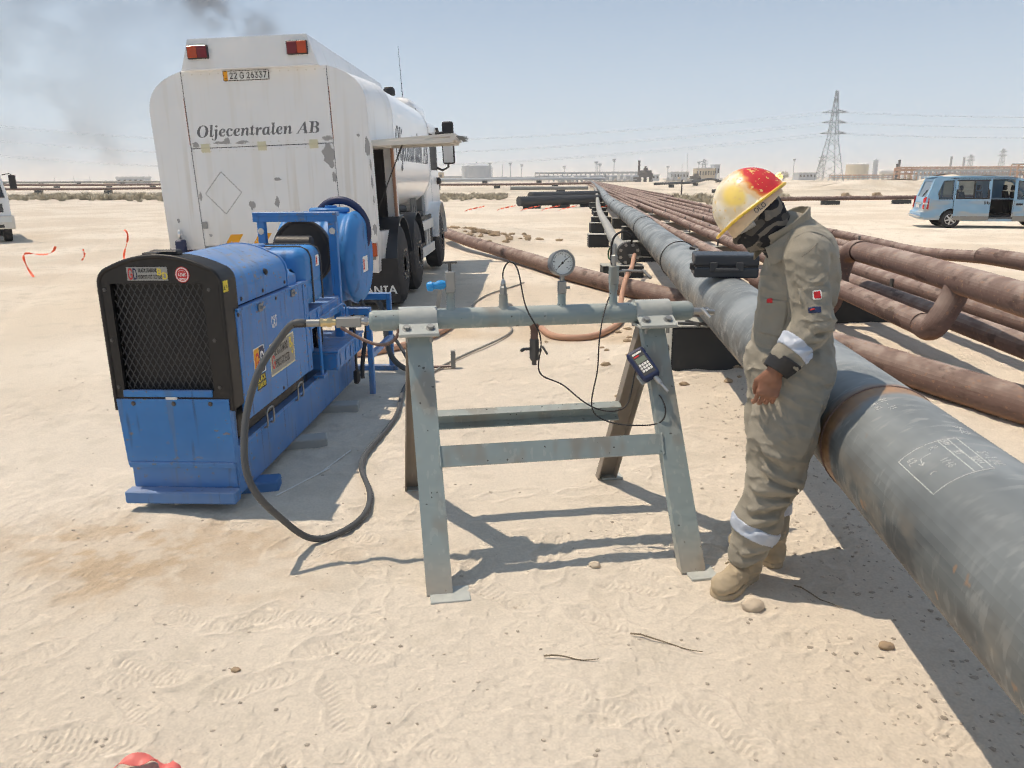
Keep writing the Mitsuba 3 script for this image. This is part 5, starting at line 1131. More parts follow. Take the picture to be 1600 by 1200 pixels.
def drum(P):
    q = P - A(.055, 2.58, .985); x = q[:, 0]; r = np.hypot(q[:, 1], q[:, 2]); R = .350 - .010 * np.cos(np.clip(np.abs(x) - .1, 0, 1) * 55) * (np.abs(x) > .05); e = np.abs(x) - .345; rr = .085
    a, b = r - R + rr, e + rr; return np.minimum(np.maximum(a, b), 0) + np.hypot(np.maximum(a, 0), np.maximum(b, 0)) - rr


tk_ = sk.add('water_tank', surf(drum, (-.38, 2.14, .55), (.52, 3.02, 1.42), .013), 'm_bluetank', True)
sk.add('tank_label', cat(bx(.4005, .4025, 2.48, 2.64, .88, 1.0)), 'm_paper', under=tk_); sk.add('tank_label', bx(.4025, .403, 2.49, 2.53, .90, .98), 'm_red', under=tk_)
sk.add('tank_lid', cat(cyl((.10, 2.62, 1.33), (.10, 2.62, 1.368), .17, n=32, b=.01), cyl((.12, 2.6, 1.368), (.12, 2.6, 1.385), .05)), 'm_bluetank', 40, tk_)
sk.add('tank_nozzle', cat(cyl((-.1, 2.25, 1.22), (-.1, 2.14, 1.22), .03)), BL, under=tk_)
rl = sk.add('hose_reel', torus((.17, 2.70, 1.19), (0, 1, .1), .235, .03, 48, 12), 'm_navy', True)
gd = sk.add('fan_guard', cat(cyl((.03, 2.06, 1.07), (.03, 2.13, 1.07), .235, n=48, b=.012), torus((.03, 2.06, 1.07), (0, 1, 0), .225, .016, 48, 10)), 'm_black', 40)
sk.add('air_cleaner', cat(cyl((-.08, 1.82, 1.15), (.20, 1.82, 1.15), .06, n=28, b=.012), cyl((.03, 1.82, 1.0), (.03, 1.82, 1.15), .05)), 'm_black', 40)
sk.add('tank_cradle', cat(bx(-.36, .52, 2.16, 2.22, .60, .655, .004), bx(-.36, .52, 2.92, 2.98, .60, .655, .004), *[bx(x - .022, x + .022, y - .022, y + .022, -.02 if x > .4 else .3, .62, .003) for x in (-.34, .50) for y in (2.19, 2.95)], bx(.16, .56, 2.90, 2.98, -.03, .03, .003), bx(.478, .522, 2.19, 2.95, .26, .30, .003), bx(.33, .345, 2.0, 2.2, .58, .66)), BL)
sk.add('drain_hoses', cat(tube(spl([(.30, 2.3, .68), (.33, 2.28, .5), (.31, 2.3, .35), (.25, 2.2, .2)], 30), .03, 12), tube(spl([(.35, 2.5, .66), (.40, 2.5, .5), (.38, 2.45, .3), (.36, 2.4, .05)], 30), .02, 10)), 'm_charcoal', True)
sk.add('hanging_strap', cat(bx(.40, .412, 2.05, 2.09, .12, .62, .002), bx(.385, .425, 2.03, 2.10, .10, .20, .008)), 'm_black')
sk.add('guard_rail', tube(spl([(.32, 1.35, .715), (.36, 1.6, .715), (.37, 1.95, .715), (.37, 2.0, .68), (.37, 2.0, .62)], 30), .008, 8), BL, True)
for x, y, a, m_, l in ((-1.20, 4.58, .25, 'm_woodgrey', 'grey wooden block under the middle of the blue skid'), (-1.29, 3.86, .15, 'm_bluewood', 'blue painted wooden block nearest to the camera under the skid'), (-1.15, 5.36, .1, 'm_woodgrey', 'grey wooden block under the rear half of the skid')):
    Thing('wooden_block', l, 'block', pose((x, y, gz(x, y)), a)).whole(bx(-.30, .02, -.065, .065, -.03, .055, .008), m_)
for (x0, y0), (x1, y1), l in (((-1.25, 3.72), (-1.06, 4.12), 'longer pale wire rod lying in the shadow of the skid'), ((-1.10, 4.05), (-1.0, 4.42), 'second pale wire rod lying in the shadow of the skid')):
    Thing('welding_rod', l, 'rod').whole(cyl((x0, y0, gz(x0, y0) + .006), (x1, y1, gz(x1, y1) + .008), .0035, n=6), 'm_paper')

# ------------------------------------------------------------------ tank truck (local: right, forward, up)
TM = pose((-2.793, 9.153, -.005), yaw=-.025, roll=.033)
tr = Thing('tank_truck', 'white tank truck seen from behind with its right side flap held open', 'truck', TM)
diff = lambda a, *b: trimesh.boolean.difference([a, *b], engine='manifold')


def bodyprof(hw=1.248, zb=.86, top=2.845, ht=.80, sh=2.40, n=12):
    half = [(hw - .01, zb), (hw, zb + .03), (hw, sh)]
    for t in np.linspace(0, 1, n)[1:]:
        a, b, c = A(hw, sh), A(hw, top - .10), A(ht, top); half.append(tuple((1 - t) ** 2 * a + 2 * t * (1 - t) * b + t * t * c))
    return half + [(-x, z) for x, z in half[::-1]]


def open_prism(prof, v0, v1):
    return prism(prof, (0, v1, 0), (1, 0, 0), (0, 0, 1), (0, v0 - v1, 0))


cab_ = diff(open_prism(bodyprof(), .0, .92), bx(.55, 1.4, .09, .86, .98, 1.96), bx(-.832, .832, -.1, .012, .84, 2.86))


def flare(m, k=.12):
    """the cabinet widens from its rear face towards the tank"""
    m = (cat(m) if isinstance(m, (list, tuple)) else m).copy(); v = m.vertices; v[:, 0] += np.sign(v[:, 0]) * k * np.clip(v[:, 1] / .92, 0, 1.0) * np.clip((np.abs(v[:, 0]) - .8) / .3, 0, 1); m.vertices = v; return m


rb = tr.add('rear_cabinet', flare(cab_), 'm_white', 30)
tr.add('upper_door', bx(-.826, .826, .001, .014, 2.012, 2.838, .003), 'm_white', under=rb); ld = tr.add('lower_door', bx(-.826, .826, .001, .014, .90, 2.002, .003), 'm_white', under=rb)
for u in (-.79, .79):
    tr.add('door_latch', cat(bx(u - .03, u + .03, -.018, .002, 1.10, 1.18, .004), bar((u, -.024, 1.12), (u, -.024, 1.16), .012, .012)), 'm_zinc', under=rb)
tr.add('rivet', [cyl((u, -.003, z), (u, .002, z), .007, n=8) for z in (.935, 1.97, 2.05, 2.80) for u in np.linspace(-.80, .80, 17)], 'm_offwhite', 30, under=rb, kind='stuff')
tr.add('door_seam', cat(bx(-.8315, -.8265, -.0012, .010, .88, 2.84), bx(.8265, .8315, -.0012, .010, .88, 2.84), bx(-.826, .826, .008, .0125, 2.0, 2.014)), 'm_inkgrey', under=rb)
tr.add('side_stripe', bx(.8315, .838, -.0014, .0, 2.05, 2.62), 'm_fadedred', under=rb); tr.add('side_stripe', bx(-.838, -.8315, -.0014, .0, 2.05, 2.55), 'm_fadedred', under=rb)
tr.add('bottom_rail', bx(-.83, .83, -.004, .012, .86, .895, .003), 'm_greypipe', under=rb)
R_ = lambda m, u, w, v=-.0005: put_text(m, (u, v, w), (1, 0, 0), (0, 0, 1), (0, -1, 0))
_tx = serif('Oljecentralen AB', .125, .0025); _tx.apply_scale([1.43 / _tx.bounds[1][0], 1, 1]); _tx.vertices[:, 0] -= .10 * _tx.vertices[:, 1]; tr.add('lettering', R_(_tx, -.735, 2.125, .0012), 'm_inkgrey', under=rb)
_k = np.array([(-.735, 1.50), (-.52, 1.74), (-.305, 1.50), (-.52, 1.26)]); tr.add('hazard_diamond', cat(*[bar((_k[i][0], .0002, _k[i][1]), (_k[(i + 1) % 4][0], .0002, _k[(i + 1) % 4][1]), .008, .002, (0, 1, 0)) for i in range(4)]), 'm_flake', under=rb)
for u in (-.66, -.0, .60):
    tr.add('hinge', cat(bx(u - .05, u + .05, -.006, .0008, 2.015, 2.055, .001), bx(u - .05, u + .05, -.006, .0008, 1.958, 1.998, .001), cyl((u - .05, -.005, 2.007), (u + .05, -.005, 2.007), .008)), 'm_paleyellow', under=rb)
for u in (-.58, -.24, .1, .44):
    tr.add('warning_stripe', R_(prism([(0, 0), (.15, 0), (.23, .115), (.08, .115)], (0, 0, 0), (1, 0, 0), (0, 1, 0), (0, 0, .002)), u, .905, .0008), 'm_orange', under=rb)


def flake(u, w, rx, rz, seed, v=.0004):
    a = np.linspace(0, 2 * np.pi, 40)[:-1]; r = .45 + 1.0 * meshkit.fbm(np.stack([np.cos(a) * 2.1 + seed, np.sin(a) * 2.1, 0 * a], -1), 3, seed); return R_(prism(np.stack([np.cos(a) * r * rx, np.sin(a) * r * rz], -1).tolist(), (0, 0, 0), (1, 0, 0), (0, 1, 0), (0, 0, .0012)), u, w, v)


tr.add('paint_flake', cat(flake(.765, 1.86, .075, .115, 3), flake(.80, 1.63, .022, .07, 4), flake(-.20, 1.35, .035, .055, 5), flake(.10, 1.37, .03, .06, 6), flake(.13, 1.63, .05, .018, 7), flake(-.46, 2.06, .10, .018, 8), flake(-.23, 2.055, .07, .02, 9), flake(-.40, 2.075, .03, .04, 10), flake(-.77, 2.05, .035, .035, 11), flake(.76, 2.06, .06, .03, 12), flake(-.14, 1.12, .03, .04, 13), flake(-.795, 1.47, .018, .05, 14), flake(-.10, 1.24, .016, .03, 21), flake(-.74, 1.02, .02, .02, 22),
                          *[flake(u, w, a, b, s, -.0012) for u, w, a, b, s in ((1.215, 1.95, .03, .10, 15), (1.235, 1.55, .012, .07, 16), (1.225, 1.02, .025, .07, 17), (1.238, 1.35, .01, .05, 18), (1.12, 2.08, .02, .02, 19), (-1.1, 1.2, .015, .03, 20), (1.236, 1.75, .010, .06, 23))]), 'm_flake', under=rb, label='bare grey patches of flaked paint', kind='stuff')
# opening
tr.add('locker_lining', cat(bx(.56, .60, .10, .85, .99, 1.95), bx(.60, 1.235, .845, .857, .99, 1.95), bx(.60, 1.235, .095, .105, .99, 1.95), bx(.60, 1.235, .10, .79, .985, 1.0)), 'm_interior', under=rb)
tr.add('locker_pipes', cat(tube(spl([(.75, .2, 1.05), (.95, .35, 1.35), (1.1, .5, 1.5), (.9, .6, 1.8)], 30), .04, 12), tube(spl([(1.0, .55, 1.0), (1.12, .5, 1.25), (.95, .4, 1.55), (1.1, .3, 1.9)], 30), .03, 12), _lathe([(.10, 0), (.11, .03), (.11, .14), (.10, .17)], A(.95, .45, 1.10), A(0, 0, 1), 24), cyl((1.05, .2, 1.0), (1.05, .2, 1.7), .025)), 'm_charcoal', 35, under=rb)
tr.add('door_post', flare(bx(1.215, 1.252, .842, .872, .97, 1.975, .004)), 'm_copperhose', under=rb)
fp = tr.add('side_flap', cat(hull([(1.235, .06, 1.985), (1.235, .83, 1.985), (2.22, .06, 2.03), (2.22, .83, 2.03), (1.235, .06, 2.02), (1.235, .83, 2.02), (2.22, .06, 2.062), (2.22, .83, 2.062)]), bx(1.24, 2.20, .055, .085, 1.955, 2.012, .004), bx(1.24, 2.20, .80, .83, 1.955, 2.012, .004), bar((2.20, .05, 2.015), (2.20, .84, 2.015), .06, .06), bx(2.14, 2.20, .40, .48, 1.95, 2.01, .006)), 'm_offwhite')
tr.add('flap_fringe', [bar((2.24, v, 2.03), (2.31 + .03 * math.sin(v * 60), v + .01, 2.005 + .02 * math.cos(v * 37)), .03, .012) for v in np.linspace(.08, .8, 12)], 'm_greypipe', under=fp)
tr.add('gas_strut', cat(cyl((1.62, .12, 2.0), (1.55, .12, 1.86), .010), cyl((1.55, .12, 1.86), (1.20, .12, 1.12), .007), bx(1.48, 1.72, .10, .14, 1.965, 1.995, .004)), 'm_black', 30, under=fp)
tr.add('locker_sill', cat(hull([(1.02, .02, .93), (1.25, .02, .93), (1.36, .86, .95), (1.02, .86, .95), (1.02, .02, .52), (1.22, .02, .50), (1.36, .86, .66), (1.02, .86, .66)])), 'm_white')
# spine on top, lamps, plate
def spine(v0, v1, f=1.0):
    a = [(-.664, 3.154), (.664, 3.154), (.767, 2.835), (-.767, 2.835)]; t = [(x * f, z) for x, z in a]; return hull([(x, v0 if z > 3 else v0 - .012, z) for x, z in a] + [(x, v1, z) for x, z in t])


sp = tr.add('roof_spine', cat(spine(-.09, 4.45, .93), bx(-.767, .767, -.105, -.08, 2.828, 2.85, .004)), 'm_white', 30)
_rn = unit(A(0, -1, .0376))
for s in (-1, 1):
    u = s * .555; lp = tr.add('high_lamp', bx(u - .115, u + .115, -.135, -.088, 2.945, 3.085, .006), 'm_black', under=sp)
    tr.add('red_lens', bx(u - s * .002 - (0 if s < 0 else .105), u - s * .002 + (.105 if s < 0 else 0), -.142, -.13, 2.953, 3.077, .004), 'm_redlens', under=sp); tr.add('orange_lens', bx(u + s * .002 - (.105 if s < 0 else 0), u + s * .002 + (0 if s < 0 else .105), -.142, -.13, 2.953, 3.077, .004), 'm_orangelens', under=sp)
np_ = tr.add('number_plate', bx(-.345, .175, -.012, -.0005, 2.716, 2.822, .002), 'm_black'); tr.add('plate_face', bx(-.292, .168, -.0145, -.011, 2.723, 2.815), 'm_platewhite', under=np_); tr.add('plate_band', bx(-.338, -.293, -.0145, -.011, 2.723, 2.815), 'm_orange', under=np_)
tr.add('characters', R_(sans('22 G 26337', .064, .001, width=.42), -.275, 2.737, -.0145), 'm_black', under=np_)
tr.add('characters', R_(sans('IRQ', .014, .001), -.33, 2.735, -.0145), 'm_black', under=np_)
# bumper zone
bp = tr.add('rear_bumper', bx(-1.2, 1.2, .0, .10, .66, .845, .008), 'm_greypipe')
for s in (-1, 1):
    x = s * 1.14; tr.add('tail_light', bx(x - .085, x + .085, -.025, .02, .70, .855, .006), 'm_orangelens', under=bp, label='orange and red tail light'); tr.add('tail_lens', bx(x - .03 - .05 * s, x + .03 - .05 * s, -.032, -.024, .71, .845, .002), 'm_redlens', under=bp)
tr.add('reflector_strip', bx(-1.04, .3, -.012, .0, .815, .85, .002), 'm_redlens', under=bp)
tr.add('work_lamp', cat(bx(-1.13, -1.03, -.13, -.03, .80, .985, .012), bx(-1.15, -1.01, -.12, -.04, .78, .80)), 'm_navy', under=bp); tr.add('lamp_bracket', cat(torus((-1.08, -.06, 1.05), (1, .2, 0), .045, .016, 24, 8), cyl((-1.08, -.05, .98), (-1.08, -.05, 1.06), .014)), 'm_chrome', 40, under=bp)
for s in (-1, 1):
    mfp = tr.add('mud_flap', bx(s * 1.08 - .33, s * 1.08 + .36, .12, .135, .12, .66, .003), 'm_rubber')
    if s > 0:
        tr.add('lettering', R_(sans('SCANIA', .095, .002, width=.60), .80, .235, .119), 'm_paper', under=mfp)
# tank
half = [(1.22, 1.55), (1.243, 1.75), (1.243, 2.36)] + [tuple((1 - t) ** 2 * A(1.243, 2.36) + 2 * t * (1 - t) * A(1.243, 2.76) + t * t * A(.74, 2.84)) for t in np.linspace(0, 1, 14)[1:]]
low = [tuple((1 - t) ** 2 * A(.50, 1.10) + 2 * t * (1 - t) * A(1.12, 1.12) + t * t * A(1.22, 1.55)) for t in np.linspace(0, 1, 14)[:-1]]; hf = [(x * 1.09, z) for x, z in low + half]
tk2 = tr.add('tank', open_prism(hf + [(-x, z) for x, z in hf[::-1]], .93, 4.5), 'm_whitegloss', 40)
for v in (.98, 4.42):
    tr.add('tank_band', open_prism([(x * 1.006, (z - 2) * 1.004 + 2) for x, z in hf] + [(-x * 1.006, (z - 2) * 1.004 + 2) for x, z in hf[::-1]], v, v + .05), 'm_whitegloss', 40, under=tk2)
_ts = serif('Oljecentralen AB', .42, .003); _ts.apply_scale([3.15 / _ts.bounds[1][0], 1, 1]); tr.add('lettering', put_text(_ts, (1.3552, 1.1, 1.82), (0, 1, 0), (0, 0, 1), (1, 0, 0)), 'm_inkgrey', under=tk2)
tr.add('front_fender', sheet(lambda a, b: np.stack([1.16 + .27 * b, 5.2 - .66 * np.cos(np.pi * (.04 + .92 * a)), .515 + .66 * np.sin(np.pi * (.04 + .92 * a))], -1), 24, 3, .02), 'm_whitegloss', 40)
# chassis, fenders, wheels
ch = tr.add('chassis', cat(*[bx(s * .42 - .05, s * .42 + .05, .1, 6.3, .72, 1.02) for s in (-1, 1)], *[bx(-.45, .45, v, v + .15, .75, .95) for v in (.4, 1.5, 2.8, 3.9)], bx(-1.2, 1.2, 2.9, 4.5, .98, 1.06), *[cyl((-.9, v, .52), (.9, v, .52), .09) for v in (.85, 2.2, 5.2)]), 'm_blackpaint')
def wheel(v, side, dual):
    x0 = side * 1.41; wd = .58 if dual else .30; ax_ = A(-side, 0, 0)
    pr = [(.27, .0), (.40, .012), (.47, .03), (.515, .07), (.515, .24), (.47, .29), (.27, .30)]
    if dual:
        pr = pr + [(.27, .31), (.47, .32), (.515, .36), (.515, .53), (.47, .57), (.27, .58)]
    k = tr.add('wheel', _lathe([(.02, -.005), (.10, .0), (.115, .05), (.16, .10 if dual else .04), (.20, .11 if dual else .03), (.255, .06), (.268, .015), (.272, .02)], A(x0, v, .515), ax_, 40), 'm_alloy', 35)
    tr.add('tyre', _lathe(pr, A(x0, v, .515), ax_, 48), 'm_rubber', 40, under=k)
    tr.add('wheel_nut', [cyl(A(x0 + side * .012, v + .185 * math.cos(a), .515 + .185 * math.sin(a)), A(x0 - side * .11, v + .185 * math.cos(a), .515 + .185 * math.sin(a)), .018, n=6) for a in np.linspace(0, 6.283, 11)[:-1]], 'm_chrome', under=k)


for v, d in ((.85, 1), (2.2, 1), (5.2, 0)):
    for s in (-1, 1):
        wheel(v, s, d)
        if d:
            tr.add('fender', sheet(lambda a, b, v=v, s=s: np.stack([s * (.76 + .66 * b), v - .60 * np.cos(np.pi * (.06 + .88 * a)), .515 + .60 * np.sin(np.pi * (.06 + .88 * a))], -1), 24, 3, .015), 'm_case', 40)
tr.add('side_guard', cat(bx(1.29, 1.32, 2.92, 4.48, .38, 1.0, .004)), 'm_blackpaint')
tr.add('guard_rail', cat(bx(1.32, 1.355, 2.95, 4.45, .78, .93, .004), bx(1.32, 1.355, 2.95, 4.45, .38, .53, .004), *[bx(1.321, 1.348, v, v + .09, .52, .79) for v in (3.55, 3.85)]), 'm_offwhite')
tr.add('deck_rail', bx(1.12, 1.24, .95, 2.9, 1.06, 1.10, .004), 'm_greypipe'); tr.add('air_box', bx(1.0, 1.2, 4.3, 4.6, .9, 1.5, .01), 'm_greypipe')
for v in (3.0, 3.2, 3.4):
    tr.add('deck_stay', bx(1.19, 1.22, v, v + .05, .98, 1.3), 'm_greypipe'); tr.add('pipework', cat(tube(spl([(1.0, 1.0, 1.2), (1.12, 1.6, 1.22), (1.05, 2.4, 1.18), (1.1, 2.9, 1.15)], 30), .06, 12), _lathe([(.12, 0), (.12, .25)], A(1.05, 1.9, 1.1), A(0, 0, 1), 20)), 'm_charcoal', 35)
# cab
cb = tr.add('cab', cat(rbox(-1.24, 1.24, 4.72, 6.70, .95, 2.62, .10), rbox(-1.10, 1.10, 4.74, 6.4, 2.3, 2.98, .22), bx(-1.235, 1.235, 4.85, 6.6, .55, 1.0, .03)), 'm_whitegloss', 40)
tr.add('wheel_arch', prism([(.66 * math.cos(a), .66 * math.sin(a)) for a in np.linspace(.02, math.pi - .02, 20)] + [(-.66, 0), (.66, 0)], (1.243, 5.2, .50), (0, 1, 0), (0, 0, 1), (.008, 0, 0)), 'm_black', under=cb)
tr.add('side_window', bx(1.238, 1.244, 5.45, 6.45, 1.75, 2.4, .002), 'm_black', under=cb); tr.add('windscreen', bx(-1.1, 1.1, 6.69, 6.705, 1.7, 2.5, .003), 'm_black', under=cb); tr.add('cab_seam', cat(bx(1.238, 1.2425, 5.40, 5.415, 1.0, 2.5), bx(1.095, 1.102, 5.0, 5.015, 2.5, 2.8), bx(.2, .9, 4.733, 4.739, 2.55, 2.56)), 'm_inkgrey', under=cb)
tr.add('roof_hatch', bx(-.5, .5, 4.9, 5.6, 2.97, 3.0, .01), 'm_whitegloss', under=cb); tr.add('roof_light', _lathe([(.10, 0), (.10, .09), (.07, .13)], A(.72, 4.62, 2.98), A(0, 0, 1), 18), 'm_black', 40)
mr = tr.add('mirror_arm', cat(tube([(1.24, 6.45, 2.44), (1.42, 6.5, 2.46), (1.48, 6.5, 2.44), (1.46, 6.5, 1.80), (1.34, 6.5, 1.75), (1.24, 6.45, 1.8)], .022, 8)), 'm_black', True)
tr.add('mirror_housing', rbox(1.36, 1.60, 6.44, 6.58, 1.86, 2.30, .045), 'm_black', 40, under=mr); tr.add('mirror_housing', rbox(1.38, 1.60, 6.44, 6.58, 2.40, 2.66, .045), 'm_black', 40, under=mr); tr.add('mirror_glass', cat(bx(1.385, 1.575, 6.432, 6.439, 1.89, 2.27)), 'm_chrome', under=mr)
tr.add('sun_visor', hull([(-1.15, 6.65, 2.52), (1.28, 6.65, 2.52), (-1.15, 6.95, 2.42), (1.28, 6.95, 2.42), (-1.15, 6.95, 2.45), (1.28, 6.95, 2.45), (1.28, 6.65, 2.56), (-1.15, 6.65, 2.56)]), 'm_charcoal'); tr.add('side_repeater', _lathe([(.07, 0), (.06, .06), (.03, .08)], A(1.24, 6.3, 1.55), A(1, 0, 0), 16), 'm_black', 40, under=cb)
tr.add('antenna', cyl((.90, 4.9, 2.98), (.885, 4.9, 3.80), .007, .003, 6), 'm_darksteel'); tr.add('step_box', bx(.9, 1.22, 5.75, 6.5, .35, .62, .02), 'm_offwhite')

# ------------------------------------------------------------------ blue van (local: forward along x, left along y, up)
VM = pose((13.50, 25.88, gz(14, 25)), yaw=-.27); VM[:3, :3] *= .84
vn = Thing('van', 'light blue passenger van with its side sliding door open', 'van', VM)
HWD = .95
_arch = lambda c: [(c + .40 * math.cos(a), .33 + .40 * math.sin(a)) for a in np.linspace(math.pi, 0, 14)]
low_ = [(.06, .42), (.10, .30)] + [(.62, .30)] + _arch(1.02)[1:-1] + [(1.42, .27), (3.80, .27)] + _arch(4.22)[1:-1] + [(4.64, .30), (5.05, .32), (5.14, .6), (5.0, .88), (4.25, 1.06), (.10, 1.06), (.05, .8)]
lowb = prism(low_, (0, HWD, 0), (1, 0, 0), (0, 0, 1), (0, -2 * HWD, 0))


def taper(pts, zt=1.93, k=.16):
    P = np.array(pts, float); s = 1 - k * np.clip((P[:, 2] - 1.06) / (zt - 1.06), 0, 1); P[:, 1] *= s; return P


def green(e):
    out = [(.10, 1.058), (4.25, 1.058), (3.35, 1.80), (2.9, 1.90), (1.5, 1.925), (.55, 1.90), (.34, 1.84)]
    c = A(2.1, 1.45); q = [(c[0] + (x - c[0]) * (1 - e), c[1] + (z - c[1]) * (1 - e * 1.6)) for x, z in out] if e else out
    return hull(taper([(x, s * (HWD - .002 - e * .9), z) for x, z in q for s in (-1, 1)]))


gh_ = green(0); inner = green(.06)
wins = [((.55, 1.10), (.98, 1.10), (.98, 1.74), (.66, 1.72), (.50, 1.3)), ((1.06, 1.10), (2.2, 1.10), (2.2, 1.76), (1.06, 1.76)), ((3.18, 1.10), (4.05, 1.10), (3.42, 1.68), (3.18, 1.72))]
cut = [prism(w, (0, 1.2, 0), (1, 0, 0), (0, 0, 1), (0, -2.4, 0)) for w in wins] + [bx(-.5, .6, -.68, .68, 1.15, 1.72)]
dcut = bx(2.26, 3.06, -1.3, -.3, .42, 1.80); icut = bx(.35, 4.1, -.86, .86, .48, 1.2)
cutf = hull([(3.5, .72, 1.1), (3.5, -.72, 1.1), (5, -.8, 1.1), (5, .8, 1.1), (3.2, -.68, 1.75), (3.2, .68, 1.75), (4.5, -.7, 1.75), (4.5, .7, 1.75)])
bd = vn.add('body', cat(diff(lowb, dcut, icut), diff(gh_, inner, dcut, cutf, *cut)), 'm_vanpaint', 30)
for w in wins:
    for s in ((-1, 1) if w is not wins[1] else (1,)):
        P = taper([(x, s * (HWD - .02), z) for x, z in w]); n = A(0, .004, 0); vn.add('window', hull(np.vstack([P, P + n])), 'm_tint', under=bd)
for w_t in (wins[0], wins[2]):
    vn.add('window_trim', cat(*[diff(hull(taper([(cx + (x - cx) * 1.10, -(HWD + .004), cz + (z - cz) * 1.10) for x, z in w] + [(cx + (x - cx) * 1.10, -(HWD - .02), cz + (z - cz) * 1.10) for x, z in w])), prism(w, (0, 0, 0), (1, 0, 0), (0, 0, 1), (0, -1.3, 0))) for w in (w_t,) for cx, cz in [np.mean(w, axis=0)]]), 'm_black', under=bd)
vn.add('rear_window', hull([(.155, -.66, 1.16), (.155, .66, 1.16), (.335, -.6, 1.72), (.335, .6, 1.72), (.16, .66, 1.16), (.16, -.66, 1.16), (.34, -.6, 1.72), (.34, .6, 1.72)]), 'm_tint', under=bd); vn.add('windscreen', hull([(4.18, -.78, 1.09), (4.18, .78, 1.09), (3.38, -.68, 1.77), (3.38, .68, 1.77), (4.185, .78, 1.09), (4.185, -.78, 1.09), (3.385, -.68, 1.77), (3.385, .68, 1.77)]), 'm_tint', under=bd)
dm = bx(1.06, 2.27, -1.035, -.985, .36, 1.06, .012); du = hull([(1.06, -1.033, 1.055), (2.27, -1.033, 1.055), (1.06, -.99, 1.055), (2.27, -.99, 1.055), (1.06, -.90, 1.83), (2.27, -.90, 1.83), (1.06, -.86, 1.83), (2.27, -.86, 1.83)])
wd_ = [(1.14, 1.12), (2.16, 1.12), (2.16, 1.76), (1.14, 1.76)]; dr_ = vn.add('sliding_door', cat(dm, diff(du, prism(wd_, (0, 0, 0), (1, 0, 0), (0, 0, 1), (0, -1.4, 0)))), 'm_vanpaint', 30)
vn.add('door_glass', cat(*[hull([(x0, -1.0, 1.12), (x1, -1.0, 1.12), (x0, -.902, 1.76), (x1, -.902, 1.76), (x0, -.998, 1.12), (x1, -.998, 1.12), (x0, -.90, 1.76), (x1, -.90, 1.76)]) for x0, x1 in ((1.15, 1.68), (1.70, 2.15))]), 'm_tint', under=dr_); vn.add('window_frame', cat(*[hull([(x, -1.032, 1.10), (x + w, -1.032, 1.10), (x, -.90, 1.79), (x + w, -.90, 1.79), (x, -1.026, 1.10), (x + w, -1.026, 1.10), (x, -.894, 1.79), (x + w, -.894, 1.79)]) for x, w in ((1.08, .07), (1.66, .06), (2.14, .08))], bx(1.08, 2.22, -1.032, -1.02, 1.085, 1.13), hull([(1.08, -.918, 1.74), (2.22, -.918, 1.74), (1.08, -.905, 1.80), (2.22, -.905, 1.80), (1.08, -.91, 1.74), (2.22, -.91, 1.74), (1.08, -.897, 1.80), (2.22, -.897, 1.80)])), 'm_black', under=dr_)
vn.add('door_sill', bx(1.062, 2.268, -1.04, -.99, .30, .46, .01), 'm_vanlow', under=dr_); vn.add('door_handle', cat(bx(2.06, 2.10, -1.05, -1.03, .90, 1.0, .004), bx(2.14, 2.18, -1.05, -1.03, .90, 1.0, .004), bx(2.20, 2.24, -1.05, -1.03, .88, .96, .004)), 'm_black', under=dr_)
vn.add('lower_trim', bx(3.08, 3.80, -.962, -.94, .27, .47, .008), 'm_vanlow', under=bd); vn.add('front_handle', bx(3.14, 3.36, -.968, -.945, .86, .93, .006), 'm_black', under=bd); vn.add('door_seam', cat(bx(3.07, 3.08, -.953, -.94, .3, 1.05), bx(1.03, 1.045, -.953, -.94, .72, 1.05)), 'm_inkgrey', under=bd)
vn.add('step_board', bx(2.2, 3.1, -.96, -.70, .36, .43, .008), 'm_charcoal', under=bd); vn.add('roof_rail_track', bx(.9, 3.1, -.835, -.80, 1.835, 1.86, .004), 'm_black', under=bd)
for s in (-1, 1):
    vn.add('tail_light', hull([(.03, s * .93, .70), (.03, s * .74, .74), (.20, s * .965, .70), (.20, s * .955, 1.10), (.08, s * .90, 1.16), (.03, s * .76, 1.1)]), 'm_red', under=bd)
vn.add('tail_insert', hull([(.025, -.945, .88), (.025, -.80, .88), (.15, -.972, .88), (.15, -.972, .94), (.025, -.945, .94), (.025, -.80, .94)]), 'm_paper', under=bd); vn.add('spoiler', hull([(.20, -.70, 1.87), (.20, .70, 1.87), (.62, -.72, 1.93), (.62, .72, 1.93), (.20, -.70, 1.90), (.20, .70, 1.90), (.62, .72, 1.89), (.62, -.72, 1.89)]), 'm_vanpaint', under=bd)
vn.add('rear_bumper', rbox(-.06, .22, -.93, .93, .36, .62, .06), 'm_vanpaint', 40, under=bd); vn.add('bumper_guard', cat(tube(spl([(-.05, -.9, .42), (-.10, -.7, .45), (-.11, 0, .46), (-.10, .7, .45), (-.05, .9, .42)], 30), .035, 10)), 'm_chrome', True, under=bd); vn.add('number_plate', bx(.015, .03, -.26, .26, .74, .86), 'm_platewhite', under=bd); vn.add('chrome_trim', bx(.02, .045, -.5, .5, .88, .93), 'm_chrome', under=bd)
vn.add('rear_wiper', bar((.14, -.02, 1.15), (.22, -.35, 1.40), .02, .02), 'm_black', under=bd)
for x in (1.45, 2.3, 3.2):
    for y in (-.45, .45):
        if x == 2.3 and y < 0:
            continue
        st_ = vn.add('seat', cat(rbox(x, x + .5, y - .24, y + .24, .55, .75, .05), hull([(x, y - .23, .7), (x, y + .23, .7), (x + .12, y - .23, .7), (x + .12, y + .23, .7), (x - .12, y - .2, 1.35), (x - .12, y + .2, 1.35), (x - .02, y - .2, 1.35), (x - .02, y + .2, 1.35)]), rbox(x - .13, x - .03, y - .12, y + .12, 1.38, 1.58, .04)), 'm_interior', 40)
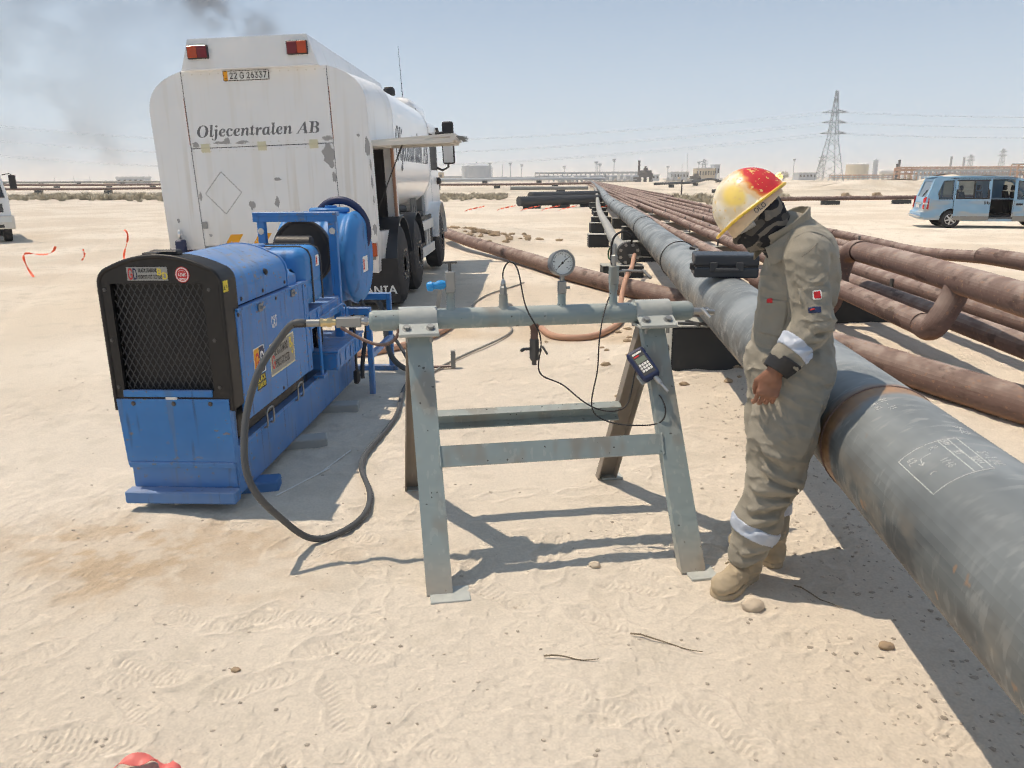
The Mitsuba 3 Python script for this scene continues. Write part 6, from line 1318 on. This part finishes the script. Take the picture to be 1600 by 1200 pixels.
vn.add('cabin_floor', bx(.4, 4.1, -.86, .86, .44, .482), 'm_interior'); vn.add('lining', cat(bx(.42, 4.08, .82, .85, .49, 1.07), bx(.42, .45, -.8, .8, .49, 1.07), bx(4.05, 4.08, -.8, .8, .49, 1.05), bx(.9, 2.9, -.6, .6, 1.76, 1.79)), 'm_interior'); vn.add('steering_wheel', torus((3.78, .45, 1.1), (-.8, 0, .6), .17, .02, 24, 8), 'm_black', True)
for x in (1.02, 4.22):
    for s in (-1, 1):
        k = vn.add('wheel', _lathe([(.02, -.004), (.06, .0), (.075, .03), (.17, .03), (.195, .0), (.20, .02)], A(x, s * .93, .33), A(0, -s, 0), 32), 'm_charcoal', 35)
        vn.add('tyre', _lathe([(.20, .0), (.30, .0), (.335, .03), (.335, .18), (.30, .21), (.2, .21)], A(x, s * .93, .33), A(0, -s, 0), 36), 'm_rubber', 40, under=k)
        vn.add('alloy_spoke', [bar(A(x, s * .936, .33), A(x + .19 * math.cos(a), s * .93, .33 + .19 * math.sin(a)), .05, .02, (0, 1, 0)) for a in np.linspace(.3, 6.58, 7)[:-1]] + [torus((x, s * .932, .33), (0, 1, 0), .195, .012, 32, 6)], 'm_alloy', under=k)
vn.add('headlight', hull([(5.02, -.9, .72), (5.08, -.6, .68), (4.95, -.93, .9), (5.0, -.6, .88), (4.85, -.95, .8)]), 'm_paper', under=bd); vn.add('side_mirror', rbox(3.55, 3.75, -1.18, -.98, 1.05, 1.28, .04), 'm_vanpaint', 40, under=bd)

# ------------------------------------------------------------------ white lorry at the left edge (local: right, forward, up)
LM = pose((-14.45, 20.9, gz(-15, 21)), yaw=math.pi + .62); LM[:3, :3] *= .82
lt = Thing('lorry', 'white flat fronted lorry cut off by the left edge of the picture', 'truck', LM)
c_ = lt.add('cab', cat(hull([(-1.05, 0, .75), (1.05, 0, .75), (-1.05, 0, 1.45), (1.05, 0, 1.45), (-.92, -.35, 2.35), (.92, -.35, 2.35), (-1.05, -1.7, .75), (1.05, -1.7, .75), (-.95, -1.7, 2.4), (.95, -1.7, 2.4)])), 'm_whitegloss', 30)
lt.add('windscreen', hull([(-.95, .004, 1.47), (.95, .004, 1.47), (-.84, -.33, 2.26), (.84, -.33, 2.26), (-.95, .010, 1.47), (.95, .010, 1.47), (-.84, -.32, 2.27), (.84, -.32, 2.27)]), 'm_case', under=c_); lt.add('wiper', cat(bar((.1, .02, 1.47), (.85, .0, 1.52), .02, .02)), 'm_black', under=c_)
lt.add('grille', bx(-.85, .85, .0, .012, 1.0, 1.28, .003), 'm_charcoal', under=c_); lt.add('badge', cyl((.0, .012, 1.14), (0, .03, 1.14), .10, n=24), 'm_chrome', 35, under=c_); lt.add('grille_bar', [bx(-.84, .84, .012, .02, z, z + .012) for z in (1.05, 1.10, 1.18, 1.23)], 'm_inkgrey', under=c_)
bp_ = lt.add('bumper', rbox(-1.12, 1.12, -.12, .14, .45, .90, .05), 'm_offwhite', 40)
for s in (-1, 1):
    lt.add('headlight', bx(s * .83 - .20, s * .83 + .20, .135, .15, .68, .84, .006), 'm_gaugeface', under=bp_); lt.add('fog_light', bx(s * .7 - .10, s * .7 + .10, .135, .148, .50, .60, .004), 'm_black', under=bp_)
    lt.add('mirror', cat(rbox(s * 1.25 - .10, s * 1.25 + .10, -.12, .0, 1.75, 2.2, .03), tube([(s * .98, -.2, 2.2), (s * 1.2, -.1, 2.25), (s * 1.25, -.06, 2.2)], .015, 6)), 'm_black', 40)
    for v in (-.75, -4.2):
        k = lt.add('wheel', _lathe([(.02, -.01), (.10, 0), (.16, .06), (.24, .04), (.25, .02)], A(s * 1.02, v, .43), A(-s, 0, 0), 28), 'm_alloy', 35); lt.add('tyre', _lathe([(.25, 0), (.40, .01), (.43, .05), (.43, .22), (.40, .26), (.25, .26)], A(s * 1.02, v, .43), A(-s, 0, 0), 32), 'm_rubber', 40, under=k)
lt.add('chassis', cat(bx(-.4, .4, -5.3, -.2, .55, .78), bx(-1.05, 1.05, -5.3, -1.85, .85, 1.0, .01)), 'm_darksteel'); lt.add('cargo_side', cat(bx(-1.1, -1.05, -5.3, -1.85, 1.0, 1.5), bx(1.05, 1.1, -5.3, -1.85, 1.0, 1.5), bx(-1.1, 1.1, -1.85, -1.8, 1.0, 1.7)), 'm_whitegloss')

# ------------------------------------------------------------------ far plain: long pipes, masts, tanks, racks, pylon
def long_pipe(label, a, b, r, m, z0=.45, step=9., sag=.12, seed=0):
    t = Thing('field_pipeline', label, 'pipe'); n = 50; q = np.linspace(A(*a, 0), A(*b, 0), n); q[:, 2] = np.maximum(ground_z(q[:, 0], q[:, 1], False), -.2) * .8 + z0 + sag * (meshkit.noise(np.stack([q[:, 0] * .05, 0 * q[:, 0] + seed, 0 * q[:, 0]], -1)) - .5)
    t.add('pipe', tube(q, r, 10), m, True); L = np.linalg.norm(A(*b) - A(*a)); k = int(L / step); d = unit(A(*b, 0) - A(*a, 0)); s = A(-d[1], d[0], 0); ms = []
    for i in range(1, k):
        f = (i + .3 * math.sin(i * 7.1 + seed)) / k; c = A(*a, 0) + (A(*b, 0) - A(*a, 0)) * f; z = np.interp(f * (n - 1), np.arange(n), q[:, 2]) - r; M = np.eye(4); M[:3, 0], M[:3, 1], M[:3, 3] = d, s, c; m_ = bx(-.45, .45, -.3, .3, z - .75, z - .01); m_.apply_transform(M)
        t.add('support', m_, 'm_darkblock')


long_pipe('rusty pipeline on dark blocks crossing the sand left of the van', (14, 46), (60, 51.5), .13, 'm_rust', .42, 4.2)
long_pipe('long pipeline along the plain at left, nearest the brush', (-95, 106), (-26, 108), .17, 'm_rust', .7, 7, .3, 3)
long_pipe('second long pipeline along the plain at left', (-120, 150), (-40, 152), .22, 'm_rust', 1.0, 9, .3, 5)
long_pipe('furthest long pipeline along the plain at left', (-160, 205), (-50, 210), .25, 'm_greypipe', 1.5, 12, .3, 7)
long_pipe('pale pipeline crossing behind the truck cab towards the flow lines', (-22, 142), (18, 150), .26, 'm_tankgrey', 1.4, 9, .1, 9)
long_pipe('rusty pipeline crossing in front of the pale one behind the cab', (-17, 118), (12.5, 122), .18, 'm_rust', .8, 7, .2, 11)
long_pipe('grey pipeline joining the black coated line far behind the gauge', (0, 92), (9.3, 95), .22, 'm_greypipe', .5, 4, .1, 13)
long_pipe('short dark pipe lying right of the far flow lines', (18.5, 72), (23.5, 70), .17, 'm_charcoal', .3, 6, .05, 15)
long_pipe('dark pipeline running out over the sand left of the hard hat', (22, 120), (52, 165), .2, 'm_charcoal', .7, 9, .1, 17)
mp = Thing('marker_post', 'thin dark marker post with a white foot, left of the hard hat', 'post'); mp.add('post', cyl((14.4, 66, -.1), (14.4, 66, 1.45), .06, n=8), 'm_dkmachine'); mp.add('foot', bx(14.1, 14.7, 65.8, 66.2, -.1, .18, .03), 'm_paper')
for x, y, l in ((26.5, 62, 'small dark clump on the sand right of the hard hat'), (29.2, 62.5, 'smaller dark clump right of the other clump')):
    Thing('earth_lump', l, 'soil').whole(cat(blob((x, y, gz(x, y) + .1), .28, 2, .4, 1.2, 3), blob((x + .3, y, gz(x, y) + .06), .2, 2, .4, .8, 4)), 'm_dirt')


def at(px, d):
    return (px - 800) / 1186.0 * d / 1.036


def lattice(t, part, x, y, z0, h, w0, w1, r, n, arms=(), m='m_lattice', waist=None):
    P = lambda f: w0 + (w1 - w0) * f if waist is None else (w0 + (waist[1] - w0) * f / waist[0] if f < waist[0] else waist[1] + (w1 - waist[1]) * (f - waist[0]) / (1 - waist[0]))
    ms = []; lv = [i / n for i in range(n + 1)]; lv = [f ** .8 for f in lv]; C = [(-1, -1), (1, -1), (1, 1), (-1, 1)]
    for i in range(n):
        a, b = lv[i], lv[i + 1]; wa, wb = P(a) / 2, P(b) / 2
        for k in range(4):
            c, d = C[k], C[(k + 1) % 4]; p = lambda q, w, f: (x + q[0] * w, y + q[1] * w, z0 + f * h)
            ms.append(cyl(p(c, wa, a), p(c, wb, b), r, n=4)); ms.append(cyl(p(c, wa, a), p(d, wb, b), r * .55, n=4))
            if i % 2 == 0:
                ms.append(cyl(p(d, wa, a), p(c, wb, b), r * .55, n=4))
    t.add(part, cat(*ms), m)
    for f, L in arms:
        z = z0 + f * h; w = P(f) / 2
        t.add('cross_arm', cat(*[cyl((x + s * w, y + q * w, z + dz), (x + s * L, y, z), r * .8, n=4) for s in (-1, 1) for q in (-1, 1) for dz in (0, .55)], cyl((x - w, y, z), (x + w, y, z), r, n=4)), m)


PY = (at(1297, 200), 200.0); pl = Thing('power_pylon', 'tall steel lattice power pylon rising left of the cream storage tank', 'pylon')
lattice(pl, 'tower', PY[0], PY[1], -.3, 22.4, 5.6, .4, .085, 12, ((.55, 3.3), (.665, 3.0), (.775, 3.2)), waist=(.50, 2.0))
for i, f in enumerate((.55, .665, .775)):
    for s in (-1, 1):
        p = A(PY[0] + s * 3.2, PY[1], -.3 + f * 22.4)
        q = np.linspace(p, A(-340 + s * 3, 330, p[2] + 22 + i * 4), 60); u = np.linspace(0, 1, 60); q[:, 2] -= 26 * 4 * u * (1 - u) * .62
        Thing('power_line', ['lowest', 'middle', 'highest'][i] + ('' if s < 0 else '') + ' wire strung westwards from the ' + ('left' if s < 0 else 'right') + ' arm of the tall pylon', 'power line').whole(tube(q, .024, 4), 'm_wire')
        q = np.linspace(p, A(230 + s * 3, 215, p[2] + 2), 30); u = np.linspace(0, 1, 30); q[:, 2] -= 5 * 4 * u * (1 - u) * .4
        Thing('power_line', ['lowest', 'middle', 'highest'][i] + ('' if s < 0 else '') + ' wire strung eastwards from the ' + ('left' if s < 0 else 'right') + ' arm of the tall pylon', 'power line').whole(tube(q, .020, 4), 'm_wire')


def tank(label, px, d, r, h, m, dome=.12):
    x = at(px, d); t = Thing('storage_tank', label, 'tank'); t.add('shell', _lathe([(r, -1), (r, h)], A(x, d, 0), A(0, 0, 1), 40), m, 40); t.add('roof', _lathe([(r * 1.01, h - .05), (r * 1.01, h + .25), (r * .6, h + r * dome * .75), (.3, h + r * dome), (.28, h + r * dome + .5)], A(x, d, 0), A(0, 0, 1), 40), 'm_paper' if dome < .2 else m, 40)
    t.add('wind_girder', torus((x, d, h * .82), (0, 0, 1), r + .08, .12, 40, 6), m, True); return t


tank('cream storage tank right of the pylon', 1340, 400, 5.4, 7.4, 'm_tankcream'); tank('grey domed storage tank right of the truck mirrors', 747, 430, 8.2, 8.1, 'm_tankgrey', .22); tank('slim pale vertical vessel between the cream tank and the pipe rack', 1368, 390, 1.15, 9.0, 'm_tankgrey', .4)
hv = Thing('horizontal_vessel', 'white horizontal vessel left of the orange pipe rack', 'tank'); hx = at(1389, 330); hv.add('vessel', _lathe([(.2, -3.6), (.9, -3.4), (1.1, -3), (1.1, 3), (.9, 3.4), (.2, 3.6)], A(hx, 330, 3.3), A(1, 0, 0), 20), 'm_paper', True); hv.add('saddle', [bx(hx + k - .3, hx + k + .3, 329.5, 330.5, -.5, 2.4) for k in (-2.2, 2.2)], 'm_concrete')


def building(name, label, px0, px1, d, h, m, roof=.3, wins=6):
    x0, x1 = at(px0, d), at(px1, d); t = Thing(name, label, 'building'); t.add('wall', bx(x0, x1, d, d + 8, -1.2, h), m); t.add('roof', bx(x0 - .3, x1 + .3, d - .3, d + 8.3, h + .01, h + roof), 'm_shed')
    for k in range(wins):
        x = x0 + (x1 - x0) * (k + .5) / wins; t.add('window', bx(x - .12 * (x1 - x0) / wins * 2, x + .12 * (x1 - x0) / wins * 2, d - .08, d - .01, h * .45, h * .78), 'm_interior')
    return t


building('shed', 'long white roofed shed under the distant smoke at left', 184, 227, 420, 2.9, 'm_tankgrey', .9, 5); building('shed', 'low dark shed left of the white roofed shed', 163, 184, 430, 1.5, 'm_brownbox', .3, 3)
building('box_building', 'tan box shaped building just right of the truck cab', 673, 694, 420, 5.0, 'm_brownbox', .2, 3); building('site_building', 'pale flat roofed building left of the hard hat', 1090, 1119, 420, 6.2, 'm_brownbox', .3, 7); building('site_building', 'taller block at the right end of the pale building', 1117, 1126, 424, 8.0, 'm_tankgrey', .3, 2); building('site_building', 'low wide building further left of the pale building', 1050, 1078, 430, 4.2, 'm_tankgrey', .4, 6); building('site_building', 'little pale hut beyond the dark machine', 1021, 1032, 420, 3.0, 'm_tankgrey', .3, 2)
building('site_building', 'low grey building left of the pylon foot', 1250, 1278, 400, 3.4, 'm_tankgrey', .3, 5); building('site_building', 'low sheds between the tan box and the grey tank', 692, 724, 440, 2.6, 'm_shed', .6, 4)


def rack(label, px0, px1, d, h, m, mc, tiers, cols, seed=0, posts=0.):
    x0, x1 = at(px0, d), at(px1, d); t = Thing('pipe_rack', label, 'pipe rack'); rg = np.random.default_rng(seed)
    t.add('column', [bx(x - .14, x + .14, d + s * 1.8 - .14, d + s * 1.8 + .14, -1.2, h) for x in np.linspace(x0, x1, cols) for s in (-1, 1)], mc, kind='stuff', label='close set columns of the pipe rack')
    for z, n_, r in tiers:
        t.add('beam', cat(*[bx(x0, x1, d + s * 1.8 - .12, d + s * 1.8 + .12, z - .28, z) for s in (-1, 1)]), mc)
        for k in range(n_):
            a, b = sorted(rg.uniform(0, 1, 2)); a, b = (0, 1) if k % 2 == 0 else (a * .5, .5 + b * .5); y = d - 1.6 + 3.2 * k / max(1, n_ - 1); t.add('rack_pipe', cyl((x0 + (x1 - x0) * a, y, z + r), (x0 + (x1 - x0) * b, y, z + r), r * rg.uniform(.7, 1.1), n=8), m)
    if posts:
        t.add('handrail', cat(bx(x0, x1, d - 1.9, d - 1.86, h + posts - .06, h + posts), *[bx(x - .04, x + .04, d - 1.9, d - 1.86, h, h + posts) for x in np.linspace(x0, x1, cols * 2)]), mc)
    return t


rack('long orange brown pipe rack behind the van', 1402, 1640, 300, 4.6, 'm_rackorange', 'm_rackorange', ((2.4, 4, .24), (3.7, 5, .26), (4.6, 4, .2)), 26, 1); rack('pale pipe rack on many thin posts close behind the van roof', 1434, 1640, 285, 3.6, 'm_concrete', 'm_tankgrey', ((1.8, 3, .2), (3.4, 4, .26)), 34, 2, .9); rack('tall framed end of the pipe rack at the right edge', 1585, 1680, 280, 5.4, 'm_tankgrey', 'm_rackorange', ((3.2, 2, .2), (5.4, 3, .2)), 9, 3)
rack('long grey pipe rack on the horizon behind the flow lines', 838, 1003, 400, 4.1, 'm_rackgrey', 'm_rackgrey', ((2.3, 4, .3), (4.0, 5, .32)), 24, 4); rack('low grey pipe rack in front of the long one', 860, 1000, 330, 2.2, 'm_tankgrey', 'm_rackgrey', ((1.2, 4, .3), (2.1, 5, .26)), 20, 5); rack('small pipe rack right of the grey domed tank', 770, 842, 410, 2.2, 'm_tankgrey', 'm_rackgrey', ((1.2, 3, .3), (2.0, 3, .25)), 10, 6); rack('low pipe rack at the foot of the cream tank', 1300, 1402, 350, 2.0, 'm_rackorange', 'm_rackgrey', ((1.0, 3, .2), (1.9, 3, .22)), 14, 8)
# process clutter inside the far plant: vessels and valve skids
for i in range(26):
    px = RNG.uniform(848, 1000) if i < 15 else (RNG.uniform(1035, 1125) if i < 21 else RNG.uniform(1408, 1600)); d = RNG.uniform(300, 345); h = RNG.uniform(1.0, 3.2); x = at(px, d); t = Thing('process_skid', 'small pale process vessel among the pipes of the far plant', 'plant equipment', group='small vessels scattered in the far plant')
    t.add('vessel', _lathe([(.1, -.0), (.5, .15), (.6, .4), (.6, h - .3), (.5, h - .1), (.1, h)], A(x, d, .2), A(0, 0, 1), 12), RNG.choice(['m_tankgrey', 'm_paper', 'm_rackgrey', 'm_brownbox']), 40); t.add('support', bx(x - 1.2, x + 1.2, d - .8, d + .8, -.8, .45), 'm_concrete'); t.add('pipe', cyl((x - 2, d - .6, .9), (x + 2, d - .6, .9), .13, n=8), 'm_rackgrey')
mc = Thing('drilling_machine', 'dark bulky machine on the horizon right of the flow lines', 'machine'); mx = at(1010, 330)
mc.add('deck', cat(bx(mx - 3, mx + 3, 328, 332, 1.8, 3.4, .1), bx(mx - 2, mx + 2.4, 328, 332, 3.4, 4.6, .1), bx(mx - .6, mx + .9, 329, 331, 4.6, 5.6, .1), bx(mx - .3, mx + .3, 329.6, 330.4, 5.6, 6.3)), 'm_dkmachine'); mc.add('leg', [bx(mx + k - .4, mx + k + .4, 328, 332, -1, 1.8) for k in (-2.4, 0, 2.4)], 'm_dkmachine'); mc.add('hull', bx(mx - 6.5, mx - 2.6, 328, 333, -1, 1.9, .1), 'm_dkmachine')
mc = Thing('loader', 'dark parked loader below the pale building left of the hard hat', 'machine'); mx = at(1088, 330)
mc.add('body', cat(bx(mx - 2.2, mx + 2.0, 328, 331, .2, 2.2, .1), bx(mx - .6, mx + 1.2, 328.4, 330.6, 2.2, 3.2, .1)), 'm_dkmachine'); mc.add('wheel', [cyl((mx + k, 327.8, .7), (mx + k, 331.2, .7), .8, n=16) for k in (-1.5, 1.4)], 'm_rubber')
tk3 = Thing('distant_tree', 'dark bushy tree right of the hard hat on the horizon', 'tree'); tx_ = at(1226, 330); tk3.add('trunk', cyl((tx_, 330, -.6), (tx_, 330, 1.6), .16, n=8), 'm_dkmachine')
_lv = []
for i in range(420):
    d_ = unit(RNG.normal(size=3)) * RNG.uniform(.3, 1) ** .5 * A(2.6, 1.8, 1.3); c = A(tx_, 330, 2.3) + d_; a = RNG.normal(size=(3, 3)) * .22; _lv.append(c + a)
_V = np.vstack(_lv); tk3.add('crown', trimesh.Trimesh(_V, np.arange(len(_V)).reshape(-1, 3), process=False), 'm_brush')
for i, (px, top, d, kind, l) in enumerate(((729, 259, 400, 1, 'thin mast at the left of the grey domed tank'), (736.6, 258, 405, 1, 'thin mast in front of the left side of the grey tank'), (767.6, 255, 400, 2, 'lamp mast at the right edge of the grey tank'), (771.8, 261, 410, 1, 'short mast just right of the grey tank'), (787.6, 257, 400, 1, 'thin mast, second right of the grey tank'), (799.6, 255, 380, 2, 'taller lamp mast, third right of the grey tank'), (817.3, 257, 390, 2, 'lamp mast, fourth right of the grey tank'), (883.5, 260, 390, 2, 'lone lamp mast above the long grey rack'),
                                           (933, 253, 350, 2, 'left one of the three masts above the flow lines'), (935.7, 252, 352, 1, 'middle one of the three masts above the flow lines'), (939, 256, 355, 2, 'right one of the three masts above the flow lines'), (961, 249, 350, 2, 'thick mast right of the three masts'), (1000, 251, 335, 3, 'thick dark stack beside the drilling machine'), (1045, 260, 420, 2, 'lamp mast between the machine and the low building'), (1067, 256, 420, 1, 'mast left of the tallest thin mast'), (1075, 240, 430, 1, 'tallest thin mast left of the hard hat'), (1093, 253, 400, 2, 'lamp mast at the left of the pale building'), (1101, 249, 460, 4, 'faint lattice tower behind the pale building'),
                                           (1241, 249, 420, 2, 'twin headed pole right of the hard hat'), (1284, 243, 480, 4, 'faint lattice tower left of the near pylon'), (1402, 256, 320, 3, 'dark stub stack at the left end of the orange rack'), (1405, 250, 322, 3, 'dark slanting stack at the left end of the orange rack'), (1485, 245, 360, 3, 'left grey chimney above the orange rack'), (1505, 246, 360, 3, 'right grey chimney above the orange rack'), (1515, 242, 440, 4, 'small lattice tower right of the chimneys'), (1564, 233, 430, 4, 'faint tall lattice tower near the right edge'),
                                           (88, 277, 520, 1, 'faint pole far left on the horizon'), (118, 276, 520, 1, 'faint pole second from left on the horizon'), (143, 275, 500, 1, 'faint pole left of the white roofed shed'), (236, 272, 480, 1, 'faint pole right of the white roofed shed'))):
    hz = 279 - .0061 * (px - 800); z = CAM_H + (hz - top) / 1186.0 * d * .932; x = at(px, d)
    t = Thing('mast' if kind < 3 else ('stack' if kind == 3 else 'lattice_tower'), l, 'mast' if kind < 3 else ('chimney' if kind == 3 else 'tower'))
    if kind == 4:
        lattice(t, 'tower', x, d, -1, z + 1, 3.6, .8, .10, 9, ((.78, 2.6), (.9, 2.2))); continue
    if kind == 3:
        t.add('flue', _lathe([(.50, -1), (.45, z - .6), (.52, z - .5), (.52, z)], A(x, d, 0), A(0, 0, 1), 14), 'm_rackgrey' if px > 1450 else 'm_dkmachine', 40); continue
    t.add('pole', cyl((x, d, -1), (x, d, z), .16 if kind == 1 else .20, .10, 8), 'm_rackgrey')
    if kind == 2:
        t.add('lamp_head', cat(bx(x - .8, x + .8, d - .2, d + .2, z - .5, z + .1, .05), bx(x - .5, x + .5, d - .3, d + .3, z - 1.1, z - .7, .05)), 'm_rackgrey')

fx = at(1216, 380); fl_ = Thing('flare_flame', 'orange gas flare burning on the horizon right behind the hard hat', 'flame')
_fm = surf(lambda P: smin(.8, ell(P, (fx - .6, 380, 1.2), (2.0, 1.0, 1.1)), ell(P, (fx + .9, 380, 2.4), (1.3, .8, 1.2)), ell(P, (fx + 2.0, 380, 1.5), (.9, .6, .7))), (fx - 3.2, 378.6, -.4), (fx + 3.4, 381.4, 4.2), .25)
fl_.whole(_fm, 'm_orange', True); scene[fl_.key]['emitter'] = {'type': 'area', 'radiance': rgb((5.5, 2.6, .35))}

# ------------------------------------------------------------------ air
HS = 6.0e-4
scene['haze_medium'] = {'type': 'homogeneous', 'albedo': rgb((.95, .95, .95)), 'sigma_t': HS}
scene['haze'] = {'type': 'cube', 'to_world': T().translate([0, 0, 14.5]).scale([5200, 5200, 20]), 'bsdf': {'type': 'null'}, 'interior': {'type': 'ref', 'id': 'haze_medium'}}
labels['haze'] = {'kind': 'stuff', 'label': 'dusty desert haze over the whole plain', 'category': 'haze'}
scene['camera']['medium'] = {'type': 'ref', 'id': 'haze_medium'}
